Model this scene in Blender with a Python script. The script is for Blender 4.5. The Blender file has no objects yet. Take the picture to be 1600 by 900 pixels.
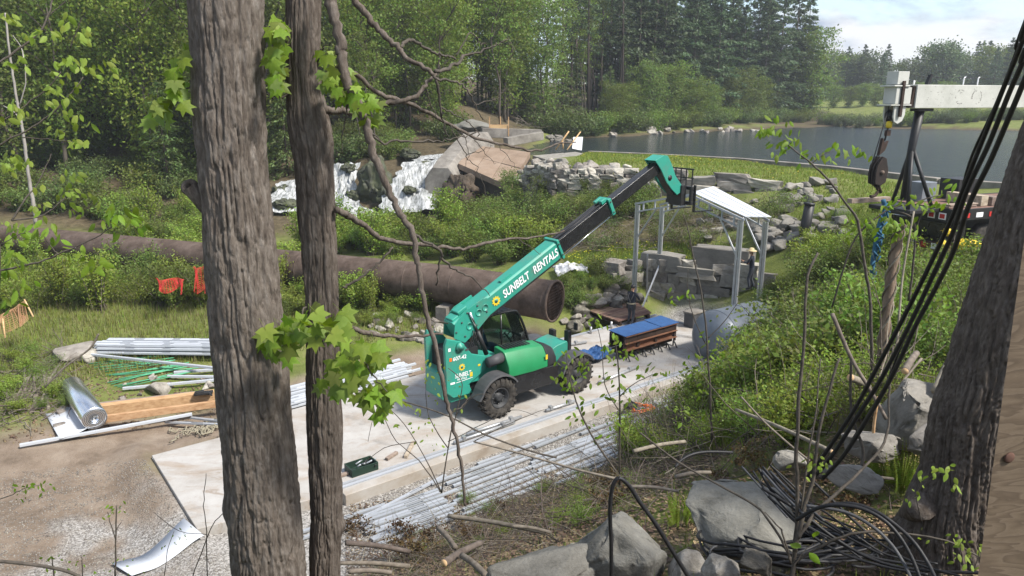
import bpy, bmesh, math, random
import numpy as np
from mathutils import Vector, Matrix
random.seed(7); RNG = np.random.default_rng(7)
sc = bpy.context.scene
COL = sc.collection
PI = math.pi

# ------------------------------------------------------------------ camera, sky, sun, exposure
FPX = 1142.0; PITCH = math.radians(14.5); CZ = 9.5
cam = bpy.data.cameras.new('camera'); cam.sensor_width = 36; cam.lens = 36*FPX/1600
cam.clip_start = 0.05; cam.clip_end = 3000
camo = bpy.data.objects.new('camera', cam); COL.objects.link(camo)
camo.location = (0, 0, CZ); camo.rotation_euler = (PI/2-PITCH, 0, 0)
sc.camera = camo
SUN_EL = math.radians(50); SUN_AZ = math.radians(118)      # azimuth from +Y towards +X
w = bpy.data.worlds.new('World'); sc.world = w; w.use_nodes = True
nt = w.node_tree; nt.nodes.clear()
def N(tree, typ, **kw):
    n = tree.nodes.new(typ)
    for k, v in kw.items():
        if k == 'inp':
            for a, b in v.items(): n.inputs[a].default_value = b
        else: setattr(n, k, v)
    return n
def ramp(tree, stops, interp='LINEAR'):
    r = tree.nodes.new('ShaderNodeValToRGB'); cr = r.color_ramp; cr.interpolation = interp
    while len(cr.elements) < len(stops): cr.elements.new(0.5)
    for e, (p, c) in zip(cr.elements, stops):
        e.position = p; e.color = (*c, 1) if len(c) == 3 else c
    return r
sky = N(nt, 'ShaderNodeTexSky', sky_type='NISHITA', sun_disc=False, sun_elevation=SUN_EL, sun_rotation=SUN_AZ, air_density=1.0, dust_density=1.5)
tc = N(nt, 'ShaderNodeTexCoord')
mp = N(nt, 'ShaderNodeMapping'); mp.inputs['Scale'].default_value = (1, 1, 3.2)
no = N(nt, 'ShaderNodeTexNoise', inp={'Scale': 3.4, 'Detail': 9, 'Roughness': 0.58, 'Distortion': 0.25})
rp = ramp(nt, [(0.45, (0, 0, 0)), (0.55, (1, 1, 1))])
no2 = N(nt, 'ShaderNodeTexNoise', inp={'Scale': 5.5, 'Detail': 7, 'Roughness': 0.6})
rp2 = ramp(nt, [(0.42, (1.75, 2.1, 2.75)), (0.57, (4.0, 4.0, 4.05))])
mx = N(nt, 'ShaderNodeMix', data_type='RGBA')
bg = N(nt, 'ShaderNodeBackground', inp={'Strength': 0.1})
out = N(nt, 'ShaderNodeOutputWorld')
L = nt.links.new
L(tc.outputs['Generated'], mp.inputs['Vector']); L(mp.outputs[0], no.inputs['Vector']); L(mp.outputs[0], no2.inputs['Vector'])
L(no.outputs[0], rp.inputs[0]); L(no2.outputs[0], rp2.inputs[0])
L(rp.outputs[0], mx.inputs[0]); L(sky.outputs[0], mx.inputs[6]); L(rp2.outputs[0], mx.inputs[7])
L(mx.outputs[2], bg.inputs[0]); L(bg.outputs[0], out.inputs[0])
sl = bpy.data.lights.new('sun', 'SUN'); sl.energy = 2.8; sl.angle = math.radians(8); sl.color = (1, 0.95, 0.87)
so = bpy.data.objects.new('sun', sl); COL.objects.link(so)
sd = Vector((math.sin(SUN_AZ)*math.cos(SUN_EL), math.cos(SUN_AZ)*math.cos(SUN_EL), math.sin(SUN_EL)))
so.rotation_euler = sd.to_track_quat('Z', 'Y').to_euler(); so.location = sd*100
sc.view_settings.view_transform = 'Standard'; sc.view_settings.look = 'None'
sc.view_settings.exposure = 1.4; sc.view_settings.gamma = 1
sc.render.engine = 'CYCLES'
cy = sc.cycles
cy.max_bounces = 8; cy.diffuse_bounces = 5; cy.glossy_bounces = 3; cy.transmission_bounces = 4; cy.transparent_max_bounces = 6
cy.caustics_reflective = False; cy.caustics_refractive = False; cy.use_denoising = True

# ------------------------------------------------------------------ measuring helpers (pixels of the 1600x900 photograph)
CP, SP = math.cos(PITCH), math.sin(PITCH)
def ray(px, py):
    a = (px-800)/FPX; b = (450-py)/FPX
    return (a, CP+b*SP, -SP+b*CP)
def wp(px, py, Y):
    r = ray(px, py); t = Y/r[1]; return Vector((r[0]*t, Y, CZ+r[2]*t))
def gp(px, py, z):
    r = ray(px, py); t = (z-CZ)/r[2]; return Vector((r[0]*t, r[1]*t, z))
UA = math.radians(37.5); UO = (-4.18, 16.51); CU, SU = math.cos(UA), math.sin(UA)
def uv(u, v, z=0.0): return Vector((UO[0]+u*CU-v*SU, UO[1]+u*SU+v*CU, z))

# ------------------------------------------------------------------ numpy noise
def _h(ix, iy, iz):
    h = (ix*374761393 + iy*668265263 + iz*1274126177) & 0x7fffffff
    h = ((h ^ (h >> 13))*1274126177) & 0x7fffffff
    return ((h ^ (h >> 16)) & 0xffff)/65535.0
def vnoise(x, y, z):
    x = np.asarray(x, float); y = np.asarray(y, float); z = np.asarray(z, float)
    x, y, z = np.broadcast_arrays(x, y, z)
    fx, fy, fz = np.floor(x), np.floor(y), np.floor(z)
    ix, iy, iz = fx.astype(np.int64), fy.astype(np.int64), fz.astype(np.int64)
    tx, ty, tz = x-fx, y-fy, z-fz
    tx = tx*tx*(3-2*tx); ty = ty*ty*(3-2*ty); tz = tz*tz*(3-2*tz)
    r = 0
    for dx in (0, 1):
        for dy in (0, 1):
            for dz in (0, 1):
                r = r + _h(ix+dx, iy+dy, iz+dz)*(tx if dx else 1-tx)*(ty if dy else 1-ty)*(tz if dz else 1-tz)
    return r
def fbm(x, y, z, o=4):
    r = 0; a = 0.5; s = 1
    for k in range(o):
        r = r + a*(vnoise(x*s+k*17.3, y*s+k*5.1, z*s+k*9.7)-0.5); a *= 0.5; s *= 2.03
    return r
def sstep(a, b, x):
    t = np.clip((x-a)/(b-a), 0, 1); return t*t*(3-2*t)

# ------------------------------------------------------------------ object helpers
def tag(o, label=None, cat=None, group=None, kind=None):
    if label: o['label'] = label
    if cat: o['category'] = cat
    if group: o['group'] = group
    if kind: o['kind'] = kind
    return o
def empty(name, loc, label, cat, group=None, rz=0):
    o = bpy.data.objects.new(name, None); COL.objects.link(o); o.empty_display_size = .2
    o.location = loc; o.rotation_euler = (0, 0, rz)
    return tag(o, label, cat, group)
def mesh_np(name, v, f, mat, smooth=False):
    v = np.asarray(v, np.float32); f = np.asarray(f, np.int32)
    me = bpy.data.meshes.new(name); k = f.shape[1]
    me.vertices.add(len(v)); me.vertices.foreach_set('co', v.ravel())
    me.loops.add(f.size); me.loops.foreach_set('vertex_index', f.ravel())
    me.polygons.add(len(f)); me.polygons.foreach_set('loop_start', np.arange(0, f.size, k, dtype=np.int32))
    me.polygons.foreach_set('loop_total', np.full(len(f), k, np.int32))
    if smooth: me.polygons.foreach_set('use_smooth', np.ones(len(f), bool))
    me.update(calc_edges=True)
    for m in (mat if isinstance(mat, (list, tuple)) else [mat]): me.materials.append(m)
    return me
def put(name, me, parent=None, loc=None, rot=None, scale=None):
    o = bpy.data.objects.new(name, me); COL.objects.link(o)
    if parent: o.parent = parent
    if loc is not None: o.location = loc
    if rot is not None: o.rotation_euler = rot
    if scale is not None: o.scale = scale if hasattr(scale, '__len__') else (scale,)*3
    return o
class MB:
    """collects shapes given in world (or local) coordinates into one mesh"""
    def __init__(s): s.v = []; s.f = []; s.sm = []
    def add(s, vs, fs, smooth=False):
        b = len(s.v); s.v += [tuple(p) for p in vs]
        s.f += [tuple(i+b for i in f) for f in fs]; s.sm += [smooth]*len(fs); return s
    def box(s, c, d, M=None):
        hx, hy, hz = d[0]/2, d[1]/2, d[2]/2
        p = [Vector((x, y, z)) for x in (-hx, hx) for y in (-hy, hy) for z in (-hz, hz)]
        if M is not None: p = [M @ q for q in p]
        c = Vector(c)
        return s.add([q+c for q in p], [(0,1,3,2),(4,6,7,5),(0,4,5,1),(2,3,7,6),(0,2,6,4),(1,5,7,3)])
    def beam(s, a, b, w, h, up=(0, 0, 1)):
        a, b = Vector(a), Vector(b); d = (b-a).normalized(); side = d.cross(Vector(up))
        if side.length < 1e-4: side = d.cross(Vector((0, 1, 0)))
        side.normalize(); u = side.cross(d)
        p = [q+side*(w/2*sx)+u*(h/2*sz) for q in (a, b) for sx in (-1, 1) for sz in (-1, 1)]
        return s.add(p, [(0,1,3,2),(4,6,7,5),(0,4,5,1),(2,3,7,6),(0,2,6,4),(1,5,7,3)])
    def prism(s, pts, off):
        off = Vector(off); n = len(pts); p = [Vector(q) for q in pts]
        return s.add(p+[q+off for q in p], [tuple(range(n-1, -1, -1)), tuple(range(n, 2*n))]+[(i, (i+1) % n, n+(i+1) % n, n+i) for i in range(n)])
    def tube(s, path, r, n=8, caps=True, smooth=True):
        P = [Vector(p) for p in path]; m = len(P)
        R = r if hasattr(r, '__len__') else [r]*m
        vs = []; ref = None
        for i in range(m):
            t = (P[min(i+1, m-1)]-P[max(i-1, 0)]); t = t.normalized() if t.length > 1e-9 else Vector((0, 0, 1))
            if ref is None: ref = Vector((0, 0, 1)) if abs(t.z) < .9 else Vector((1, 0, 0))
            a = t.cross(ref); a = a.normalized() if a.length > 1e-6 else t.orthogonal().normalized(); b = t.cross(a); ref = -b if False else ref
            for k in range(n):
                an = 2*PI*k/n; vs.append(P[i]+(a*math.cos(an)+b*math.sin(an))*R[i])
        fs = [(i*n+k, i*n+(k+1) % n, (i+1)*n+(k+1) % n, (i+1)*n+k) for i in range(m-1) for k in range(n)]
        if caps: fs += [tuple(range(n-1, -1, -1)), tuple(range((m-1)*n, m*n))]
        return s.add(vs, fs, smooth)
    def lathe(s, c, axis, prof, n=24, smooth=True, caps=True):
        c = Vector(c); ax = Vector(axis).normalized(); a = ax.orthogonal().normalized(); b = ax.cross(a); vs = []
        for r, h in prof:
            for k in range(n):
                an = 2*PI*k/n; vs.append(c+ax*h+(a*math.cos(an)+b*math.sin(an))*r)
        m = len(prof)
        fs = [(i*n+k, i*n+(k+1) % n, (i+1)*n+(k+1) % n, (i+1)*n+k) for i in range(m-1) for k in range(n)]
        if caps: fs += [tuple(range(n-1, -1, -1)), tuple(range((m-1)*n, m*n))]
        return s.add(vs, fs, smooth)
    def mesh(s, name, mat, off=(0, 0, 0)):
        me = bpy.data.meshes.new(name); o = Vector(off)
        me.from_pydata([tuple(Vector(p)-o) for p in s.v], [], s.f); me.update()
        me.polygons.foreach_set('use_smooth', s.sm)
        for m in (mat if isinstance(mat, (list, tuple)) else [mat]): me.materials.append(m)
        bm = bmesh.new(); bm.from_mesh(me); bmesh.ops.recalc_face_normals(bm, faces=bm.faces); bm.to_mesh(me); bm.free()
        return me
    def build(s, name, mat, parent=None, bevel=0, base=None):
        off = Vector((0, 0, 0)); p = parent
        while p is not None: off += p.location; p = p.parent
        loc = None
        if parent is None and base is not None: off = Vector(base); loc = base
        o = put(name, s.mesh(name, mat, off), parent, loc)
        if bevel:
            b = o.modifiers.new('bevel', 'BEVEL'); b.width = bevel; b.segments = 2; b.limit_method = 'ANGLE'; b.angle_limit = math.radians(40)
            o.data.polygons.foreach_set('use_smooth', [True]*len(o.data.polygons))
            wn = o.modifiers.new('wn', 'WEIGHTED_NORMAL')
        return o
def smoothpath(P, k=6):
    P = [Vector(p) for p in P]; out = []
    for i in range(len(P)-1):
        p0 = P[max(i-1, 0)]; p1 = P[i]; p2 = P[i+1]; p3 = P[min(i+2, len(P)-1)]
        for j in range(k):
            t = j/k
            out.append(0.5*((2*p1)+(p2-p0)*t+(2*p0-5*p1+4*p2-p3)*t*t+(3*p1-p0-3*p2+p3)*t**3))
    out.append(P[-1]); return out
def lerp_r(r0, r1, n, p=1.0): return [r0+(r1-r0)*(i/(n-1))**p for i in range(n)]

# ------------------------------------------------------------------ materials
def nmat(name, cols, scale=4, rough=.8, bump=.3, bscale=None, detail=8, metal=0, spec=.3, rnd=0.0, stretch=(1, 1, 1), coord='Object', island=0.0, trans=0.0, bdist=.02, nrough=.6, coat=0):
    m = bpy.data.materials.new(name); m.use_nodes = True; t = m.node_tree; p = t.nodes['Principled BSDF']; l = t.links.new
    c = N(t, 'ShaderNodeTexCoord'); mpn = N(t, 'ShaderNodeMapping'); mpn.inputs['Scale'].default_value = stretch
    l(c.outputs[coord] if coord != 'World' else N(t, 'ShaderNodeNewGeometry').outputs['Position'], mpn.inputs['Vector'])
    n = N(t, 'ShaderNodeTexNoise', inp={'Scale': scale, 'Detail': detail, 'Roughness': nrough}); l(mpn.outputs[0], n.inputs['Vector'])
    k = len(cols); r = ramp(t, [(0.3+0.4*i/max(k-1, 1), q) for i, q in enumerate(cols)]); l(n.outputs[0], r.inputs[0])
    col = r.outputs[0]
    def vary(sock, amt, col):
        mr = N(t, 'ShaderNodeMapRange', inp={'To Min': 1-amt, 'To Max': 1+amt}); l(sock, mr.inputs['Value'])
        hs = N(t, 'ShaderNodeHueSaturation'); l(mr.outputs[0], hs.inputs['Value']); l(col, hs.inputs['Color'])
        mr2 = N(t, 'ShaderNodeMapRange', inp={'To Min': .5-amt*.07, 'To Max': .5+amt*.07}); l(sock, mr2.inputs['Value']); l(mr2.outputs[0], hs.inputs['Hue'])
        return hs.outputs[0]
    if rnd: col = vary(N(t, 'ShaderNodeObjectInfo').outputs['Random'], rnd, col)
    if island: col = vary(N(t, 'ShaderNodeNewGeometry').outputs['Random Per Island'], island, col)
    l(col, p.inputs['Base Color'])
    p.inputs['Roughness'].default_value = rough; p.inputs['Metallic'].default_value = metal; p.inputs['Specular IOR Level'].default_value = spec
    if coat: p.inputs['Coat Weight'].default_value = coat; p.inputs['Coat Roughness'].default_value = .15
    if bump:
        n2 = N(t, 'ShaderNodeTexNoise', inp={'Scale': bscale or scale*4, 'Detail': 6, 'Roughness': .65}); l(mpn.outputs[0], n2.inputs['Vector'])
        b = N(t, 'ShaderNodeBump', inp={'Strength': bump, 'Distance': bdist}); l(n2.outputs[0], b.inputs['Height']); l(b.outputs[0], p.inputs['Normal'])
    if trans:
        tr = N(t, 'ShaderNodeBsdfTranslucent'); mxs = N(t, 'ShaderNodeMixShader', inp={0: trans}); o = t.nodes['Material Output']
        g = N(t, 'ShaderNodeHueSaturation', inp={'Value': 1.25, 'Saturation': 1.08}); l(col, g.inputs['Color']); l(g.outputs[0], tr.inputs['Color'])
        l(p.outputs[0], mxs.inputs[1]); l(tr.outputs[0], mxs.inputs[2]); l(mxs.outputs[0], o.inputs['Surface'])
    return m
M = {}
def leafm(k, cols, **kw): M[k] = nmat(k, cols, scale=kw.pop('scale', .8), rough=.55, bump=0, spec=.25, trans=kw.pop('trans', .42), rnd=kw.pop('rnd', .25), island=kw.pop('island', .35), **kw)
leafm('leaf_spring', [(.12, .175, .03), (.18, .235, .05)])
leafm('leaf_bright', [(.17, .235, .035), (.24, .29, .055)], rnd=.2)
leafm('leaf_mid', [(.10, .14, .03), (.155, .195, .048)])
leafm('leaf_pine', [(.055, .09, .042), (.09, .125, .055)], trans=.3)
leafm('leaf_hemlock', [(.08, .115, .034), (.12, .155, .046)], trans=.34)
leafm('leaf_far', [(.085, .12, .055), (.12, .15, .065)], trans=.3)
leafm('leaf_maple', [(.12, .20, .02), (.18, .26, .03)], rnd=.2, island=.1, trans=.45, scale=6)
leafm('leaf_dead', [(.07, .045, .02), (.12, .075, .03)], trans=.15)
leafm('grass_green', [(.14, .19, .032), (.22, .245, .05)], trans=.3, island=.4)
leafm('grass_dry', [(.24, .21, .11), (.18, .19, .065)], trans=.3, island=.4)
leafm('flower_yellow', [(.55, .43, .02), (.45, .42, .03)], trans=.2, island=.15)
leafm('litter', [(.11, .075, .045), (.20, .14, .09)], trans=.1, island=.5)
M['bark'] = nmat('bark', [(.062, .05, .041), (.13, .11, .093), (.21, .188, .167)], scale=26, stretch=(1, 1, .3), rough=.95, bump=1.0, bscale=75, spec=.1, bdist=.012, detail=12, nrough=.72)
M['bark_dark'] = nmat('bark_dark', [(.048, .038, .031), (.105, .087, .073), (.175, .153, .134)], detail=12, nrough=.72, scale=26, stretch=(1, 1, .3), rough=.95, bump=.9, bscale=60, spec=.1, bdist=.01)
M['bark_far'] = nmat('bark_far', [(.05, .04, .033), (.12, .10, .085)], scale=2, stretch=(1, 1, .3), rough=.95, bump=0, spec=.1, rnd=.3)
M['birch'] = nmat('birch', [(.2, .18, .16), (.35, .33, .3)], scale=6, rough=.9, bump=0)
M['twig'] = nmat('twig', [(.07, .055, .045), (.15, .125, .105)], scale=14, rough=.9, bump=.3, rnd=.3, island=.35)
M['twig_pale'] = nmat('twig_pale', [(.11, .093, .074), (.23, .198, .16)], scale=14, rough=.9, bump=.2, rnd=.3, island=.35)
M['stem_dark'] = nmat('stem_dark', [(.04, .035, .028), (.10, .085, .07)], scale=18, rough=.85, bump=.3)
M['cutwood'] = nmat('cutwood', [(.45, .29, .15), (.6, .42, .24)], scale=8, rough=.85, bump=.1)
M['stone'] = nmat('stone', [(.15, .135, .115), (.26, .24, .21), (.36, .335, .30)], scale=3.2, rough=.95, bump=.6, bscale=22, rnd=.35, spec=.15, bdist=.03)
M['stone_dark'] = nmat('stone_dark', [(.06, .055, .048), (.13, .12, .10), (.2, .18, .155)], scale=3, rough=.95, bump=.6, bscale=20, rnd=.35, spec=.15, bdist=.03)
M['wet_rock'] = nmat('wet_rock', [(.016, .016, .013), (.04, .042, .03), (.065, .075, .035), (.11, .10, .085)], scale=2.2, rough=.6, bump=.8, bscale=14, spec=.35, bdist=.05, detail=12, nrough=.75)
M['granite'] = nmat('granite', [(.10, .094, .082), (.19, .178, .157), (.26, .245, .22)], detail=12, nrough=.75, scale=2.2, rough=.92, bump=.5, bscale=30, rnd=.15, spec=.2, bdist=.02)
M['boulder'] = nmat('boulder', [(.055, .053, .045), (.14, .135, .118), (.18, .175, .155), (.27, .262, .232)], detail=12, nrough=.75, scale=2.5, rough=.9, bump=.7, bscale=26, rnd=.12, spec=.2, bdist=.025)
M['concrete'] = nmat('concrete', [(.20, .155, .115), (.30, .265, .225), (.355, .335, .31), (.41, .40, .38)], nrough=.68, stretch=(1, .6, 1), scale=.7, rough=.9, bump=.25, bscale=12, spec=.2, detail=10, bdist=.01)
M['concrete_old'] = nmat('concrete_old', [(.08, .072, .062), (.19, .175, .155), (.29, .27, .24)], detail=12, nrough=.75, scale=.9, rough=.95, bump=.5, bscale=9, spec=.15)
M['concrete_brown'] = nmat('concrete_brown', [(.17, .125, .09), (.235, .175, .13), (.28, .22, .17)], scale=.7, rough=.95, bump=.4, bscale=10, spec=.1, stretch=(1, 1, 1))
M['rust'] = nmat('rust', [(.032, .021, .016), (.068, .048, .037), (.105, .077, .062), (.135, .104, .086)], nrough=.75, detail=12, scale=1.6, rough=.75, bump=.25, bscale=14, spec=.25)
M['rust_dark'] = nmat('rust_dark', [(.022, .014, .011), (.052, .031, .022)], scale=3, rough=.8, bump=.3)
M['rust_beam'] = nmat('rust_beam', [(.08, .035, .02), (.17, .08, .045), (.24, .12, .07)], scale=1.5, rough=.75, bump=.2, stretch=(1, 1, 3))
M['galv'] = nmat('galv', [(.31, .33, .355), (.37, .39, .42)], scale=1, rough=.45, bump=0, metal=.25, spec=.5, rnd=.12, island=.06)
M['galv_post'] = nmat('galv_post', [(.36, .37, .38), (.47, .48, .49)], scale=5, rough=.45, bump=.05, metal=.6, spec=.5, rnd=.1)
M['white_steel'] = nmat('white_steel', [(.40, .425, .46), (.45, .475, .51)], scale=1, rough=.5, bump=0, spec=.4, rnd=.08)
M['silver'] = nmat('silver', [(.72, .74, .77), (.82, .83, .85)], scale=5, rough=.22, bump=.08, metal=.95, bscale=9)
M['wood'] = nmat('wood', [(.30, .17, .08), (.44, .28, .145), (.52, .35, .20)], scale=2.2, stretch=(1, 6, 6), rough=.8, bump=.15, rnd=.15)
M['wood_grey'] = nmat('wood_grey', [(.17, .13, .1), (.27, .215, .17), (.35, .29, .235)], scale=2.5, stretch=(1, 5, 5), rough=.9, bump=.2, rnd=.3)
M['wood_brown'] = nmat('wood_brown', [(.14, .085, .06), (.22, .14, .10), (.27, .18, .135)], scale=2.5, stretch=(1, 5, 5), rough=.9, bump=.2, rnd=.25)
M['rebar'] = nmat('rebar', [(.06, .27, .14), (.10, .36, .2)], scale=10, rough=.5, bump=.1, rnd=.2)
M['teal'] = nmat('teal', [(.085, .19, .145), (.026, .25, .185), (.028, .275, .205)], scale=1.1, rough=.42, bump=.06, spec=.45, nrough=.7)
M['green_hood'] = nmat('green_hood', [(.012, .17, .06), (.016, .21, .08)], scale=1.6, rough=.36, bump=.02, spec=.5)
M['black'] = nmat('black', [(.011, .011, .012), (.022, .022, .023)], scale=5, rough=.5, bump=.05, spec=.4)
M['black_gloss'] = nmat('black_gloss', [(.010, .010, .011), (.02, .02, .021)], scale=3, rough=.25, bump=.02, spec=.5)
M['plastic_grey'] = nmat('plastic_grey', [(.045, .046, .05), (.075, .076, .08)], scale=4, rough=.55, bump=.05, rnd=.1)
M['rubber'] = nmat('rubber', [(.018, .017, .016), (.045, .041, .037), (.085, .078, .068)], scale=7, rough=.9, bump=.3, spec=.2)
M['rim'] = nmat('rim', [(.02, .021, .023), (.05, .052, .056)], scale=5, rough=.6, bump=.1)
M['chrome'] = nmat('chrome', [(.6, .6, .6), (.7, .7, .7)], rough=.15, bump=0, metal=1)
M['white_paint'] = nmat('white_paint', [(.74, .75, .76), (.8, .8, .81)], rough=.5, bump=0)
M['yellow'] = nmat('yellow', [(.60, .42, .02), (.70, .52, .04)], rough=.5, bump=.1, scale=6)
M['orange'] = nmat('orange', [(.72, .12, .01), (.8, .18, .02)], rough=.4, bump=0)
M['red_net'] = nmat('red_net', [(.42, .025, .02), (.5, .04, .035)], rough=.6, bump=0)
M['orange_net'] = nmat('orange_net', [(.30, .16, .08), (.38, .22, .12)], rough=.6, bump=0)
M['blue_tarp'] = nmat('blue_tarp', [(.02, .06, .16), (.03, .09, .23)], rough=.45, bump=.3, scale=5)
M['blue_rope'] = nmat('blue_rope', [(.015, .06, .12), (.03, .12, .19)], rough=.8, bump=.3, scale=12)
M['cable'] = nmat('cable', [(.009, .009, .010), (.02, .02, .022)], scale=12, rough=.5, bump=.15, spec=.3)
M['crane_paint'] = nmat('crane_paint', [(.36, .365, .33), (.45, .455, .42), (.52, .52, .485)], scale=1.3, rough=.55, bump=.08, detail=12, nrough=.75)
M['tank'] = nmat('tank', [(.13, .15, .17), (.19, .21, .235), (.27, .29, .31)], scale=1.2, rough=.45, bump=.08, metal=.3)
M['plastic_sheet'] = nmat('plastic_sheet', [(.05, .05, .055), (.45, .46, .48), (.68, .69, .71)], scale=2.2, rough=.4, bump=.3)
M['skin'] = nmat('skin', [(.36, .2, .13), (.42, .25, .17)], rough=.6, bump=0)
M['denim'] = nmat('denim', [(.03, .035, .045), (.055, .06, .075)], rough=.9, bump=.2, scale=8)
M['navy'] = nmat('navy', [(.010, .013, .022), (.022, .027, .042)], rough=.9, bump=.2, scale=8)
M['straw'] = nmat('straw', [(.45, .36, .2), (.55, .45, .27)], rough=.9, bump=.3, scale=20)
M['ply'] = nmat('ply', [(.15, .10, .062), (.215, .152, .098), (.255, .19, .13)], scale=1.4, stretch=(2.2, 2.2, 9), rough=.85, bump=.12, detail=3)
M['earth'] = nmat('earth', [(.03, .024, .018), (.07, .054, .04), (.12, .09, .068)], scale=3, rough=.95, bump=.8, bscale=12, bdist=.05, detail=12, nrough=.75)
M['brownred'] = nmat('brownred', [(.07, .035, .025), (.12, .065, .045)], rough=.85, bump=.2)
M['foam'] = nmat('foam', [(.03, .032, .026), (.10, .105, .095), (.30, .31, .31), (.52, .53, .54), (.60, .61, .62)], scale=2.4, stretch=(3.0, .7, .42), rough=.8, bump=.15, bscale=9, bdist=.06, nrough=.8, detail=12, spec=.15)
M['chips'] = nmat('chips', [(.42, .29, .16), (.55, .40, .24)], rough=.9, bump=0, island=.3)
M['gravel'] = nmat('gravel', [(.15, .135, .118), (.23, .212, .19)], rough=.9, bump=.2, island=.45)
M['webbing'] = nmat('webbing', [(.20, .18, .13), (.3, .27, .2)], rough=.9, bump=.2)
def padm():
    m = nmat('concrete_pad', [(.27, .25, .225), (.345, .33, .31), (.40, .39, .375)], scale=.9, rough=.9, bump=.25, bscale=14, spec=.2, detail=12, bdist=.01, nrough=.7)
    t = m.node_tree; l = t.links.new; p = t.nodes['Principled BSDF']; col = p.inputs['Base Color'].links[0].from_socket
    pos = N(t, 'ShaderNodeNewGeometry').outputs['Position']
    def layer(col, rot, scl, scale, lo, hi, c, dist=.4):
        mp_ = N(t, 'ShaderNodeMapping'); mp_.inputs['Rotation'].default_value = (0, 0, rot); mp_.inputs['Scale'].default_value = scl; l(pos, mp_.inputs[0])
        n = N(t, 'ShaderNodeTexNoise', inp={'Scale': scale, 'Detail': 9, 'Roughness': .7, 'Distortion': dist}); l(mp_.outputs[0], n.inputs['Vector'])
        r = ramp(t, [(lo, (0, 0, 0)), (hi, (1, 1, 1))]); l(n.outputs[0], r.inputs[0]); x = N(t, 'ShaderNodeMix', data_type='RGBA'); l(r.outputs[0], x.inputs[0]); l(col, x.inputs[6]); x.inputs[7].default_value = (*c, 1); return x.outputs[2]
    col = layer(col, -UA, (.55, .9, 1), .7, .50, .74, (.265, .21, .158), 1.5); col = layer(col, -UA+.25, (.4, 1.5, 1), 1.6, .58, .74, (.21, .165, .125), 1.2); col = layer(col, 0, (1, 1, 1), .55, .56, .74, (.19, .178, .165), 1.2); col = layer(col, 0, (1, 1, 1), 9, .62, .72, (.17, .14, .11), 0)
    l(col, p.inputs['Base Color']); return m
M['pad'] = padm()
def glassm():
    m = bpy.data.materials.new('cab_glass'); m.use_nodes = True; t = m.node_tree; p = t.nodes['Principled BSDF']
    p.inputs['Base Color'].default_value = (.82, .92, .9, 1); p.inputs['Roughness'].default_value = .03
    tr = N(t, 'ShaderNodeBsdfTransparent', inp={0: (.72, .82, .8, 1)}); gl = N(t, 'ShaderNodeBsdfGlossy', inp={'Roughness': .03})
    fr = N(t, 'ShaderNodeFresnel', inp={0: 1.5}); mxs = N(t, 'ShaderNodeMixShader')
    t.links.new(fr.outputs[0], mxs.inputs[0]); t.links.new(tr.outputs[0], mxs.inputs[1]); t.links.new(gl.outputs[0], mxs.inputs[2])
    t.links.new(mxs.outputs[0], t.nodes['Material Output'].inputs['Surface']); return m
M['glass'] = glassm()
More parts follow.
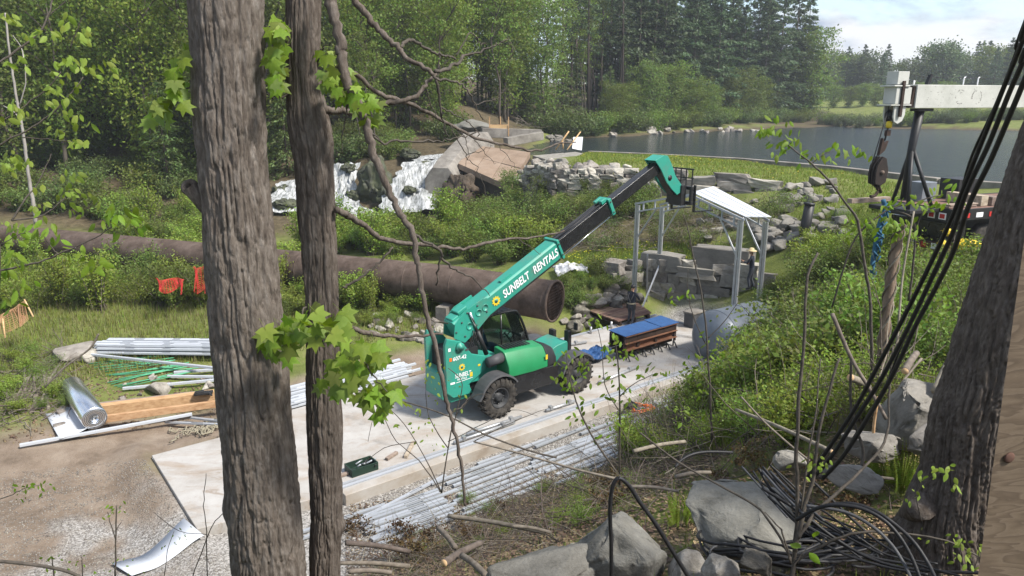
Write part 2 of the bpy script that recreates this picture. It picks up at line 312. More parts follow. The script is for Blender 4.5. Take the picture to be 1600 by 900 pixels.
# ------------------------------------------------------------------ terrain
CPTS = np.array([
 # camera hill
 (0,0,7.9),(-4,0,7.3),(4,0,8.2),(0,-8,8.2),(12,0,8.2),(1.1,7,4.65),(2.75,7.5,4.75),(4.5,6,5.6),(3,5.4,5.45),(1,5,5.6),(6,8,6.1),(4.6,8.4,6.0),(6,6,6.2),
 (-2,5,4.7),(-3,8,2.3),(-4,11,.5),(-6,5,4),(-8,8,1.9),(-10,11,.2),(-15,6,2.6),(-30,6,3),(-60,5,5),
 (-1.2,9,2.75),(0,9.5,3.0),(-.7,12,1.2),(1.5,10,3.5),(1.4,12.5,2.3),(.6,14.5,1.0),
 (-4,14.2,-.25),(-2.5,14.8,-.25),(-1,15.6,-.25),(1.4,17.2,-.1),(3.2,19.2,0),(5,20.8,.15),(6.8,22.4,.5),
 (3,14,2.1),(5,17,2.0),(7,19,2.1),(9,21,2.6),(9.2,24,1.2),(11,25,2.2),(12,28,2.4),(11,21,3.8),(13,24,4.4),(10.4,27,1.6),
 (8,10,5.7),(8,14,5.2),(10,16,5.0),(14,12,6),(5,10,5.0),(4,10.5,4.5),(3,10.4,4.1),(6,13,4.2),(8,17,3.9),(16,6,7),(30,5,8),(30,15,6),(60,10,8),
 (12,20,4.7),(16,20,4.8),(12,24,4.6),(18,24,4.8),(24,22,5),(20,30,5),(40,22,5.5),(70,25,6),
 # pad surroundings, gravel and dirt
 (-16,12,-.1),(-10,13,-.15),(-5,13.4,-.15),(-16,18,0),(-24,18,.1),(-14,20.5,-.05),(-11,24,0),(-6,26,0),(-40,16,.6),(-16,24,.1),(-20,30,.5),(-10,30,.5),(-14,36,.6),(-4,31,.4),
 (-30,30,.6),(-40,36,.6),(-60,36,1.5),(0,27.8,-.2),(1.5,30,-.3),(0,30.5,-.1),(3.6,30.2,-1.4),(2.9,29.6,-1.5),(4.2,31.4,-.9),(6.5,33.2,0),(7.6,32.8,0),(9,31,0),(9.5,29,0.2),
 # behind the lower wall
 (9,36,2.5),(11.4,33.6,2.5),(13,32.5,3.0),(7,37.5,2.3),(4,36,1.7),(5,40,2.8),(9,40,3.2),(13,37,3.9),(15,34,4.2),(11,38,3.5),(2.6,33,1.9),(3.8,32.4,1.3),(5.4,34.6,1.5),(1.5,36,1.3),(-1,40,1.0),
 # upper wall foot and lawn
 (.8,44.5,2.4),(2.6,42,2.6),(7.5,41.6,3.1),(11.5,40.2,3.7),(15.5,38.8,4.4),(2.6,44.6,5.4),(7.5,44,5.3),(11.5,42.6,5.15),(15.4,41.4,4.9),
 (2.2,50,5.5),(8,50,5.35),(14,46,5.2),(20,42,5.0),(20,36,4.9),(7,62,5.05),(16,55.5,5.05),(21,47.5,5.0),(24,40.5,4.9),(30,35,4.9),(40,29,5),(3.5,58,5.3),
 # lake bed
 (10,70,3.4),(20,62,3.4),(26,52,3.4),(32,44,3.4),(45,38,3.4),(60,60,3.2),(30,90,3.2),(15,85,3.3),(60,110,3.2),(100,80,3.2),(4,72,3.7),(2,66,3.8),(6,82,3.6),(80,40,3.4),(150,90,3.2),
 # banks of the lake
 (5,92,5.2),(1,82,5.5),(-2,72,5.9),(10,99,5.3),(26,117,5.2),(53,155,5.0),(8,103,6.5),(24,124,7),(48,165,7),(0,110,8.5),(18,140,8.5),(45,190,9),(63,153,4.9),(72,121,4.9),(82,118,4.9),(130,112,4.9),(68,160,6.0),(78,127,5.9),(86,124,5.9),(130,118,6),(80,200,8.6),(105,170,8.2),(130,180,8.6),
 (160,260,10),(-50,200,18),(0,250,14),(220,150,9),(300,300,12),(0,400,18),(-300,300,25),(300,60,8),(-300,100,15),(200,30,7),(-200,20,8),(0,600,20),(400,400,15),(-500,300,30),
 # river valley and wooded hill
 (-5,45,.4),(-12,47,.4),(-20,44,.3),(-2,40,.9),(-8,38,.7),(-15,40,.5),(-25,43,.4),(-28,50,1.2),(-28,60,3.2),(-35,75,6.5),(-30,90,9.5),(-60,60,6.5),(-60,90,12.5),(-10,75,6.6),(-5,84,8.6),(-12,95,11),(-40,130,17),(-18,60,3.2),(-20,72,5.8),
 (-4,50,1.2),(-10,52,.9),(-6.8,52.5,1.3),(-7,58.5,4.7),(-10.5,58.5,4.2),(-14,57,3.2),(-8,64,5.0),(-3,66,5.2),(-1,48,1.6),(1,47,2.2),(-4.5,56,3.4),(-2,52,2.4),(-3,60,5.4),(0,58,5.0),
], float)
_n = len(CPTS)
_d = np.hypot(CPTS[:, None, 0]-CPTS[None, :, 0], CPTS[:, None, 1]-CPTS[None, :, 1])
_A = np.zeros((_n+3, _n+3)); _A[:_n, :_n] = -_d - np.eye(_n)*.02
_A[:_n, _n] = 1; _A[:_n, _n+1:] = CPTS[:, :2]; _A[_n, :_n] = 1; _A[_n+1:, :_n] = CPTS[:, :2].T
_W = np.linalg.solve(_A, np.concatenate([CPTS[:, 2], np.zeros(3)]))
LAKE_Z = 4.72
def to_uv(x, y):
    dx, dy = x-UO[0], y-UO[1]; return dx*CU+dy*SU, -dx*SU+dy*CU
def height(x, y, detail=True):
    x = np.atleast_1d(np.asarray(x, float)); y = np.atleast_1d(np.asarray(y, float)); z = np.empty(len(x))
    for s in range(0, len(x), 20000):
        e = slice(s, s+20000)
        d = np.hypot(x[e, None]-CPTS[None, :, 0], y[e, None]-CPTS[None, :, 1])
        z[e] = -d@_W[:_n]+_W[_n]+x[e]*_W[_n+1]+y[e]*_W[_n+2]
    u, v = to_uv(x, y)
    dx = np.maximum(np.maximum(-3.45-u, u-18.2), 0); dy = np.maximum(np.maximum(-2.6-v, v-5.7), 0)
    dist = np.hypot(dx, dy)
    k = 1-sstep(.15, 1.3, dist)
    if detail:
        r = np.hypot(x, y)
        z = z+(fbm(x*.45, y*.45, 0, 4)*.35*np.clip(r/25, .25, 2.5)+fbm(x*2.2, y*2.2, 3, 3)*.10)*(1-k*.95)*np.where((x > 1) & (y > 40) & (y < 65), .35, 1)
    z = z*(1-k)+k*(-.27+(.2 if True else 0)*sstep(-3.0, -3.6, u))
    return z
def hz(x, y): return float(height(x, y)[0])
na, nr = 400, 380
ang = np.radians(np.linspace(-84, 84, na)); rad = np.concatenate([[0.4], 1.0*(900.0)**(np.linspace(0, 1, nr-1))])
AA, RR = np.meshgrid(ang, rad); TX = (RR*np.sin(AA)).ravel(); TY = (RR*np.cos(AA)-.6).ravel(); TZ = height(TX, TY)
idx = np.arange(na*nr).reshape(nr, na)
F = np.stack([idx[:-1, :-1], idx[:-1, 1:], idx[1:, 1:], idx[1:, :-1]], -1).reshape(-1, 4)
tu, tv = to_uv(TX, TY)
wob = fbm(TX*.5, TY*.5, 8, 4)*2.2; wob2 = fbm(TX*1.3, TY*1.3, 2, 4)
inr = lambda a, lo, hi, s: sstep(lo-s, lo+s, a)*(1-sstep(hi-s, hi+s, a))
dirt = inr(tu+wob, -22, -2.6, .8)*inr(tv+wob*.6, -3.5, 9.2, .9)
dirt = np.maximum(dirt, inr(tu+wob, -4, 13, 1)*inr(tv+wob*.5, 5.2, 8.2, .6))
grav = inr(tu+wob*.4, -3.6, 18, .4)*inr(tv+wob*.25, -3.0, 3, .4)
grav = np.maximum(grav, inr(tu+wob, -16, -2.6, .7)*inr(tv+wob*.3, -3.2, 3.6, .9)*sstep(-.12, .14, wob2+.10*(2.2-tv)))
grav = np.maximum(grav, inr(tu, 17.5, 19.8, .5)*inr(tv, 1.5, 6, .6))
litter = np.maximum(sstep(46, 50, TY+wob)*(1-sstep(0, 4, TX+wob))*(TY < 130), (1-sstep(15.2, 17, TY-.55*TX+wob*.5))*sstep(-6, -4.5, TX+wob*.3)*sstep(-.16, .12, wob2+.06))
litter = np.maximum(litter, sstep(90, 94, TY-.9*TX)*(TX < 70)*(TY > 85)*(TY-1.95*TX > 25))
litter = np.maximum(litter, inr(TX+wob*.5, 1.5, 12, 1)*inr(TY+wob*.7, 36.3, 41.5, .6)*.85)
litter = np.maximum(litter, inr(TZ, 4.3, 4.98, .1)*(np.hypot(TX, TY) > 60)*(TX > 4))
me = mesh_np('ground', np.stack([TX, TY, TZ], -1), F, [], smooth=True)
ca = me.color_attributes.new('zone', 'FLOAT_COLOR', 'POINT')
ca.data.foreach_set('color', np.stack([dirt, grav, litter, np.ones_like(dirt)], -1).astype(np.float32).ravel())
def groundmat():
    m = bpy.data.materials.new('ground'); m.use_nodes = True; t = m.node_tree; p = t.nodes['Principled BSDF']; l = t.links.new
    p.inputs['Roughness'].default_value = .95; p.inputs['Specular IOR Level'].default_value = .1
    pos = N(t, 'ShaderNodeNewGeometry').outputs['Position']
    def nz(scale, detail=8, rough=.65):
        n = N(t, 'ShaderNodeTexNoise', inp={'Scale': scale, 'Detail': detail, 'Roughness': rough}); l(pos, n.inputs['Vector']); return n.outputs[0]
    def rmp(sock, st): r = ramp(t, st); l(sock, r.inputs[0]); return r.outputs[0]
    def mix(f, a, b):
        x = N(t, 'ShaderNodeMix', data_type='RGBA'); l(f, x.inputs[0]); l(a, x.inputs[6]); l(b, x.inputs[7]); return x.outputs[2]
    grass = rmp(nz(1.1, 10), [(.3, (.08, .10, .026)), (.5, (.13, .155, .042)), (.7, (.18, .17, .075))])
    dirtc = rmp(nz(.8, 12, .7), [(.3, (.10, .077, .057)), (.48, (.19, .148, .112)), (.68, (.27, .222, .174))])
    vo = N(t, 'ShaderNodeTexVoronoi', inp={'Scale': 26}); l(pos, vo.inputs['Vector'])
    gv = rmp(vo.outputs['Color'], [(.15, (.13, .122, .112)), (.5, (.27, .257, .24)), (.85, (.40, .385, .365))])
    lit = rmp(nz(3.0, 12, .75), [(.3, (.035, .028, .017)), (.5, (.085, .068, .042)), (.7, (.15, .12, .075))])
    a = N(t, 'ShaderNodeAttribute', attribute_name='zone'); sp = N(t, 'ShaderNodeSeparateColor'); l(a.outputs['Color'], sp.inputs[0])
    c = mix(sp.outputs[2], grass, lit); c = mix(sp.outputs[0], c, dirtc); c = mix(sp.outputs[1], c, gv); l(c, p.inputs['Base Color'])
    b = N(t, 'ShaderNodeBump', inp={'Strength': .7, 'Distance': .06}); l(nz(7, 10, .75), b.inputs['Height'])
    b2 = N(t, 'ShaderNodeBump', inp={'Strength': .5, 'Distance': .02}); l(vo.outputs['Distance'], b2.inputs['Height']); l(b.outputs[0], b2.inputs['Normal']); l(b2.outputs[0], p.inputs['Normal'])
    return m
me.materials.append(groundmat())
tag(put('ground', me), kind='structure')

# ------------------------------------------------------------------ lake
def watermat():
    m = bpy.data.materials.new('lake_water'); m.use_nodes = True; t = m.node_tree; p = t.nodes['Principled BSDF']; l = t.links.new
    p.inputs['Base Color'].default_value = (.018, .026, .032, 1); p.inputs['Roughness'].default_value = .1; p.inputs['IOR'].default_value = 1.33
    pos = N(t, 'ShaderNodeNewGeometry').outputs['Position']
    mpn = N(t, 'ShaderNodeMapping'); mpn.inputs['Scale'].default_value = (1, .55, 1); l(pos, mpn.inputs[0])
    n = N(t, 'ShaderNodeTexNoise', inp={'Scale': 1.3, 'Detail': 7, 'Roughness': .65}); l(mpn.outputs[0], n.inputs['Vector'])
    b = N(t, 'ShaderNodeBump', inp={'Strength': 1.0, 'Distance': .42}); l(n.outputs[0], b.inputs['Height']); l(b.outputs[0], p.inputs['Normal'])
    return m
x0, x1, y0, y1 = -1.5, 330, 30, 170
put('lake_water', mesh_np('lake_water', [(5, 56, LAKE_Z), (28, 28, LAKE_Z), (330, 28, LAKE_Z), (330, 170, LAKE_Z), (-2, 170, LAKE_Z), (-2, 61, LAKE_Z)], [(0, 1, 2, 3, 4, 5)], watermat()))['kind'] = 'structure'

# ------------------------------------------------------------------ concrete pad with its kerb
mb = MB()
mb.prism([uv(-3.45, .45, -.6), uv(-.2, .0, -.6), uv(17.9, 0, -.6), uv(17.9, 5.75, -.6), uv(5.0, 5.75, -.6), uv(-1.3, 5.5, -.6), uv(-1.6, 4.95, -.6), uv(-3.45, 4.95, -.6)], (0, 0, .6))
pad = mb.build('concrete_pad', M['pad'], bevel=.02); pad['kind'] = 'structure'
mb = MB(); mb.beam(uv(-.15, -.16, -.2), uv(18.0, -.16, -.2), .3, .46); kerb = mb.build('kerb', M['concrete'], pad, bevel=.02)
# muddy tyre smears are left to the material

# lake edge: low concrete wall
def wall_strip(name, pts, wd, h0, h1, mat, label, cat='wall'):
    mb = MB()
    for a, b in zip(pts[:-1], pts[1:]):
        a, b = Vector(a), Vector(b); d = (b-a).normalized()*.003
        mb.beam(a+Vector((0, 0, (h1+h0)/2))+d, b+Vector((0, 0, (h1+h0)/2))-d, wd, h1-h0)
    o = mb.build(name, mat, base=pts[0], bevel=.02); return tag(o, label, cat)
wall_strip('shore_wall', [(6.6, 63.2, 5.0), (12, 59.6, 5.0), (17, 55.5, 5.0), (21.2, 48.8, 5.0), (24.2, 41.5, 4.95), (29, 36.5, 4.95)], .6, -1.2, .22, M['concrete_old'], 'low pale concrete edging wall between the lawn and the lake')
# ------------------------------------------------------------------ telehandler
EU = Vector((CU, SU, 0)); EV = Vector((-SU, CU, 0)); EZ = Vector((0, 0, 1))
MU = Matrix((EU, EV, EZ)).transposed()          # local (u,v,z) axes to world
TH = empty('telehandler', uv(7, 2.25, 0), 'green telehandler with its long boom raised over the concrete pad', 'telehandler')
bth = math.radians(26.5); BC, BS = math.cos(bth), math.sin(bth)
def bp(s, h, v): return uv(5.43+s*BC-h*BS, v, 3.52+s*BS+h*BC)
def bbox(mb, s0, s1, h0, h1, v0, v1):
    p = [bp(s, h, v) for s in (s0, s1) for v in (v0, v1) for h in (h0, h1)]
    return mb.add(p, [(0,1,3,2),(4,6,7,5),(0,4,5,1),(2,3,7,6),(0,2,6,4),(1,5,7,3)])
def ubox(mb, u0, u1, v0, v1, z0, z1):
    return mb.box(uv((u0+u1)/2, (v0+v1)/2, (z0+z1)/2), (abs(u1-u0), abs(v1-v0), abs(z1-z0)), MU)
def uprism(mb, prof, v0, v1): return mb.prism([uv(u, v0, z) for u, z in prof], EV*(v1-v0))
def text(name, body, origin, X, Y, size, mat, parent, shear=0.0, bold=.0, align='LEFT', width=None):
    c = bpy.data.curves.new(name, 'FONT'); c.body = body; c.size = size; c.extrude = .002; c.shear = shear; c.offset = bold; c.align_x = align
    c.space_word = 1.3; c.materials.append(mat); X = Vector(X).normalized(); Y = Vector(Y).normalized(); Z = X.cross(Y)
    mtx = Matrix((X, Y, Z)).transposed()
    if width: X = X
    tmp = bpy.data.objects.new('tmp', c); COL.objects.link(tmp); me = bpy.data.meshes.new_from_object(tmp.evaluated_get(bpy.context.evaluated_depsgraph_get())); bpy.data.objects.remove(tmp)
    if not me.materials: me.materials.append(mat)
    o = bpy.data.objects.new(name, me); COL.objects.link(o); o.parent = parent; off = Vector((0, 0, 0)); p = parent
    while p is not None: off += p.location; p = p.parent
    o.location = Vector(origin)-off; o.rotation_euler = mtx.to_euler()
    if width: o.scale = (width, 1, 1)
    return o
# rear body
mb = MB(); prof = [(4.04, 2.50), (4.12, 2.70), (4.62, 2.52), (5.0, 2.05), (5.5, 1.88), (5.5, 1.45), (4.86, 1.1), (5.02, .80), (4.3, .80), (4.08, 1.0)]
uprism(mb, prof, 1.62, 1.74); body = mb.build('side_plate', M['teal'], TH, bevel=.02)
mb = MB(); uprism(mb, prof, 2.72, 2.84); mb.build('side_plate', M['teal'], TH, bevel=.02)
mb = MB(); uprism(mb, [(3.98, .78), (3.98, 1.55), (4.2, 1.62), (5.0, 1.5), (5.0, .62), (4.3, .60)], 1.745, 2.715); mb.build('counterweight', M['teal'], TH, bevel=.04)
mb = MB(); ubox(mb, 4.25, 5.3, 1.75, 2.71, 1.6, 2.2); mb.build('rear_frame', M['black'], TH)
mb = MB(); ubox(mb, 4.3, 9.3, 1.85, 2.65, .62, 1.12); mb.build('chassis', M['black'], TH, bevel=.02)
mb = MB(); uprism(mb, [(5.0, 1.1), (5.0, 1.5), (5.6, 1.75), (6.1, 1.75), (6.1, 1.1)], 1.7, 2.8); mb.build('mid_frame', M['teal'], TH, bevel=.02)
mb = MB(); mb.lathe(uv(4.55, 1.60, 2.38), -EV, [(.14, -.02), (.14, .05), (.07, .05), (.07, .09)], 20); mb.build('pivot_pin', M['teal'], TH)
mb = MB(); uprism(mb, [(8.0, .95), (8.0, 1.35), (8.5, 1.55), (8.95, 1.62), (9.1, 1.3), (9.1, .9)], 1.75, 2.75); mb.build('front_frame', M['teal'], TH, bevel=.02)
mb = MB(); ubox(mb, 8.98, 9.12, 1.72, 1.95, 1.05, 1.95); ubox(mb, 8.98, 9.12, 2.5, 2.75, 1.05, 1.8); mb.build('front_bracket', M['black'], TH, bevel=.015)
# engine hood on the near side
hv = [(1.06, 1.22), (1.08, 1.55), (1.30, 1.93), (1.42, 1.99), (1.86, 2.03), (1.86, 1.22)]
def loft(mb, secs):
    n = len(secs[0]); vs = [p for s in secs for p in s]
    fs = [(i*n+k, i*n+(k+1) % n, (i+1)*n+(k+1) % n, (i+1)*n+k) for i in range(len(secs)-1) for k in range(n)]
    return mb.add(vs, fs+[tuple(range(n-1, -1, -1)), tuple(range((len(secs)-1)*n, len(secs)*n))])
mb = MB(); loft(mb, [[uv(5.98, v, z) for v, z in hv], [uv(6.9, v, z-.02) for v, z in hv], [uv(7.55, v+.02, 1.22+(z-1.22)*.86) for v, z in hv]]); hood = mb.build('hood', M['green_hood'], TH, bevel=.035)
for k in range(9):
    mb = MB(); u = 6.15+k*.115; mb.beam(uv(u, 1.45, 2.022-.02*(u-6)/.9), uv(u, 1.82, 2.045-.02*(u-6)/.9), .055, .02); mb.build('grille_slot', M['black'], hood)
mb = MB(); loft(mb, [[uv(7.56, v+.02, 1.22+(z-1.22)*.86) for v, z in hv], [uv(8.02, 1.86-(1.86-v)*.8, 1.2+(z-1.2)*.62) for v, z in hv]]); mb.build('hood_front', M['black'], TH, bevel=.02)
mb = MB(); uprism(mb, [(6.0, 1.21), (6.1, .75), (6.35, .58), (7.7, .58), (8.0, .8), (8.0, 1.19), (7.56, 1.21)], 1.1, 1.84); mb.build('engine_skirt', M['black_gloss'], TH, bevel=.03)
mb = MB(); mb.tube([uv(5.45, 1.45, 1.72), uv(6.02, 1.45, 1.78)], .16, 16); mb.build('air_cleaner', M['plastic_grey'], TH)
mb = MB(); mb.prism([uv(7.42, 1.055, 1.5), uv(7.5, 1.055, 1.5), uv(7.5, 1.055, 1.66), uv(7.42, 1.055, 1.66)], -EV*.01); mb.build('sticker', M['yellow'], hood)
# cab
cabp = [(5.95, 1.15), (5.95, 2.62), (6.12, 2.80), (7.05, 2.83), (7.42, 2.68), (7.82, 1.75), (7.86, 1.15)]
CAB = None
mb = MB(); uprism(mb, [(5.9, .75), (5.9, 1.2), (6.1, 1.42), (7.95, 1.42), (7.95, .9), (7.7, .75)], 2.5, 3.3); CAB = mb.build('cab', M['black'], TH, bevel=.02)
mb = MB()
for v in (2.46, 3.26):
    mb.tube(smoothpath([uv(u, v, z) for u, z in cabp], 4), .045, 8)
for u, z in cabp[1:6]: mb.tube([uv(u, 2.46, z), uv(u, 3.26, z)], .035, 6)
mb.tube([uv(6.75, 2.46, 1.2), uv(6.7, 2.46, 2.82)], .03, 6)
mb.build('cab_frame', M['black_gloss'], CAB)
mb = MB(); uprism(mb, [(6.0, 2.72), (6.12, 2.87), (7.08, 2.90), (7.40, 2.76), (7.38, 2.72), (7.05, 2.85), (6.14, 2.82)], 2.44, 3.28); roof = mb.build('cab_roof', M['black'], CAB)
for k in range(5):
    mb = MB(); u = 6.2+.2*k; mb.beam(uv(u, 2.5, 2.895), uv(u, 3.22, 2.895), .03, .02); mb.build('roof_bar', M['black'], CAB)
gm = [(6.0, 1.45), (6.0, 2.6), (6.15, 2.76), (7.03, 2.79), (7.38, 2.65), (7.77, 1.78), (7.78, 1.45)]
mb = MB(); uprism(mb, gm, 2.462, 2.468); mb.build('side_window', M['glass'], CAB)
mb = MB(); uprism(mb, gm, 3.256, 3.262); mb.build('side_window', M['glass'], CAB)
mb = MB(); mb.prism([uv(7.41, 2.5, 2.66), uv(7.41, 3.22, 2.66), uv(7.80, 3.22, 1.76), uv(7.80, 2.5, 1.76)], EU*.006); mb.build('windscreen', M['glass'], CAB)
mb = MB(); mb.prism([uv(5.94, 2.5, 1.45), uv(5.94, 3.22, 1.45), uv(5.94, 3.22, 2.6), uv(5.94, 2.5, 2.6)], EU*.006); mb.build('rear_window', M['glass'], CAB)
mb = MB(); ubox(mb, 6.25, 6.75, 2.66, 3.08, 1.45, 1.72); loft(mb, [[uv(6.25, 2.68, 1.72), uv(6.40, 2.68, 1.72), uv(6.40, 3.06, 1.72), uv(6.25, 3.06, 1.72)], [uv(6.12, 2.72, 2.35), uv(6.22, 2.72, 2.35), uv(6.22, 3.02, 2.35), uv(6.12, 3.02, 2.35)]]); mb.build('seat', M['blue_tarp'], CAB, bevel=.04)
mb = MB(); cst = uv(7.15, 2.86, 1.98); axs = (EU*-.6+EZ*.8); aa = axs.orthogonal().normalized(); bb = axs.normalized().cross(aa)
mb.tube([cst+(aa*math.cos(t)+bb*math.sin(t))*.19 for t in [2*PI*k/20 for k in range(21)]], .016, 6); mb.tube([cst, cst-axs.normalized()*.5], .03, 6); mb.beam(cst-aa*.18, cst+aa*.18, .03, .02); mb.build('steering_wheel', M['black'], CAB)
mb = MB(); mb.lathe(uv(6.05, 2.42, 2.84), EZ, [(.055, 0), (.06, .03), (.055, .1), (.03, .13)], 16); mb.build('beacon', M['orange'], TH)
# boom
mb = MB(); sec = lambda s, k: [bp(s, -.60, 1.87), bp(s, -.60, 2.40), bp(s, -.06, 2.42), bp(s, .0, 2.36), bp(s, .0, 1.91), bp(s, -.06, 1.85)]
loft(mb, [sec(-1.05, 0), sec(3.4, 0)])
BOOM = mb.build('boom', M['teal'], TH, bevel=.012)
mb = MB(); mb.prism([bp(-1.25, -.42, 1.83), bp(-1.02, -.05, 1.83), bp(-.55, .10, 1.83), bp(.15, .06, 1.83), bp(.32, -.02, 1.83), bp(.25, -.55, 1.83), bp(-.45, -.72, 1.83), bp(-1.0, -.78, 1.83)], EV*.02); mb.build('boom_cheek', M['teal'], BOOM, bevel=.006)
mb = MB(); mb.prism([bp(-1.25, -.42, 2.42), bp(-1.02, -.05, 2.42), bp(-.55, .10, 2.42), bp(.15, .06, 2.42), bp(.25, -.55, 2.42), bp(-.45, -.72, 2.42), bp(-1.0, -.78, 2.42)], EV*.02); mb.build('boom_cheek', M['teal'], BOOM, bevel=.006)
mb = MB(); bbox(mb, -.72, -.35, .003, .13, 1.98, 2.34); bbox(mb, -1.0, -.74, -.2, .06, 1.95, 2.36); mb.build('boom_hump', M['teal'], BOOM, bevel=.03)
mb = MB(); bbox(mb, -.5, 3.36, -.67, -.603, 1.9, 2.37); mb.build('wear_strip', M['black'], BOOM)
mb = MB(); bbox(mb, 1.05, 1.5, .003, .05, 1.98, 2.1); mb.build('hose_guide', M['teal'], BOOM)
mb = MB(); bbox(mb, 3.402, 3.5, -.66, .05, 1.81, 2.46); mb.build('collar', M['teal'], BOOM, bevel=.015)
mb = MB(); bbox(mb, 3.3, 5.98, -.55, -.06, 1.92, 2.35); mb.build('boom_section', M['black_gloss'], BOOM, bevel=.012)
mb = MB(); bbox(mb, 5.982, 6.12, -.60, .02, 1.86, 2.41); bbox(mb, 5.75, 5.98, -.05, .09, 1.95, 2.1); bbox(mb, 5.7, 5.98, -.05, .07, 2.2, 2.32); mb.build('collar', M['teal'], BOOM, bevel=.015)
mb = MB(); bbox(mb, 6.0, 8.75, -.50, -.12, 1.97, 2.30); mb.build('boom_section', M['black_gloss'], BOOM, bevel=.012)
for h, v in ((-.0, 2.0), (-.02, 2.08), (.0, 2.2)):
    mb = MB(); mb.tube([bp(3.4, h+.0, v), bp(4.6, h-.03, v), bp(5.9, h, v)], .014, 6); mb.build('hose', M['black'], BOOM)
mb = MB(); mb.tube([bp(3.4, -.66, 1.98), bp(5.9, -.62, 1.98)], .022, 8); mb.tube([bp(3.4, -.66, 2.2), bp(5.9, -.62, 2.2)], .022, 8); mb.build('rod', M['chrome'], BOOM)
def onv(px, py, v):
    r = Vector(ray(px, py)); nn = EV; t = (Vector((UO[0], UO[1], 0)).dot(nn)+v)/(r.x*nn.x+r.y*nn.y); p = Vector((0, 0, CZ))+r*t; return p
hp = [(1024, 251), (1037.5, 242.5), (1044, 243.5), (1050, 257), (1056, 275), (1067, 292), (1066, 299), (1058, 304.5), (1050, 296), (1042, 285), (1033, 265)]
mb = MB(); P0 = [onv(a, b, 1.86) for a, b in hp]; mb.prism(P0, EV*.05); HEAD = mb.build('boom_head', M['teal'], BOOM, bevel=.01)
mb = MB(); mb.prism([p+EV*.48 for p in P0], EV*.05); mb.build('head_plate', M['teal'], HEAD, bevel=.01)
mb = MB(); mb.prism([p+EV*.055 for p in P0[:4]+[onv(1040, 262, 1.86)]], EV*.42); mb.build('head_box', M['teal'], HEAD)
hc = onv(1047, 278, 1.855); mb = MB(); mb.lathe(hc, -EV, [(.10, -.01), (.10, .008)], 20); mb.build('head_hole', M['black'], HEAD)
mb = MB(); mb.tube([onv(1036, 270, 2.1), onv(1046, 296, 2.1)], .07, 12); mb.tube([onv(1046, 296, 2.1), onv(1058, 302, 2.1)], .05, 10); mb.build('tilt_cylinder', M['black'], HEAD)
mb = MB(); mb.prism([onv(a, b, 1.95) for a, b in [(1030, 262), (1040, 285), (1052, 304), (1062, 306), (1066, 300), (1058, 298)]], EV*.3); mb.build('head_link', M['black'], HEAD)
# fork carriage
cu = 14.86
CAR = None
mb = MB(); ubox(mb, cu-.15, cu-.0, 1.55, 2.75, 5.72, 5.85); ubox(mb, cu-.15, cu, 1.55, 2.75, 6.28, 6.40); ubox(mb, cu-.4, cu-.15, 1.8, 2.4, 5.70, 6.45)
for v in (1.62, 2.1, 2.68): ubox(mb, cu-.13, cu-.02, v-.05, v+.05, 5.845, 6.285)
CAR = mb.build('fork_carriage', M['black'], TH, bevel=.01)
for v in (1.62, 1.9, 2.15, 2.4, 2.66):
    mb = MB(); mb.beam(uv(cu-.06, v, 6.40), uv(cu-.06, v, 7.0), .04, .04); mb.build('backrest_bar', M['black'], CAR)
mb = MB(); mb.beam(uv(cu-.06, 1.56, 7.02), uv(cu-.06, 2.72, 7.02), .05, .05); mb.beam(uv(cu-.06, 1.56, 6.7), uv(cu-.06, 2.72, 6.7), .035, .035); mb.build('backrest_rail', M['black'], CAR)
for v in (1.55, 2.6):
    mb = MB(); mb.beam(uv(cu+.04, v, 5.5), uv(cu+.04, v, 6.45), .1, .06, EU); mb.prism([uv(cu+.02, v-.05, 5.5), uv(cu+1.15, v-.04, 5.46), uv(cu+1.15, v+.04, 5.46), uv(cu+.02, v+.05, 5.5)], (0, 0, -.05)); mb.build('fork', M['black_gloss'], CAR, bevel=.008)
# lift cylinder between body and boom
mb = MB(); a = onv(760, 553, 1.8); b = onv(734, 488, 1.8); m_ = a.lerp(b, .55); mb.tube([a, m_], .075, 12); cyl = mb.build('lift_cylinder', M['black'], TH); mb = MB(); mb.tube([m_, b], .04, 12); mb.build('rod', M['chrome'], cyl)
mb = MB(); mb.tube([a+EV*.55+EU*.1, b+EV*.55], .06, 10); mb.build('lift_cylinder', M['black'], TH)
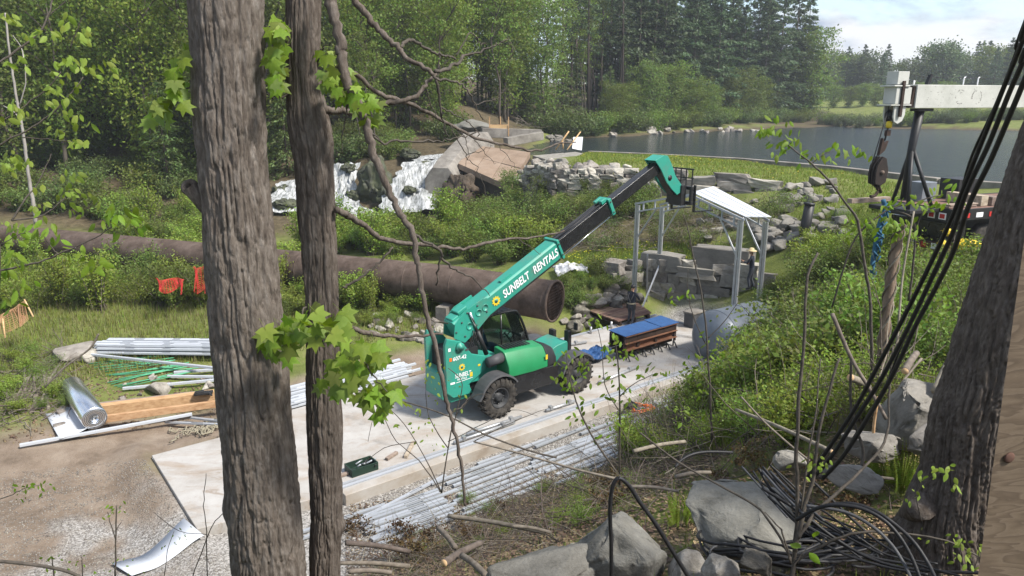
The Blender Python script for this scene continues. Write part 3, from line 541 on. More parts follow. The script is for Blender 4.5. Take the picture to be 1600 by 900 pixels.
# wheels
def wheel(u, v, side, yaw=0):
    c = uv(u, v, .655); ax = (Matrix.Rotation(yaw, 3, 'Z') @ EV)*side
    mb = MB(); mb.lathe(c, ax, [(.36, -.2), (.34, .12), (.33, .17), (.30, .17), (.27, .06), (.14, .05), (.13, .13), (.06, .14)], 28)
    rim = mb.build('wheel', M['rim'], TH)
    mb = MB(); mb.lathe(c, ax, [(.34, -.19), (.44, -.215), (.56, -.215), (.605, -.17), (.61, 0), (.605, .17), (.56, .215), (.44, .215), (.36, .19), (.335, .16)], 40, caps=False)
    aa = Vector((0, 0, 1)); bb = ax.cross(aa)
    for k in range(20):
        for sgn in (-1, 1):
            an = 2*PI*(k+(.5 if sgn > 0 else 0))/20; pts = []
            for (da, h, r0) in ((0, .01, .60), (.13, .225, .565)):
                for dw in (-.055, .055):
                    t = an+da+dw
                    for r in (r0-.02, r0+.052 if h < .1 else r0+.065):
                        pts.append(c+(aa*math.cos(t)+bb*math.sin(t))*r+ax*h*sgn)
            mb.add(pts, [(0,1,3,2),(4,6,7,5),(0,4,5,1),(2,3,7,6),(0,2,6,4),(1,5,7,3)])
            t0 = an+.13; pts = []   # shoulder of the lug
            for h, r0, r1 in ((.225, .5, .625), (.235, .46, .56)):
                for dw in (-.05, .05):
                    for r in (r0, r1): pts.append(c+(aa*math.cos(t0+dw)+bb*math.sin(t0+dw))*r+ax*h*sgn)
            mb.add(pts, [(0,1,3,2),(4,6,7,5),(0,4,5,1),(2,3,7,6),(0,2,6,4),(1,5,7,3)])
    mb.build('tyre', M['rubber'], rim)
    for k in range(8):
        t = 2*PI*k/8; mb = MB(); mb.lathe(c+(aa*math.cos(t)+bb*math.sin(t))*.2, ax, [(.022, .05), (.022, .085)], 6); mb.build('wheel_nut', M['plastic_grey'], rim)
    mb = MB(); pts = []
    for k in range(13):
        t = math.radians(8 + 140*k/12); r = .77+(.06 if k == 0 else 0)
        pts.append((u+math.cos(PI-t)*-r if False else u-math.cos(t)*r, .655+math.sin(t)*r))
    secs = []
    for (uu, zz), k in zip(pts, range(13)):
        iu, iz = u+(uu-u)*.955, .655+(zz-.655)*.955
        s0, s1 = v-side*.24, v+side*.24
        secs.append([uv(uu, s0, zz), uv(uu, s1, zz), uv(u+(uu-u)*.93, s1+side*.02, .655+(zz-.655)*.93), uv(iu, s0, iz)])
    loft(mb, secs); mb.build('fender', M['plastic_grey'], TH)
wheel(5.62, 1.22, -1); wheel(8.85, 1.22, -1, .0); wheel(5.62, 3.32, 1); wheel(8.85, 3.32, 1, .0)
for u in (5.62, 8.85):
    mb = MB(); mb.tube([uv(u, 1.3, .655), uv(u, 3.25, .655)], .12, 12); mb.lathe(uv(u, 2.27, .655), EU, [(.1, -.25), (.22, -.1), (.22, .1), (.1, .25)], 16); mb.build('axle', M['black'], TH)
mb = MB(); mb.tube([uv(9.0, 1.85, 1.95), uv(9.12, 1.6, 2.1)], .015, 6); mb.box(uv(9.14, 1.55, 2.15), (.05, .16, .24), MU); mb.build('mirror', M['black'], TH)
mb = MB(); mb.box(uv(4.0, 1.9, 1.75), (.05, .12, .12), MU); mb.build('tail_light', M['red_net'], TH)
# bolts, hoses, warning labels
for (s_, h) in ((-1.1, -.3), (-.8, -.15), (-.5, .0), (-.1, -.02), (-.9, -.6), (-.4, -.55), (.1, -.4)):
    mb = MB(); mb.lathe(bp(s_, h, 1.83), -EV, [(.03, 0), (.03, .02)], 8); mb.build('bolt', M['plastic_grey'], BOOM)
for (s_, h, c_) in ((-.15, -.25, 'teal'), (.12, -.25, 'teal'), (-.62, -.42, 'teal')):
    mb = MB(); mb.lathe(bp(s_, h, 1.83), -EV, [(.12, 0), (.12, .012), (.09, .012), (.09, .004)], 20); mb.build('pin_cap', M[c_], BOOM)
for k in range(4):
    a = uv(4.9+.09*k, 1.78+.03*k, 2.0); b = uv(5.5+.05*k, 2.0, 2.9); mb = MB(); mb.tube(smoothpath([a, a.lerp(b, .4)+EZ*(.28-.05*k)-EV*.12, a.lerp(b, .8)-EU*.15, b], 6), .018, 6); mb.build('hydraulic_hose', M['black'], TH)
for (u, z, w0, h0, c_) in ((4.2, 1.25, .16, .06, 'white_paint'), (4.9, 1.35, .10, .14, 'yellow'), (4.15, 2.3, .08, .1, 'white_paint'), (4.75, 2.2, .12, .07, 'plastic_grey'), (5.2, 1.62, .09, .06, 'yellow')):
    mb = MB(); mb.prism([uv(u, 1.617, z), uv(u+w0, 1.617, z), uv(u+w0, 1.617, z+h0), uv(u, 1.617, z+h0)], -EV*.004); mb.build('decal', M[c_], body)
mb = MB(); mb.prism([uv(4.4, 1.617, 1.26), uv(5.0, 1.617, 1.30), uv(5.0, 1.617, 1.315), uv(4.4, 1.617, 1.275)], -EV*.003); mb.build('stripe', M['white_paint'], body)
for (s_, h) in ((3.45, -.1), (3.45, -.5), (6.05, -.1), (6.05, -.5)):
    mb = MB(); mb.lathe(bp(s_, h, 1.86 if s_ > 5 else 1.81), -EV, [(.028, 0), (.028, .02)], 8); mb.build('bolt', M['plastic_grey'], BOOM)
# lettering and flower emblem
def flower(c, X, Y, r, parent):
    X = Vector(X).normalized(); Y = Vector(Y).normalized(); Z = X.cross(Y); mb = MB()
    for k in range(10):
        t = 2*PI*k/10; d = X*math.cos(t)+Y*math.sin(t); e = X*math.cos(t+.3)+Y*math.sin(t+.3); f = X*math.cos(t-.3)+Y*math.sin(t-.3)
        mb.prism([c+f*r*.4, c+f*r*.72, c+d*r, c+e*r*.72, c+e*r*.4], Z*.003)
    fl = mb.build('flower_emblem', M['yellow'], parent); mb = MB(); mb.lathe(c, Z, [(r*.42, .001), (r*.42, .005)], 16); mb.build('flower_centre', M['teal'], parent)
    mb = MB(); mb.lathe(c, Z, [(r*.16, .002), (r*.16, .008)], 12); mb.build('flower_dot', M['brownred'], parent)
BX = EU*BC+EZ*BS; BY = -EU*BS+EZ*BC
text('lettering', 'SUNBELT  RENTALS', bp(.86, -.435, 1.846), BX, BY, .36, M['white_paint'], BOOM, shear=.18, bold=.006, width=.765)
flower(bp(.56, -.32, 1.848), BX, BY, .17, BOOM)
text('lettering', '607-42', uv(4.30, 1.615, 1.98), EU, EZ, .17, M['white_paint'], body, shear=.1, bold=.002)
mb = MB(); mb.prism([uv(4.18, 1.615, 1.985), uv(4.27, 1.615, 1.985), uv(4.27, 1.615, 2.09), uv(4.18, 1.615, 2.09)], -EV*.004); mb.build('decal', M['orange'], body)
flower(uv(4.62, 1.617, 1.72), EU, EZ, .12, body)
text('lettering', 'SUNBELT', uv(4.36, 1.615, 1.42), EU, EZ, .19, M['white_paint'], body, shear=.1, bold=.002, width=.75)
text('lettering', 'RENTALS', uv(4.44, 1.615, 1.33), EU, EZ, .085, M['white_paint'], body, shear=.1, bold=.001)

# ------------------------------------------------------------------ steel frame going up at the far end of the pad
FR = empty('steel_shed', uv(17.2, 3.7, 0), 'unfinished galvanized steel shed frame with one roof slope sheeted', 'shed frame')
def post(u, v, z0, z1):
    mb = MB(); mb.beam(uv(u, v-.07, z0), uv(u, v-.07, z1), .10, .07, EU); mb.beam(uv(u, v+.07, z0), uv(u, v+.07, z1), .10, .07, EU); mb.build('post', M['galv_post'], FR)
    mb = MB(); mb.box(uv(u, v, z0+.03), (.25, .32, .015), MU); mb.build('base_plate', M['galv_post'], FR)
def truss(u, vl, vr, va, ze, za):
    for (v0, z0, v1, z1) in ((vl, ze, va, za), (vr, ze, va, za)):
        mb = MB(); mb.beam(uv(u, v0+(.15 if v0 > v1 else -.15), z0-.03), uv(u, v1, z1), .08, .07, EU); mb.build('top_chord', M['galv'], FR)
        mb = MB(); mb.beam(uv(u, v0, z0-.36), uv(u, v1, z1-.34), .06, .06, EU); mb.build('bottom_chord', M['galv'], FR)
        for t in (.12, .35, .6, .82):
            mb = MB(); p = Vector((0, 0, 0)); v = v0+(v1-v0)*t; z = z0+(z1-z0)*t; mb.beam(uv(u, v, z-.33), uv(u, v, z-.03), .06, .05, EU); mb.build('web', M['galv'], FR)
        mb = MB(); v = v0+(v1-v0)*.38; mb.beam(uv(u, v0, z0-1.6), uv(u, v, z0+(z1-z0)*.38-.36), .06, .05, EU); mb.build('brace', M['galv_post'], FR)
truss(17.2, 6.45, 1.1, 3.6, 5.05, 5.72); post(17.2, 6.45, 0, 4.98); post(17.2, 1.1, 0, 4.98)
truss(19.4, 6.95, 1.45, 4.2, 4.75, 5.72); post(19.4, 6.95, -.1, 4.65); post(19.4, 1.45, 0, 4.65)
mb = MB(); mb.beam(uv(18.6, 6.9, .2), uv(18.1, 6.55, 2.6), .07, .05); mb.build('brace', M['galv_post'], FR)
mb = MB(); mb.beam(uv(17.4, 6.2, .05), uv(19.3, 6.8, 2.0), .06, .06); mb.build('brace', M['galv_post'], FR)
def sheet(pts, name, mat, th=.03, ribs=4):
    a, b, c, d = [Vector(p) for p in pts]; mb = MB(); n = (b-a).cross(d-a).normalized(); n = n if n.z > 0 else -n
    mb.prism([a, b, c, d], n*th)
    o = mb.build(name, mat, FR)
    for k in range(1, ribs):
        t = k/ribs; mb = MB(); mb.beam(a.lerp(b, t)+n*(th+.006), d.lerp(c, t)+n*(th+.006), .03, .012, n); mb.build('rib', mat, o)
sheet([uv(17.25, 3.55, 5.80), uv(19.45, 4.2, 5.82), uv(19.45, 1.25, 4.86), uv(17.25, .95, 5.12)], 'roof_panel', M['white_steel'])
# ------------------------------------------------------------------ trough of rusty steel beams with a blue cover
HP = empty('steel_trough', uv(13.8, 2.8, 0), 'rusty brown steel beam assembly with a blue top standing on the pad', 'beam assembly')
mb = MB(); mb.beam(uv(12.35, 2.35, .78), uv(15.25, 2.35, .78), .05, .26); mb.build('side_beam', M['rust_dark'], HP, bevel=.008)
mb = MB(); mb.beam(uv(12.4, 2.42, .50), uv(15.2, 2.42, .50), .04, .24); mb.build('side_beam', M['rust_beam'], HP, bevel=.008)
for z in (.37, .64, .925):
    mb = MB(); mb.beam(uv(12.35, 2.32, z), uv(15.25, 2.32, z), .16, .025); mb.build('flange', M['rust_beam'], HP)
for u in (12.4, 13.1, 14.1, 15.2):
    mb = MB(); mb.beam(uv(u, 2.34, .2), uv(u, 2.34, .9), .04, .13, EU); mb.build('stiffener', M['rust_dark'], HP)
mb = MB(); mb.beam(uv(12.35, 3.1, .62), uv(15.25, 3.1, .62), .06, .62); mb.build('side_beam', M['rust_dark'], HP)
mb = MB(); ubox(mb, 12.4, 15.2, 2.45, 3.05, .15, .3); mb.build('bottom_plate', M['rust_dark'], HP)
mb = MB(); mb.prism([uv(12.3, 2.26, .945), uv(14.25, 2.26, .945), uv(14.25, 3.15, .98), uv(12.3, 3.15, .98)], (0, 0, .03)); mb.build('cover', M['blue_tarp'], HP, bevel=.01)
mb = MB(); mb.prism([uv(14.28, 2.24, .945), uv(15.3, 2.24, .945), uv(15.3, 3.17, 1.0), uv(14.28, 3.17, 1.0)], (0, 0, .03)); mb.build('cover', M['blue_tarp'], HP, bevel=.01)
for u in (12.5, 12.95, 13.4, 13.85, 14.3, 14.75, 15.15):
    mb = MB(); mb.beam(uv(u, 2.3, .19), uv(u-.12, 2.05, .02), .04, .04); mb.beam(uv(u, 2.35, .2), uv(u, 2.35, .0), .05, .05); mb.build('leg', M['black'], HP)
# blue tarpaulin beside it: crumpled sheet
def crumple(name, c, a, b, n, amp, mat, label, cat, seed=0, drop=0.0, zoff=.02, gnd=True):
    c = Vector(c); a = Vector(a); b = Vector(b); vs = []; fs = []
    for i in range(n+1):
        for j in range(n+1):
            s, t = i/n-.5, j/n-.5; rr = 1-.16*vnoise(np.array([s*5+seed]), np.array([t*5]), np.array([seed+.5]))[0]*(abs(s)+abs(t))*2
            p = c+a*s*rr+b*t*rr
            nz = abs(float(fbm(s*7+seed, t*7, seed*.7, 4)))*2*amp+float(vnoise(s*3+seed*2, t*3, 3.3))*amp*.8
            z = (hz(p.x, p.y) if gnd else c.z)+zoff+nz-drop*(s*s+t*t); vs.append((p.x, p.y, z))
    for i in range(n):
        for j in range(n): q = i*(n+1)+j; fs.append((q, q+1, q+n+2, q+n+1))
    mb = MB(); mb.add(vs, fs, True); o = mb.build(name, mat, base=c)
    o.modifiers.new('solid', 'SOLIDIFY').thickness = .012
    return tag(o, label, cat)
crumple('tarpaulin', uv(11.5, 3.1, .05), EU*1.5, EV*1.1, 26, .30, M['blue_tarp'], 'crumpled blue tarpaulin at the near end of the rusty beam assembly', 'tarpaulin', 3, gnd=False)
crumple('plastic_sheeting', (2.75, 33.4, 2), (1.7, .35, 0), (-.3, 1.3, 0), 34, .32, M['plastic_sheet'], 'crumpled grey plastic sheeting on the grass above the pipe mouth', 'plastic sheet', 9)
# ------------------------------------------------------------------ tank
TK = empty('steel_tank', (8.4, 26.3, 0), 'grey steel tank with a domed end half hidden by bushes', 'tank')
ta = Vector((.83, .56, 0)).normalized(); tcn = Vector((7.5, 26.0, .8))
mb = MB(); mb.lathe(tcn, ta, [(.02, -.42), (.35, -.38), (.7, -.25), (.92, -.1), (1.04, .08), (1.06, .2), (1.06, 2.6), (1.0, 2.75), (.6, 2.95), (.02, 3.0)], 40, caps=False); mb.build('shell', M['tank'], TK)
for h in (.2, 1.4): mb = MB(); mb.lathe(tcn, ta, [(1.062, h), (1.085, h+.01), (1.085, h+.05), (1.062, h+.06)], 40, caps=False); mb.build('seam', M['tank'], TK)
for h in (.6, 2.2): mb = MB(); mb.box(tcn+ta*h-Vector((0, 0, .95)), (.3, 1.6, .5), MU); mb.build('saddle', M['rust_dark'], TK)
UB = empty('storage_bin', (7.85, 30.2, 0), 'small grey lidded plastic bin on the gravel behind the tank', 'bin')
mb = MB(); mb.box((7.85, 30.2, .30), (.75, .5, .6), MU); mb.build('tub', M['plastic_grey'], UB, bevel=.03); mb = MB(); mb.box((7.85, 30.2, .645), (.82, .57, .08), MU); mb.build('lid', M['concrete_old'], UB, bevel=.02)
# ------------------------------------------------------------------ plank platform beside the pad
PL = empty('plank_platform', uv(15.6, 7.0, 0), 'low platform of brown planks beside the pad at the foot of the stone wall', 'platform')
pa, pb, pc_, pd = [gp(*p, .3) for p in [(920, 485), (966, 501), (1018, 488), (985, 464)]]
for k in range(11):
    t0, t1 = k/11+.006, (k+1)/11-.006; mb = MB(); zz = Vector((0, 0, random.uniform(-.012, .012)))
    mb.prism([pa.lerp(pb, t0)+zz, pa.lerp(pb, t1)+zz, pd.lerp(pc_, t1)+zz, pd.lerp(pc_, t0)+zz], (0, 0, -.05)); mb.build('plank', M['wood_brown'], PL)
for t in (.08, .5, .92):
    mb = MB(); mb.beam(pa.lerp(pd, t)-Vector((0, 0, .16)), pb.lerp(pc_, t)-Vector((0, 0, .16)), .1, .2); mb.build('joist', M['rust_dark'], PL)
for p in (pa, pb, pc_, pd):
    q = p.lerp((pa+pc_)/2, .08); mb = MB(); mb.beam(q-Vector((0, 0, .26)), Vector((q.x, q.y, min(hz(q.x, q.y)-.1, -.4))), .12, .12, EU); mb.build('leg', M['wood_grey'], PL)

# ------------------------------------------------------------------ steel channels
def channel_mesh(name, L_, w_=.09, h_=.045, th=.006, seed=0, mat='galv'):
    mb = MB(); rnd = random.Random(seed)
    mb.box((0, 0, th/2), (L_, w_, th)); mb.box((0, w_/2, h_/2), (L_, th, h_)); mb.box((0, -w_/2, h_/2), (L_, th, h_))
    mb.box((0, w_/2-.012, h_), (L_, .024, th)); mb.box((0, -w_/2+.012, h_), (L_, .024, th))
    x = -L_/2
    while x < L_/2-.1:
        l = min(rnd.uniform(.7, 1.3), L_/2-x); mb.box((x+l/2, 0, h_+.002), (l, w_*.98, .006)); x += l+rnd.uniform(.25, .5)
    return mb.mesh(name, M[mat])
CH = [channel_mesh('channel', L_, seed=i) for i, L_ in enumerate((2.2, 2.6, 3.0, 3.4))]
CHP = [channel_mesh('channel', L_, .10, .06, seed=10+i, mat='white_steel') for i, L_ in enumerate((5.5, 6.2, 5.9))]
def channel(me, c, d, label, group, roll=0, pitch=0, name='steel_channel'):
    d = Vector(d).normalized(); o = put(name, me, None, c, (roll, -math.asin(max(-1, min(1, d.z)))+pitch, math.atan2(d.y, d.x)))
    return tag(o, label, 'channel', group)
rs = random.Random(5)
GL = 'galvanized steel channels laid on the gravel below the pad'
LB = 'galvanized slotted channel lying side by side with others on the gravel below the pad kerb'
for (u0, v0, v1, n, me_k, jit) in ((1.0, -1.1, -2.35, 10, 0, .12), (3.5, -.75, -2.5, 9, 1, .45), (5.9, -1.3, -2.75, 8, 0, .5), (8.2, -1.0, -2.75, 9, 2, .45), (10.9, -.9, -2.3, 6, 0, .4), (-.9, -.8, -1.1, 2, 3, .2)):
    for k in range(n):
        v = v0+(v1-v0)*k/max(n-1, 1)+rs.uniform(-.035, .035); u = u0+rs.uniform(-jit, jit)+(-.18)*(v-v0)*-1; c = uv(u, v, 0); c.z = -.235+rs.uniform(0, .012)
        a = UA+rs.uniform(-.022, .022)-(.05 if u0 < 3 else 0); channel(CH[me_k], c, (math.cos(a), math.sin(a), rs.uniform(-.01, .01)), LB, GL, roll=0)
for (u, v, a, k, lab) in ((4.9, -.62, .0, 1, 'lone galvanized channel on the gravel beside the yellow drill'), (6.6, -.75, .05, 0, 'short galvanized channel on the gravel right of the yellow drill'), (.9, -.95, .2, 3, 'galvanized channel lying askew at the left end of the kerb gravel'), (9.6, -.85, .1, 0, 'galvanized channel on the gravel by the orange cord')):
    c = uv(u, v, 0); c.z = hz(c.x, c.y)+.05; channel(CH[k], c, (math.cos(UA+a), math.sin(UA+a), 0), lab, None)
# sill angle bolted along the kerb, and loose posts on the pad
mb = MB()
mb.beam(uv(-.1, .12, .02), uv(17.9, .12, .02), .10, .035); mb.beam(uv(-.1, .20, .05), uv(17.9, .20, .05), .02, .09); tag(mb.build('sill_channel', M['galv'], base=uv(8, .12, 0)), 'long galvanized sill channel fixed along the near edge of the pad', 'channel')
mb = MB(); mb.beam(uv(9.5, 5.6, .03), uv(17.8, 5.6, .03), .11, .05); tag(mb.build('sill_channel', M['galv'], base=uv(13, 5.6, 0)), 'galvanized sill channel along the far edge of the pad', 'channel')
mb = MB(); mb.beam(uv(17.75, .4, .03), uv(17.75, 5.4, .03), .11, .05); tag(mb.build('sill_channel', M['galv'], base=uv(17.7, 3, 0)), 'galvanized sill channel across the end of the pad', 'channel')
for i, (u, v, l, a, lab) in enumerate(((4.6, .42, 2.2, .02, 'grey steel tube lying on the pad in front of the rear wheel'), (5.1, .62, 2.0, -.01, 'grey steel tube lying behind another on the pad edge'), (7.6, .5, 1.2, .0, 'short steel tube with brackets on the pad between the wheels'), (10.6, 4.6, 2.6, .3, 'steel tube lying askew on the pad ahead of the front wheel'), (11.4, 4.9, 2.4, -.25, 'steel tube lying across another ahead of the front wheel'), (11.0, 1.3, 2.2, .12, 'steel tube on the pad below the rusty beam assembly'))):
    t = empty('steel_tube', uv(u, v, .07), lab, 'tube'); d = Vector((math.cos(UA+a), math.sin(UA+a), 0)); c = uv(u, v, .07)
    mb = MB(); mb.tube([c-d*l/2, c+d*l/2], .05, 10); mb.build('tube_body', M['galv_post'], t)
    for s in (-.35, .3):
        mb = MB(); mb.box(c+d*l*s+Vector((0, 0, .05)), (.1, .13, .12), MU); mb.build('bracket', M['galv_post'], t)
# anchor bolts stubs
for i, u in enumerate((9.2, 10.2, 11.2, 12.4, 13.6, 14.8)):
    mb = MB(); mb.tube([uv(u, 5.45, 0), uv(u, 5.45, .3)], .05, 8); tag(mb.build('pipe_stub', M['galv_post'], base=uv(u, 5.45, 0)), 'short upright pipe stub along the far edge of the pad', 'pipe stub', 'pipe stubs along the far edge of the pad')
# pile behind the machine
GP = 'steel channels stacked behind the telehandler'
for k in range(14):
    lay = k//7; i = k % 7; u = 2.6+rs.uniform(-.25, .25); c = uv(u, 6.0+i*.16+lay*.05, 0); c.z = hz(c.x, c.y)+.16+lay*.11+i*.02; a = UA+rs.uniform(-.03, .03)+.03
    channel(CHP[k % 3], c, (math.cos(a), math.sin(a), .0), 'white galvanized channel in the stack behind the telehandler', GP)
for i, (u, v, a, lab) in enumerate(((-.8, 5.9, -.9, 'steel channel lying crosswise at the left end of the stack behind the second trunk'), (-1.3, 6.3, -.75, 'second crosswise channel at the left end of the stack, farther from the pad'), (1.2, 5.62, .1, 'steel channel along the pad edge just in front of the stack'))):
    c = uv(u, v, 0); c.z = hz(c.x, c.y)+.1; channel(CH[3], c, (math.cos(UA+a), math.sin(UA+a), 0), lab, None)
# white pile at the left
GW = 'white steel channels piled in the dirt on the left'
for k in range(16):
    lay = k//6; i = k % 6; c = Vector((-12.6+rs.uniform(-.15, .15)+i*.05, 25.4+i*.2+lay*.1, 0)); c.z = hz(c.x, c.y)+.22+lay*.12; a = rs.uniform(-.02, .02)-.02
    channel(CHP[k % 3], c, (math.cos(a), math.sin(a), 0), 'white steel channel in the pile on the dirt left of the trunks', GW)
for (p, q, z, lab) in (((124, 552), (345, 576), .45, 'white channel sticking out to the left across the front of the pile'), ((192, 607), (345, 593), .12, 'white channel on the dirt below the green rods'), ((262, 588), (345, 589), .15, 'short white channel next to the left trunk below the pile'), ((272, 582), (345, 577), .2, 'short white channel just under the pile beside the left trunk'), ((31, 696), (300, 647), -.02, 'long white rail lying in front of the timber beams')):
    a = gp(*p, z); b = gp(*q, z); a.z = max(z, hz(a.x, a.y)+.03); b.z = max(z, hz(b.x, b.y)+.03)
    mb = MB(); mb.beam(a, b, .10, .07); mb.beam(a+Vector((0, 0, .04)), b+Vector((0, 0, .04)), .06, .012); tag(mb.build('steel_rail', M['white_steel'], base=a), lab, 'rail')
for k in range(16):
    p = (137+k*5.0+rs.uniform(-3, 3), 574+k*1.7+rs.uniform(-4, 4)) if k < 11 else (168+(k-11)*5, 598+(k-11)*1.5)
    q = (p[0]+rs.uniform(100, 135), p[1]-rs.uniform(14, 24)-(9 if k > 10 else 0)); a = gp(*p, .12); b = gp(*q, .25); a.z = hz(a.x, a.y)+.06; b.z = max(hz(b.x, b.y)+.1, .2)
    mb = MB(); mb.tube([a, b], .018, 6); tag(mb.build('rebar_rod', M['rebar'], base=a), 'green coated rebar rod in the bundle on the dirt', 'rod', 'green rods on the dirt below the white pile')
# roll of insulation
ra = gp(112, 604, .35); rb = gp(148, 654, .35); RO = empty('foil_roll', (ra+rb)/2-Vector((0, 0, .35)), 'roll of shiny silver foil insulation on the dirt', 'roll')
ax = (rb-ra).normalized(); Lr = (rb-ra).length; 
mb = MB(); mb.lathe(ra, ax, [(.335, 0), (.345, .02), (.345, Lr-.02), (.335, Lr), (.09, Lr-.005), (.08, Lr-.15)], 40); mb.build('roll_body', M['silver'], RO)
mb = MB()
for k in range(5): r = .12+.045*k; mb.lathe(rb, ax, [(r, -.004), (r+.012, .006), (r+.024, -.004)], 36, caps=False)
mb.build('roll_layers', M['plastic_grey'], RO)
sd_ = ax.cross(EZ).normalized(); sd_ = sd_ if sd_.x < 0 else -sd_
mb = MB(); vs = []
for i in range(9):
    t = i/8; q = sd_*(.2+.75*t); z = -.345+.33*(1-t)**3*.4
    vs += [ra+q+Vector((0, 0, z)), rb+q+Vector((0, 0, z))]
mb.add(vs, [(2*i, 2*i+1, 2*i+3, 2*i+2) for i in range(8)], True); o = mb.build('loose_end', M['white_steel'], RO); o.modifiers.new('s', 'SOLIDIFY').thickness = .01
# timber beams
for (p, q, z, w_, h_, lab) in (((155, 640), (335, 617), .22, .26, .30, 'long new timber beam behind the foil roll'), ((160, 655), (345, 630), .14, .12, .22, 'timber plank leaning on the front of the long beam'), ((150, 633), (330, 612), .3, .20, .1, 'weathered grey timber on the far side of the long beam')):
    a = gp(*p, z); b = gp(*q, z); a.z = max(a.z, hz(a.x, a.y)+h_/2); b.z = max(b.z, hz(b.x, b.y)+h_/2); mb = MB(); mb.beam(a, b, w_, h_); tag(mb.build('timber_beam', M['wood' if 'grey' not in lab else 'wood_grey'], base=a, bevel=.01), lab, 'beam')
    bpy.context.scene.collection.objects[-1]
# black clamp tool on the beam
c = gp(318, 614, .42); mb = MB(); mb.box(c, (.55, .22, .08), Matrix.Rotation(.25, 3, 'Z')); mb.box(c+Vector((-.1, -.03, .05)), (.25, .14, .06), Matrix.Rotation(.5, 3, 'Z')); mb.tube([c+Vector((.2, -.1, .05)), c+Vector((.35, -.2, .0))], .03); tag(mb.build('tool_case', M['black'], base=c, bevel=.02), 'flat black tool case lying on the end of the timber beam', 'case')
# straps heap
ST = None; mb = MB(); c = gp(312, 660, 0)
for k in range(34):
    p = c+Vector((rs.gauss(0, .3), rs.gauss(0, .22), 0)); p.z = hz(p.x, p.y)+.05; pts = []
    a = rs.uniform(0, 6.28)
    for j in range(7): p = p+Vector((math.cos(a)*.09, math.sin(a)*.09, 0)); p.z = hz(p.x, p.y)+.04+abs(math.sin(j*1.3+k))*.12; a += rs.uniform(-1, 1); pts.append(p)
    mb.tube(pts, .02, 5)
tag(mb.build('strap_heap', M['webbing'], base=c), 'heap of tangled tan lifting straps on the dirt beside the pad corner', 'straps')
# curved white sheet at lower left
a, b, c, d = gp(172, 868, 0), gp(288, 815, 0), gp(319, 839, 0), gp(205, 893, 0); mb = MB(); vs = []; n = 14
for i in range(n+1):
    t = i/n
    for q in (a.lerp(b, t), d.lerp(c, t)): vs.append(q+Vector((0, 0, hz(q.x, q.y)+.03+.13*(2*t-1)**2*(.4+.6*t))))
mb.add(vs, [(2*i, 2*i+1, 2*i+3, 2*i+2) for i in range(n)], True); o = mb.build('metal_sheet', M['white_steel'], base=a); o.modifiers.new('s', 'SOLIDIFY').thickness = .008; tag(o, 'slightly curved white metal sheet lying on the gravel', 'sheet')
# things on the pad's near edge
TB = empty('tool_tray', gp(565, 735, 0), 'dark green tool tray with tools at the pad edge beside the second trunk', 'tool tray'); c = gp(565, 735, 0)
mb = MB(); mb.box(c+Vector((0, 0, .02)), (.75, .45, .04), MU)
for dx, dy, sx, sy in ((0, .22, .75, .03), (0, -.22, .75, .03), (.365, 0, .03, .41), (-.365, 0, .03, .41)): mb.box(c+EU*dx+EV*dy+Vector((0, 0, .12)), (sx, sy, .2), MU)
mb.build('tray', nmat('tray_green', [(.012, .028, .02), (.02, .04, .028)], bump=0, rough=.5), TB)
for k in range(7):
    mb = MB(); p = c+EU*rs.uniform(-.35, .35)+EV*rs.uniform(-.2, .2)+Vector((0, 0, .12)); mb.tube([p, p+Vector((rs.uniform(-.25, .25), rs.uniform(-.2, .2), .06))], .025, 6); mb.build('tool', M['black' if k % 2 else 'galv'], TB)
for i, (p, l, lab) in enumerate((((541, 740), .5, 'short offcut of timber against the tool tray'), ((612, 712), .45, 'timber offcut among leaves on the pad edge'), ((640, 702), .9, 'thin timber lath on the pad edge right of the tool tray'))):
    c = gp(*p, .05); mb = MB(); a = .4*i; d = Vector((math.cos(UA+a), math.sin(UA+a), 0)); mb.beam(c-d*l/2, c+d*l/2, .1, .07); tag(mb.build('timber_offcut', M['wood_grey'], base=c, bevel=.006), lab, 'offcut')
DR = empty('cordless_drill', gp(823, 668, -.25), 'yellow and black cordless drill lying on the gravel below the kerb', 'drill'); c = gp(823, 668, -.22)
mb = MB(); mb.tube([c, c+EU*.28+EZ*.06], [.06, .05], 10); mb.build('motor', M['yellow'], DR, bevel=.008); mb = MB(); mb.tube([c+EU*.28+EZ*.06, c+EU*.4+EZ*.08], [.04, .02], 8); mb.build('chuck', M['black'], DR)
mb = MB(); mb.tube([c+EU*.06, c-EV*.2-EZ*.02], .035, 8); mb.box(c-EV*.26, (.13, .1, .12), MU); mb.build('handle', M['black'], DR)
mb = MB(); c = gp(1000, 640, -.1); pts = []
for k in range(60): t = k*.55; r = .28+.08*math.sin(k*1.7); pts.append(c+Vector((math.cos(t)*r*1.3, math.sin(t)*r, .06+.05*math.sin(k*2.1))))
mb.tube(pts, .014, 5); tag(mb.build('extension_cord', M['orange'], base=c), 'coil of orange extension cord on the gravel near the bushes', 'cord')
c = gp(985, 640, -.1); mb = MB(); mb.box(c+Vector((0, 0, .1)), (.4, .25, .2), MU); mb.tube([c+EZ*.2-EU*.1, c+EZ*.33, c+EZ*.2+EU*.1], .02); tag(mb.build('tool_bag', M['black'], base=c, bevel=.03), 'small black tool bag beside the orange cord', 'bag')
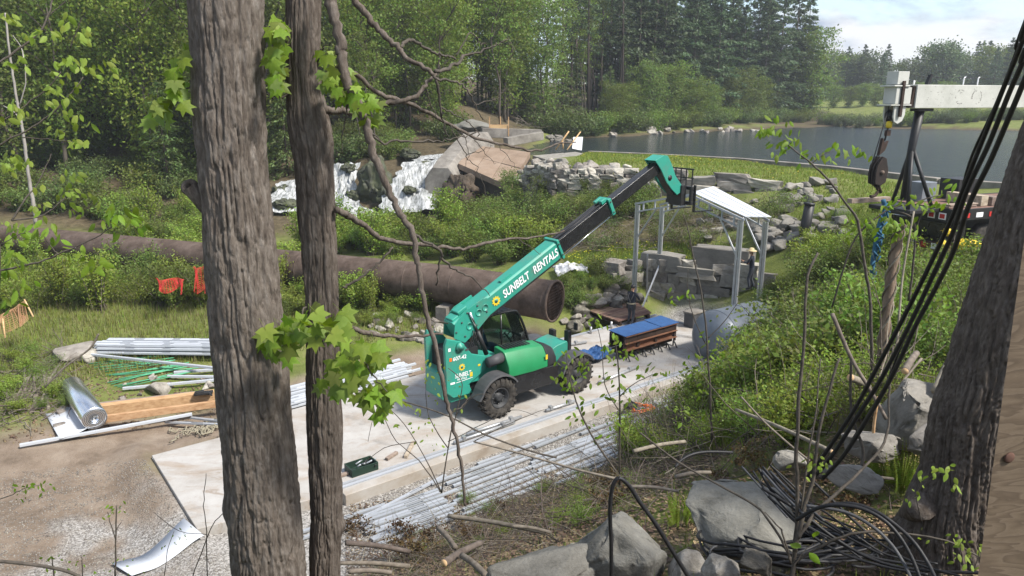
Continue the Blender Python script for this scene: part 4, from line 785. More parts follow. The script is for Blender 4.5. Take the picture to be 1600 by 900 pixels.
# ------------------------------------------------------------------ rocks
def hull_mesh(name, seed, n, mat, box=.35, rough=0.0, sub=0, bev=.0):
    rnd = random.Random(seed); bm = bmesh.new()
    for _ in range(n):
        d = Vector((rnd.gauss(0, 1), rnd.gauss(0, 1), rnd.gauss(0, 1))).normalized(); k = max(abs(d.x), abs(d.y), abs(d.z))
        q = d*(1-box)+d/k*box; q *= rnd.uniform(.42, .52); bm.verts.new(q)
    r = bmesh.ops.convex_hull(bm, input=bm.verts)
    bmesh.ops.delete(bm, geom=list({g for g in r['geom_interior']+r['geom_unused'] if isinstance(g, bmesh.types.BMVert)}), context='VERTS')
    if bev: bmesh.ops.bevel(bm, geom=list(bm.edges), offset=bev, segments=1, affect='EDGES', profile=.6)
    if sub:
        bmesh.ops.triangulate(bm, faces=bm.faces)
        bmesh.ops.subdivide_edges(bm, edges=bm.edges, cuts=sub, use_grid_fill=True); bmesh.ops.smooth_vert(bm, verts=bm.verts, factor=.35, use_axis_x=True, use_axis_y=True, use_axis_z=True)
        bm.normal_update(); co = np.array([v.co for v in bm.verts]); wv_ = fbm(co[:, 0]*3+seed, co[:, 1]*3, co[:, 2]*3, 3); nz_ = fbm(co[:, 0]*5+seed, co[:, 1]*5, co[:, 2]*5, 5)*rough-rough*.45*np.exp(-((vnoise(co[:, 0]*3.2+wv_*2+seed, co[:, 1]*3.2+wv_*2, co[:, 2]*3.2)-.5)/.035)**2)
        for v, k in zip(bm.verts, nz_): v.co += v.normal*float(k)
    me = bpy.data.meshes.new(name); bm.to_mesh(me); bm.free(); me.materials.append(M[mat] if isinstance(mat, str) else mat)
    if sub: me.polygons.foreach_set('use_smooth', [True]*len(me.polygons))
    return me
def block_mesh(name, seed, mat, jit=.1, bev=.035):
    rnd = random.Random(seed); bm = bmesh.new(); bmesh.ops.create_cube(bm, size=1.0)
    bmesh.ops.subdivide_edges(bm, edges=bm.edges, cuts=1, use_grid_fill=True)
    for v in bm.verts: v.co += Vector((rnd.uniform(-jit, jit), rnd.uniform(-jit, jit)*.8, rnd.uniform(-jit, jit)))*(1.0 if v.co.length > .6 else .55)
    bmesh.ops.bevel(bm, geom=[e for e in bm.edges if e.calc_face_angle(0) > .6], offset=bev, segments=1, affect='EDGES')
    me = bpy.data.meshes.new(name); bm.to_mesh(me); bm.free(); me.materials.append(M[mat]); return me
SG = [block_mesh('stone', 100+i, 'stone', .13) for i in range(9)]
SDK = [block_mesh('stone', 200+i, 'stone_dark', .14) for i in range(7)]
SGR = [block_mesh('stone', 300+i, 'granite', .05, .03) for i in range(6)]
def stone_wall(name, label, pts, meshes, hmin, hmax, wmin, wmax, seed, thick=.5, ragged=.1, base_drop=.15, top=None):
    rnd = random.Random(seed); root = empty(name, pts[0][:3], label, 'stone wall'); off = root.location.copy(); cnt = 0
    P = [Vector(p[:3]) for p in pts]; H = [p[3] for p in pts]; seg = [(P[i+1]-P[i]).length for i in range(len(P)-1)]; tot = sum(seg)
    def at(s):
        for i, l in enumerate(seg):
            if s <= l or i == len(seg)-1:
                t = min(1, s/l); return P[i].lerp(P[i+1], t), H[i]*(1-t)+H[i+1]*t, (P[i+1]-P[i]).normalized()
            s -= l
    zr = -base_drop; hmaxall = max(H)
    while zr < hmaxall:
        h = rnd.uniform(hmin, hmax); s = rnd.uniform(-.2, 0)
        while s < tot:
            wd = rnd.uniform(wmin, wmax); c, ht, d = at(max(0, min(tot, s+wd/2)))
            if zr < ht-.05+rnd.uniform(-ragged, ragged):
                hh = h*rnd.uniform(.85, 1.15); tn = Vector((d.y, -d.x, 0))
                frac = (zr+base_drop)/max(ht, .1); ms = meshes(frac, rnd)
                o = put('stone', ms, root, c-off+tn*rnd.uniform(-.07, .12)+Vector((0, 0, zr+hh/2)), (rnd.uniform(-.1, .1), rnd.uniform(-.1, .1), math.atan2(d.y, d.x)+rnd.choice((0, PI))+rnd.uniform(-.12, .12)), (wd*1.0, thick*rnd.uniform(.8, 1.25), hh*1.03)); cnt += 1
            s += wd
        zr += h
    return root
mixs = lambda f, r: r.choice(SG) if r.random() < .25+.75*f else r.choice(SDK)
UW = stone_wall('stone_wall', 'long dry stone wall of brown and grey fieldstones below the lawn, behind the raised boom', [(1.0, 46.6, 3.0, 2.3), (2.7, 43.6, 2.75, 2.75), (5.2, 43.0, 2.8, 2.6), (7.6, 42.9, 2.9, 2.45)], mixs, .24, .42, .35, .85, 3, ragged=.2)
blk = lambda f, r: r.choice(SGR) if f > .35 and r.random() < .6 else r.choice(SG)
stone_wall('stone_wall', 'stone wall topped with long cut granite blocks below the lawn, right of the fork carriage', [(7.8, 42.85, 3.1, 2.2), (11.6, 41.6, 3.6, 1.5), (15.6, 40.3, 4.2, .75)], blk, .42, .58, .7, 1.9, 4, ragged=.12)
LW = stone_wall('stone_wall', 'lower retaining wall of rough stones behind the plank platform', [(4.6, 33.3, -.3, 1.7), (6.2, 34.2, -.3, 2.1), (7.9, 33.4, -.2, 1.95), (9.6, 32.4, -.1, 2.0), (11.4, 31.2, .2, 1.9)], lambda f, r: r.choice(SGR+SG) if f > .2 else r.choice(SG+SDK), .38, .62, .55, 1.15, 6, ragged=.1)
for (px, py, Y, sx, sz, lab) in ((1035, 408, 33.9, 2.1, .75, 'long cut granite block on top of the lower wall, left of centre under the frame'), (1128, 404, 32.6, 2.6, 1.05, 'largest cut granite block on top of the lower wall beside the right frame post'), (1090, 425, 32.9, 1.8, .5, 'flat granite block between the two big blocks on the lower wall'), (960, 417, 33.6, .95, .7, 'squarish rock at the left end of the lower wall'), (982, 420, 34.2, .8, .6, 'smaller rock just left of the left frame posts')):
    c = wp(px, py, Y); tag(put('granite_block', SGR[int(px) % 6] if sx > 1 else SG[int(px) % 9], None, c, (0, 0, -.55+random.uniform(-.1, .1)), (sx, .8, sz)), lab, 'block')
# loose stones: riprap on the bank, rubble round the wall ends
def ground_pt(px, py):
    """march the sight line to the terrain"""
    r = ray(px, py); t = 3.0; tt = np.concatenate([np.arange(3, 60, .08), np.arange(60, 240, .5)])
    z = height(r[0]*tt, r[1]*tt); zz = CZ+r[2]*tt; i = int(np.argmax(zz < z)); t = tt[i]; return Vector((r[0]*t, r[1]*t, z[i]))
rr_ = random.Random(11)
FS = [hull_mesh('fieldstone', 450+i, 18, 'stone', .45, bev=.03) for i in range(7)]; FSD = [hull_mesh('fieldstone', 470+i, 18, 'stone_dark', .45, bev=.03) for i in range(5)]
def scatter_px(n, quad, sz, meshes, name, label, cat, group, sink=.25, flat=.75):
    (ax_, ay), (bx, by), (cx, cy_), (dx, dy) = quad
    for _ in range(n):
        s, t = rr_.random(), rr_.random(); px = (ax_*(1-s)+bx*s)*(1-t)+(dx*(1-s)+cx*s)*t; py = (ay*(1-s)+by*s)*(1-t)+(dy*(1-s)+cy_*s)*t
        p = ground_pt(px, py); k = rr_.uniform(*sz); o = put(name, rr_.choice(meshes), None, p+Vector((0, 0, k*flat*(.5-sink))), (rr_.uniform(-.25, .25), rr_.uniform(-.25, .25), rr_.uniform(0, 6.28)), (k*rr_.uniform(.9, 1.35), k, k*flat)); tag(o, label, cat, group)
SLT = [hull_mesh('riprap', 400+i, 16, 'granite', .35, bev=.03) for i in range(6)]
scatter_px(62, ((1180, 355), (1330, 325), (1330, 375), (1190, 395)), (.45, .95), SLT, 'riprap_rock', 'pale grey rock in the riprap on the grassy bank around the black post', 'rock', 'riprap rocks on the grassy bank')
scatter_px(26, ((1190, 300), (1300, 285), (1310, 320), (1200, 335)), (.4, .9), SLT, 'bank_rock', 'pale rock in the grass at the right end of the granite topped wall', 'rock', 'rocks at the right end of the upper wall')
scatter_px(46, ((800, 285), (850, 250), (905, 262), (840, 300)), (.4, 1.0), FS+SLT, 'rubble_stone', 'rubble stone tumbled beside the brown spillway slab', 'stone', 'rubble stones beside the spillway')
scatter_px(26, ((835, 262), (1000, 262), (960, 285), (840, 285)), (.5, 1.2), FS, 'cap_stone', 'fieldstone lying along the top of the long stone wall', 'stone', 'stones on top of the upper wall')
scatter_px(26, ((850, 213), (905, 216), (900, 226), (840, 222)), (.5, 1.1), SLT, 'shore_rock', 'grey rock at the water edge behind the spillway', 'rock', 'rocks at the water edge')
scatter_px(46, ((600, 485), (680, 500), (700, 540), (560, 530)), (.2, .55), FS+FSD, 'dug_stone', 'stone in the dug earth behind the telehandler', 'stone', 'stones in the dug earth')
scatter_px(24, ((760, 455), (850, 480), (870, 500), (760, 480)), (.4, .9), FS, 'pit_stone', 'rock under the mouth of the rusty pipe', 'rock', 'rocks under the pipe mouth')
scatter_px(34, ((870, 500), (960, 450), (1000, 470), (900, 520)), (.35, .9), FSD+FS, 'pit_stone', 'dark rock in the pit between pipe mouth and plank platform', 'rock', 'rocks in the pit')
scatter_px(30, ((60, 590), (340, 590), (340, 640), (40, 650)), (.12, .4), FS, 'dirt_stone', 'stone lying in the disturbed dirt near the foil roll', 'stone', 'stones in the dirt near the foil roll')
scatter_px(22, ((1100, 330), (1180, 310), (1180, 370), (1090, 380)), (.3, .8), SLT, 'slope_stone', 'stone in the scrub slope seen through the steel frame', 'stone', 'stones in the scrub slope')
scatter_px(30, ((940, 205), (1220, 200), (1230, 206), (940, 216)), (.5, 1.6), FS, 'lake_rock', 'rock along the wooded far bank of the lake', 'rock', 'rocks along the wooded bank')
for (px, py, k, lab) in ((120, 560, 1.3, 'large weathered rock behind the foil roll at the grass edge'), (138, 562, .8, 'rock next to the large weathered rock behind the foil roll'), (252, 612, .9, 'brown rock in the dirt below the white rail'), (92, 668, .35, 'round tan stone left of the foil roll')):
    p = ground_pt(px, py); tag(put('rock', FS[int(px) % 7], None, p+Vector((0, 0, k*.15)), (0, .1, px), (k*1.2, k, k*.65)), lab, 'rock')

# ------------------------------------------------------------------ rusty pipe
PI_ = empty('pipeline', (-8, 33.2, 0), 'long rusty brown steel pipeline crossing the meadow, open mouth at the right', 'pipeline')
path = smoothpath([(-44, 46.3, 1.9), (-29, 40.7, 1.85), (-14, 35.0, 1.8), (-4.5, 31.5, 1.72), (-1.5, 30.2, 1.68), (1.75, 28.4, 1.6)], 8)
mb = MB(); mb.tube(path, .82, 40, caps=False); inner = MB(); 
pipe = mb.build('pipe_wall', M['rust'], PI_); pipe.modifiers.new('s', 'SOLIDIFY').thickness = .03; pipe.modifiers['s'].offset = -1
pe = (path[-1]-path[-2]).normalized()
mb = MB(); mb.lathe(path[-1]-pe*.06, pe, [(.82, -.04), (.875, -.03), (.875, .06), (.82, .07), (.79, .06), (.79, -.04)], 40, caps=False); mb.build('mouth_flange', M['rust'], PI_)
for i in range(4, 40, 5):
    d = (path[i+1]-path[i]).normalized(); mb = MB(); mb.lathe(path[i], d, [(.822, -.03), (.834, -.02), (.834, .02), (.822, .03)], 40, caps=False); mb.build('weld_band', M['rust'], PI_)
sx_ = pe.cross(EZ).normalized(); sy_ = sx_.cross(pe); mb = MB()
for k in range(-6, 7):
    h = k*.12; l = math.sqrt(max(0, .79**2-h*h))
    mb.tube([path[-1]-pe*.05+sx_*h-sy_*l, path[-1]-pe*.05+sx_*h+sy_*l], .02, 5); mb.tube([path[-1]-pe*.07+sy_*h-sx_*l, path[-1]-pe*.07+sy_*h+sx_*l], .02, 5)
mb.build('trash_grate', M['rust_dark'], PI_)
mb = MB(); mb.lathe(path[-1]-pe*1.0, pe, [(.79, 0), (.79, .02)], 30); mb.build('plug', M['black'], PI_)  # black disc set back in the open pipe, painting the shade of its interior
mb = MB(); mb.box(path[-4]+Vector((0, 0, .9)), (.7, .5, .05), Matrix.Rotation(-.4, 3, 'Z')); mb.build('hatch', M['rust_dark'], PI_)
for t in (4, 12, 20, 28):
    q = path[t]; mb = MB(); mb.box((q.x, q.y, q.z-1.2), (.5, 2.2, .9), Matrix.Rotation(-.38, 3, 'Z')); mb.build('saddle', M['concrete_old'], PI_)

# ------------------------------------------------------------------ spillway, abutments, falls
SW = empty('spillway', (-2, 53, 0), 'sloping brown concrete spillway slab with dark wet face below', 'spillway')
A_, B_, C_, D_ = wp(737, 226, 60), wp(829, 238, 56), wp(797, 291, 50), wp(716, 256, 54)
for i in range(3):
    for j in range(2):
        q = lambda s, t: A_.lerp(B_, s).lerp(D_.lerp(C_, s), t)
        s0, s1, t0, t1 = i/3+.004, (i+1)/3-.004, j/2+.004, (j+1)/2-.004
        mb = MB(); dz = Vector((0, 0, random.uniform(-.02, .02))); mb.prism([q(s0, t0)+dz, q(s1, t0)+dz, q(s1, t1)+dz, q(s0, t1)+dz], (0, 0, -.4)); mb.build('slab_panel', M['concrete_brown'], SW)
mb = MB(); mb.prism([A_+Vector((0, 0, -.41)), B_+Vector((0, 0, -.41)), C_+Vector((0, .5, -.41)), D_+Vector((.2, .5, -.41))], (0, 0, -5)); mb.build('wet_face', nmat('wet_concrete', [(.028, .024, .02), (.07, .058, .047)], scale=.8, rough=.6, bump=.4, bscale=6), SW)
AB = empty('abutment', (-4.5, 57, 4), 'rounded grey concrete abutment beside the falls at the head of the spillway', 'abutment')
def thick_path(name, px, hts, wd, mat, parent, segs=10):
    pts = [wp(a, b, Y) for a, b, Y in px]; mb = MB(); secs = []
    for i, p in enumerate(pts):
        d = (pts[min(i+1, len(pts)-1)]-pts[max(0, i-1)]); d.z = 0; d.normalize(); n = Vector((-d.y, d.x, 0)); h = hts[i]
        secs.append([p+n*wd/2-Vector((0, 0, h)), p+n*wd*.5-Vector((0, 0, wd*.35)), p+n*wd*.25, p-n*wd*.25, p-n*wd*.5-Vector((0, 0, wd*.35)), p-n*wd/2-Vector((0, 0, h))])
    loft(mb, secs); return mb.build(name, M[mat], parent, bevel=.05)
thick_path('abutment_body', [(688, 262, 53), (697, 248, 54.5), (715, 228, 57), (735, 208, 60), (752, 206, 62)], [3, 3, 3, 3, 3], 2.4, 'concrete_old', AB)
mb = MB(); mb.beam(wp(752, 207, 63), wp(845, 210, 64), .9, .8); mb.build('crest_wall', M['concrete_old'], AB, bevel=.04)
mb = MB(); mb.beam(wp(790, 222, 61), wp(846, 212, 63), .7, .7); mb.build('wing_wall', M['concrete_old'], AB, bevel=.04)
p = wp(765, 200, 66); ow = put('outcrop_rock', hull_mesh('outcrop', 77, 30, 'boulder', .4, .10, 3, .03), None, wp(744, 200, 65), (0, 0, .4), (4.2, 3, 1.6)); tag(ow, 'pale grey ledge outcrop above the abutment at the head of the spillway', 'rock')
WB = empty('timber_box', wp(779, 205, 63.5), 'small open timber box on the crest wall above the spillway', 'box'); c = wp(780, 203, 63.6)
for dx, dy, sx, sy in ((0, -.55, 1.5, .08), (0, .55, 1.5, .08), (-.7, 0, .08, 1.02), (.7, 0, .08, 1.02)): mb = MB(); mb.box(c+Vector((dx, dy, 0)), (sx, sy, .85)); mb.build('board', M['wood'], WB)
for dx, dy in ((-.8, -.6), (.8, -.6), (.1, .7)): mb = MB(); mb.box(c+Vector((dx, dy, .3)), (.09, .09, 1.6)); mb.build('stake', M['wood'], WB)
# waterfall
def fall(name, rows, n=22, seed=0, amp=.22):
    L_ = smoothpath([wp(*r[0], r[2]) for r in rows], 8); R_ = smoothpath([wp(*r[1], r[2]) for r in rows], 8); vs = []; m = len(L_)
    for i in range(m):
        e0 = float(fbm(i*.37+seed, 1.7, seed*2.1, 3))*.55; e1 = float(fbm(i*.41+seed, 6.2, seed*3.3, 3))*.55
        for j in range(n+1):
            q = L_[i].lerp(R_[i], e0+(1+e1-e0)*j/n); k = float(fbm(j*.45+seed, i*.28, seed, 4)); q = q+Vector((0, -k*amp*2, k*amp*2.2)); q.z = max(q.z, hz(q.x, q.y)+.12) if abs(q.z-hz(q.x, q.y)) < 3 else q.z; vs.append(q)
    mb = MB(); mb.add(vs, [(i*(n+1)+j, i*(n+1)+j+1, (i+1)*(n+1)+j+1, (i+1)*(n+1)+j) for i in range(m-1) for j in range(n)], True); o = mb.build(name, M['foam']); o['kind'] = 'structure'; return o
fall('waterfall_water', [((642, 252), (703, 247), 57.2), ((628, 262), (702, 262), 55.5), ((612, 285), (698, 283), 54), ((598, 308), (694, 304), 53), ((590, 335), (690, 326), 51.8)], 26, 1)
fall('waterfall_water', [((520, 258), (562, 254), 57), ((520, 290), (556, 285), 55.5), ((524, 318), (560, 316), 54), ((535, 340), (592, 340), 53), ((545, 372), (640, 372), 51.5)], 20, 5)
fall('waterfall_water', [((432, 284), (466, 282), 57), ((426, 300), (466, 300), 55), ((424, 316), (468, 318), 53), ((420, 330), (470, 332), 52)], 14, 9)
fall('waterfall_water', [((640, 247), (700, 238), 60), ((642, 250), (700, 247), 58)], 10, 12, .1)
RK = [hull_mesh('ledge', 500+i, 26, 'wet_rock', .3, .3, 5, .03) for i in range(3)]
for i, (px, py, Y, s, lab) in enumerate(((588, 280, 55, (3.2, 2.5, 4.6), 'tall dark mossy rock splitting the falls in two'), (612, 305, 54, (2.4, 2, 2.6), 'dark wet rock at the foot of the split in the falls'), (553, 305, 54.6, (1.3, 1.2, 1.2), 'small black rock in the left chute of the falls'), (665, 262, 57.2, (3.6, 1.8, 1.5), 'green mossy ledge at the lip of the right falls'), (690, 268, 55.2, (1.6, 1.3, 1.4), 'dark rock under the abutment beside the falls'), (444, 318, 52.6, (1.9, 1.2, 1.1), 'wet brown rock at the foot of the rapids seen between the trunks'), (545, 262, 56.6, (1.6, 1.2, 1.0), 'dark rock at the lip of the left chute'), (640, 296, 53.2, (1.1, 1, .8), 'low dark rock in the middle of the right falls'), (672, 276, 54.6, (.9, .8, .7), 'small dark rock high in the right falls'), (440, 300, 56, (2.2, 1.6, 1.6), 'dark rock in the rapids seen between the two trunks'), (500, 265, 58, (3, 2, 2), 'dark rock ledge left of the falls'), (640, 240, 61, (6, 2, 1.3), 'dark rock ledge behind the head of the falls'))):
    tag(put('fall_rock', RK[i % 3], None, wp(px, py, Y)-Vector((0, 0, s[2]*.1)), (0, 0, i*1.3), s), lab, 'rock')
# dark brown earth foot right of the falls
tag(put('earth_bank', hull_mesh('bank', 88, 30, 'earth', .3, .3, 5, .03), None, wp(715, 305, 52.2), (0, .2, .3), (3.2, 2.2, 3.2)), 'dark brown earth shoulder between the falls and the spillway', 'bank')
# concrete deck beside the wall, sign and stakes
mb = MB(); mb.prism([wp(832, 243, 56), wp(900, 237, 58), wp(960, 252, 52), wp(900, 262, 48)], (0, 0, -.5)); tag(mb.build('stone_apron', M['granite'], base=wp(890, 250, 54), bevel=.03), 'pale flat stone apron at the shore above the long stone wall', 'apron')
SG_ = empty('barrier_board', wp(903, 232, 58), 'white board propped by timber struts at the shore', 'board')
mb = MB(); mb.prism([wp(894, 232, 58), wp(909, 235, 57.6), wp(911, 214, 58.4), wp(896, 214, 58.8)], (0, .08, 0)); mb.build('panel', M['white_paint'], SG_)
mb = MB(); mb.tube([wp(886, 234, 57), wp(907, 206, 58.5)], .05, 6); mb.build('strut', M['wood'], SG_)
for i, (p, q) in enumerate((((868, 234), (889, 205)), ((880, 232), (879, 220)))):
    mb = MB(); mb.tube([wp(*p, 57.5), wp(*q, 57.5)], .06, 6); tag(mb.build('timber_stake', M['wood'], base=wp(*p, 57.5)), ('leaning timber stake left of the white board', 'short upright timber stake left of the white board')[i], 'stake')

# ------------------------------------------------------------------ crane truck
td = Vector((.93, .36, 0)).normalized(); tp = Vector((-td.y, td.x, 0)); tc0 = Vector((13.05, 21.3, 0)); MT = Matrix((td, tp, EZ)).transposed()
def tk(a, b, z): return tc0+td*a+tp*b+EZ*z
TR = empty('crane_truck', tk(2, 1.2, 4.8), 'boom truck with pale grey crane boom and black deck parked on the bank', 'crane truck')
def tbox(a0, a1, b0, b1, z0, z1, name, mat, parent=None, bevel=.01):
    mb = MB(); mb.box(tk((a0+a1)/2, (b0+b1)/2, (z0+z1)/2), (a1-a0, b1-b0, z1-z0), MT); return mb.build(name, M[mat], parent or TR, bevel=bevel)
tbox(0, 8, .02, 2.38, 6.22, 6.34, 'deck', 'wood_brown'); tbox(-.06, 8, -.04, .02, 6.02, 6.36, 'side_rail', 'black'); tbox(-.06, 8, 2.38, 2.44, 6.02, 6.36, 'side_rail', 'black')
tail = tbox(-.1, -.06, -.02, 2.42, 5.95, 6.36, 'tail_plate', 'black'); tbox(.1, 8, .75, 1.65, 5.5, 5.98, 'frame_rail', 'black')
tbox(.05, .6, .1, 2.3, 5.45, 5.9, 'tool_box', 'black_gloss'); tbox(.0, .1, .1, 2.3, 5.05, 5.28, 'bumper', 'brownred')
for i in range(6): tbox(-.012, -.002, .15+i*.36, .33+i*.36, 5.08, 5.25, 'reflector', 'white_paint' if i % 2 else 'red_net', None, 0)
for i in range(8): tbox(.2+i*.55, .48+i*.55, -.056, -.042, 6.10, 6.24, 'reflector', 'white_paint' if i % 2 else 'red_net', None, 0)
for b in (.25, .62):
    f = tbox(-.112, -.102, b, b+.24, 6.02, 6.22, 'lamp_frame', 'white_paint', None, 0); tbox(-.125, -.113, b+.04, b+.2, 6.055, 6.185, 'lamp', 'red_net', None, 0)
tbox(-.115, -.102, 1.5, 1.75, 6.1, 6.22, 'reflector', 'white_paint', None, 0); tbox(-.115, -.102, 1.25, 1.5, 6.1, 6.22, 'reflector', 'red_net', None, 0)
for a in (1.6, 2.9):
    for b in (.3, 2.1):
        mb = MB(); mb.lathe(tk(a, b, 5.3), tp, [(.2, -.14), (.45, -.17), (.52, -.1), (.52, .1), (.45, .17), (.2, .14)], 24); mb.build('wheel', M['rubber'], TR)
mb = MB(); bx = 1.2
def bb(a0, a1, b0, b1, z0, z1): return tbox(a0, a1, b0, b1, z0, z1, 'boom', 'crane_paint', None, .015)
boom = bb(-1.15, 9, .93, 1.47, 9.24, 9.90)
mb = MB(); mb.prism([tk(-1.32, .98, 9.28), tk(-1.16, .98, 9.28), tk(-1.02, .98, 9.86), tk(-1.2, .98, 9.86)], tp*.44); mb.build('boom_gap', M['rust_dark'], boom)
def cb(a0, a1, b0, b1, z0, z1, name='boom_head', mat='crane_paint', par=None): return tbox(a0, a1, b0, b1, z0, z1, name, mat, par or boom, .01)
cb(-1.88, -1.30, .98, 1.42, 9.36, 9.82); cb(-1.86, -1.44, 1.0, 1.40, 9.90, 10.26, 'boom_top_box'); cb(-2.02, -1.42, .94, 1.46, 9.84, 9.88, 'head_plate'); cb(-2.06, -1.28, .94, 1.46, 9.31, 9.345, 'head_plate')
cb(-1.72, -1.62, .92, .975, 9.0, 10.0, 'rope_guard', 'rust_dark')
for b in (1.0, 1.34):
    mb = MB(); pts = [(-1.85, 9.3), (-1.42, 9.3), (-1.42, 9.05), (-1.5, 8.88), (-1.66, 8.80), (-1.80, 8.86), (-1.85, 9.0)]; mb.prism([tk(a, b, z) for a, z in pts], tp*.05); mb.build('sheave_plate', M['crane_paint'], boom, bevel=.008)
mb = MB(); mb.lathe(tk(-1.66, 1.12, 9.03), tp, [(.18, 0), (.13, .05), (.13, .15), (.18, .2)], 20); mb.build('sheave', M['black'], boom)
for a in (1.0, 1.6): 
    mb = MB(); mb.tube(smoothpath([tk(a, 1.2, 9.9), tk(a, 1.2, 10.1), tk(a+.05, 1.2, 10.13)], 3), .018, 6); mb.build('handle', M['white_paint'], boom)
mb = MB(); mb.tube([tk(-1.0, 1.2, 9.9), tk(-1.0, 1.2, 10.02)], .025, 6); mb.build('bolt', M['white_paint'], boom)
mb = MB(); mb.tube([tk(-1.5, 1.2, 10.2), tk(-.5, 1.2, 10.12), tk(9, 1.2, 10.1)], .008, 5); mb.build('winch_rope', M['black'], boom)
mb = MB(); mb.beam(tk(-.5, 1.2, 9.9), tk(-.4, 1.2, 10.18), .1, .05); mb.beam(tk(-.42, 1.2, 9.9), tk(-.34, 1.2, 10.2), .04, .08); mb.build('rope_post', M['black'], boom)
# scuffs of the old lettering: thin dark curved marks and scratches
rsc = random.Random(3)
mb = MB()
for (cx0, cz0, r, a0, a1) in ((.62, 9.56, .2, 60, 300), (1.3, 9.56, .2, 100, 200), (1.3, 9.56, .2, -60, 60)):
    for k in range(26):
        t = math.radians(a0+(a1-a0)*k/26+rsc.uniform(-3, 3)); 
        if rsc.random() < .55: mb.box(tk(cx0+math.cos(t)*r, .927, cz0+math.sin(t)*r), (rsc.uniform(.01, .035), .004, rsc.uniform(.008, .02)), MT)
for k in range(40): mb.box(tk(rsc.uniform(-.9, 2.2), .927, rsc.uniform(9.3, 9.85)), (rsc.uniform(.006, .03), .004, rsc.uniform(.006, .02)), MT)
mb.build('paint_scuff', nmat('scuff', [(.12, .11, .10), (.2, .19, .17)], bump=0), boom)
# boom rest
mb = MB(); mb.tube([tk(-.62, 1.2, 9.2), tk(-.75, 1.2, 8.0), tk(-.8, 1.2, 6.55)], [.14, .11, .10], 10); REST = mb.build('boom_rest', M['black'], TR)
mb = MB(); mb.beam(tk(-.85, 1.2, 9.19), tk(-.25, 1.2, 9.19), .3, .08); mb.build('saddle', M['black'], REST)
for a, b in ((-1.15, .7), (-.45, 1.9), (-.3, .6)): mb = MB(); mb.tube([tk(-.74, 1.2, 8.15), tk(a, b, 6.34)], .06, 8); mb.build('leg', M['black'], REST)
tbox(-1.3, 0, .5, 2.0, 6.22, 6.33, 'rest_plate', 'black'); tbox(-1.9, -.3, 2.1, 2.3, 6.36, 6.5, 'outrigger_beam', 'wood_grey')
# hook block hanging from the boom tip
HK = empty('hook_block', tk(-1.95, 1.2, 7.4), 'rusty crane hook block hanging on wire rope from the boom tip', 'hook block')
hb = tk(-1.98, 1.2, 7.42)
mb = MB(); prof = [(-.20, -.33), (.0, -.40), (.20, -.30), (.25, .05), (.13, .40), (-.02, .46), (-.19, .2), (-.23, -.05)]
for b in (-.16, -.05, .06): mb.prism([hb+td*a+tp*b+EZ*z for a, z in prof], tp*.07)
blk_ = mb.build('cheek_plate', nmat('hook_iron', [(.014, .011, .010), (.032, .022, .018)], scale=6, rough=.8, bump=.3), HK, bevel=.015); mb = MB(); mb.lathe(hb+tp*-.2, tp, [(.06, 0), (.06, .4)], 12); mb.build('pin', M['rust'], HK)
mb = MB(); mb.prism([hb+td*a+EZ*z for a, z in [(-.02, .46), (.2, .62), (.30, .9), (.16, .82), (.06, .98), (.02, .7)]], tp*.1); mb.build('rope_socket', M['rust_dark'], HK, bevel=.01)
mb = MB(); pts = [hb+td*(-.1+.2*math.sin(t))*1.0+EZ*(-.42-.14+.16*math.cos(t)) for t in [PI*1.1*k/10 for k in range(11)]]; mb.tube([hb+EZ*-.3]+pts, .045, 8); mb.build('hook', M['rust_dark'], HK)
mb = MB(); mb.tube([hb+td*.02+EZ*-.3-tp*.02, hb+td*.22+EZ*-.62], .05, 8); mb.build('hook_tip', M['rust_dark'], HK)
mb = MB(); mb.tube([hb+td*.12+EZ*.9, hb+td*.2+EZ*1.3, tk(-1.66, 1.2, 8.85)], .025, 6); mb.tube([hb+td*-.24+EZ*.3, tk(-1.9, 1.15, 9.3)], .015, 6); mb.build('wire_rope', M['black'], HK)
mb = MB(); mb.lathe(hb+td*.22+EZ*1.26, EZ, [(.05, 0), (.085, .03), (.085, .16), (.05, .2)], 12); mb.build('rope_clamp', M['yellow'], HK); mb = MB(); mb.box(hb+td*.2+EZ*1.12, (.14, .1, .16), MT); mb.build('rope_stop', M['rust_dark'], HK)
# load on the deck
def tthing(a0, a1, b0, b1, z0, z1, name, mat, label, cat):
    mb = MB(); mb.box(tk((a0+a1)/2, (b0+b1)/2, (z0+z1)/2), (a1-a0, b1-b0, z1-z0), MT); return tag(mb.build(name, M[mat], base=tk((a0+a1)/2, (b0+b1)/2, z0), bevel=.015), label, cat)
tthing(1.35, 1.65, .3, 1.5, 6.345, 6.66, 'timber_block', 'wood_grey', 'left of the two squared timber blocks on the truck deck', 'timber'); tthing(1.75, 2.1, .25, 1.4, 6.345, 6.62, 'timber_block', 'wood_grey', 'right of the two squared timber blocks on the truck deck', 'timber')
for a, z, lab in ((.0, 6.38, 'lower plank stacked at the tail of the truck deck'), (.05, 6.44, 'upper plank stacked at the tail of the truck deck')): tthing(a+.02, a+1.2, .3, .55, z-.03, z+.02, 'deck_plank', 'wood_grey', lab, 'plank')
tthing(.55, 1.15, 1.7, 2.2, 6.345, 6.95, 'grey_box', 'tank', 'grey metal box standing on the far side of the truck deck', 'box'); tthing(2.0, 2.9, 1.6, 2.3, 6.345, 7.0, 'black_box', 'black', 'black box on the truck deck beside the timber blocks', 'box')
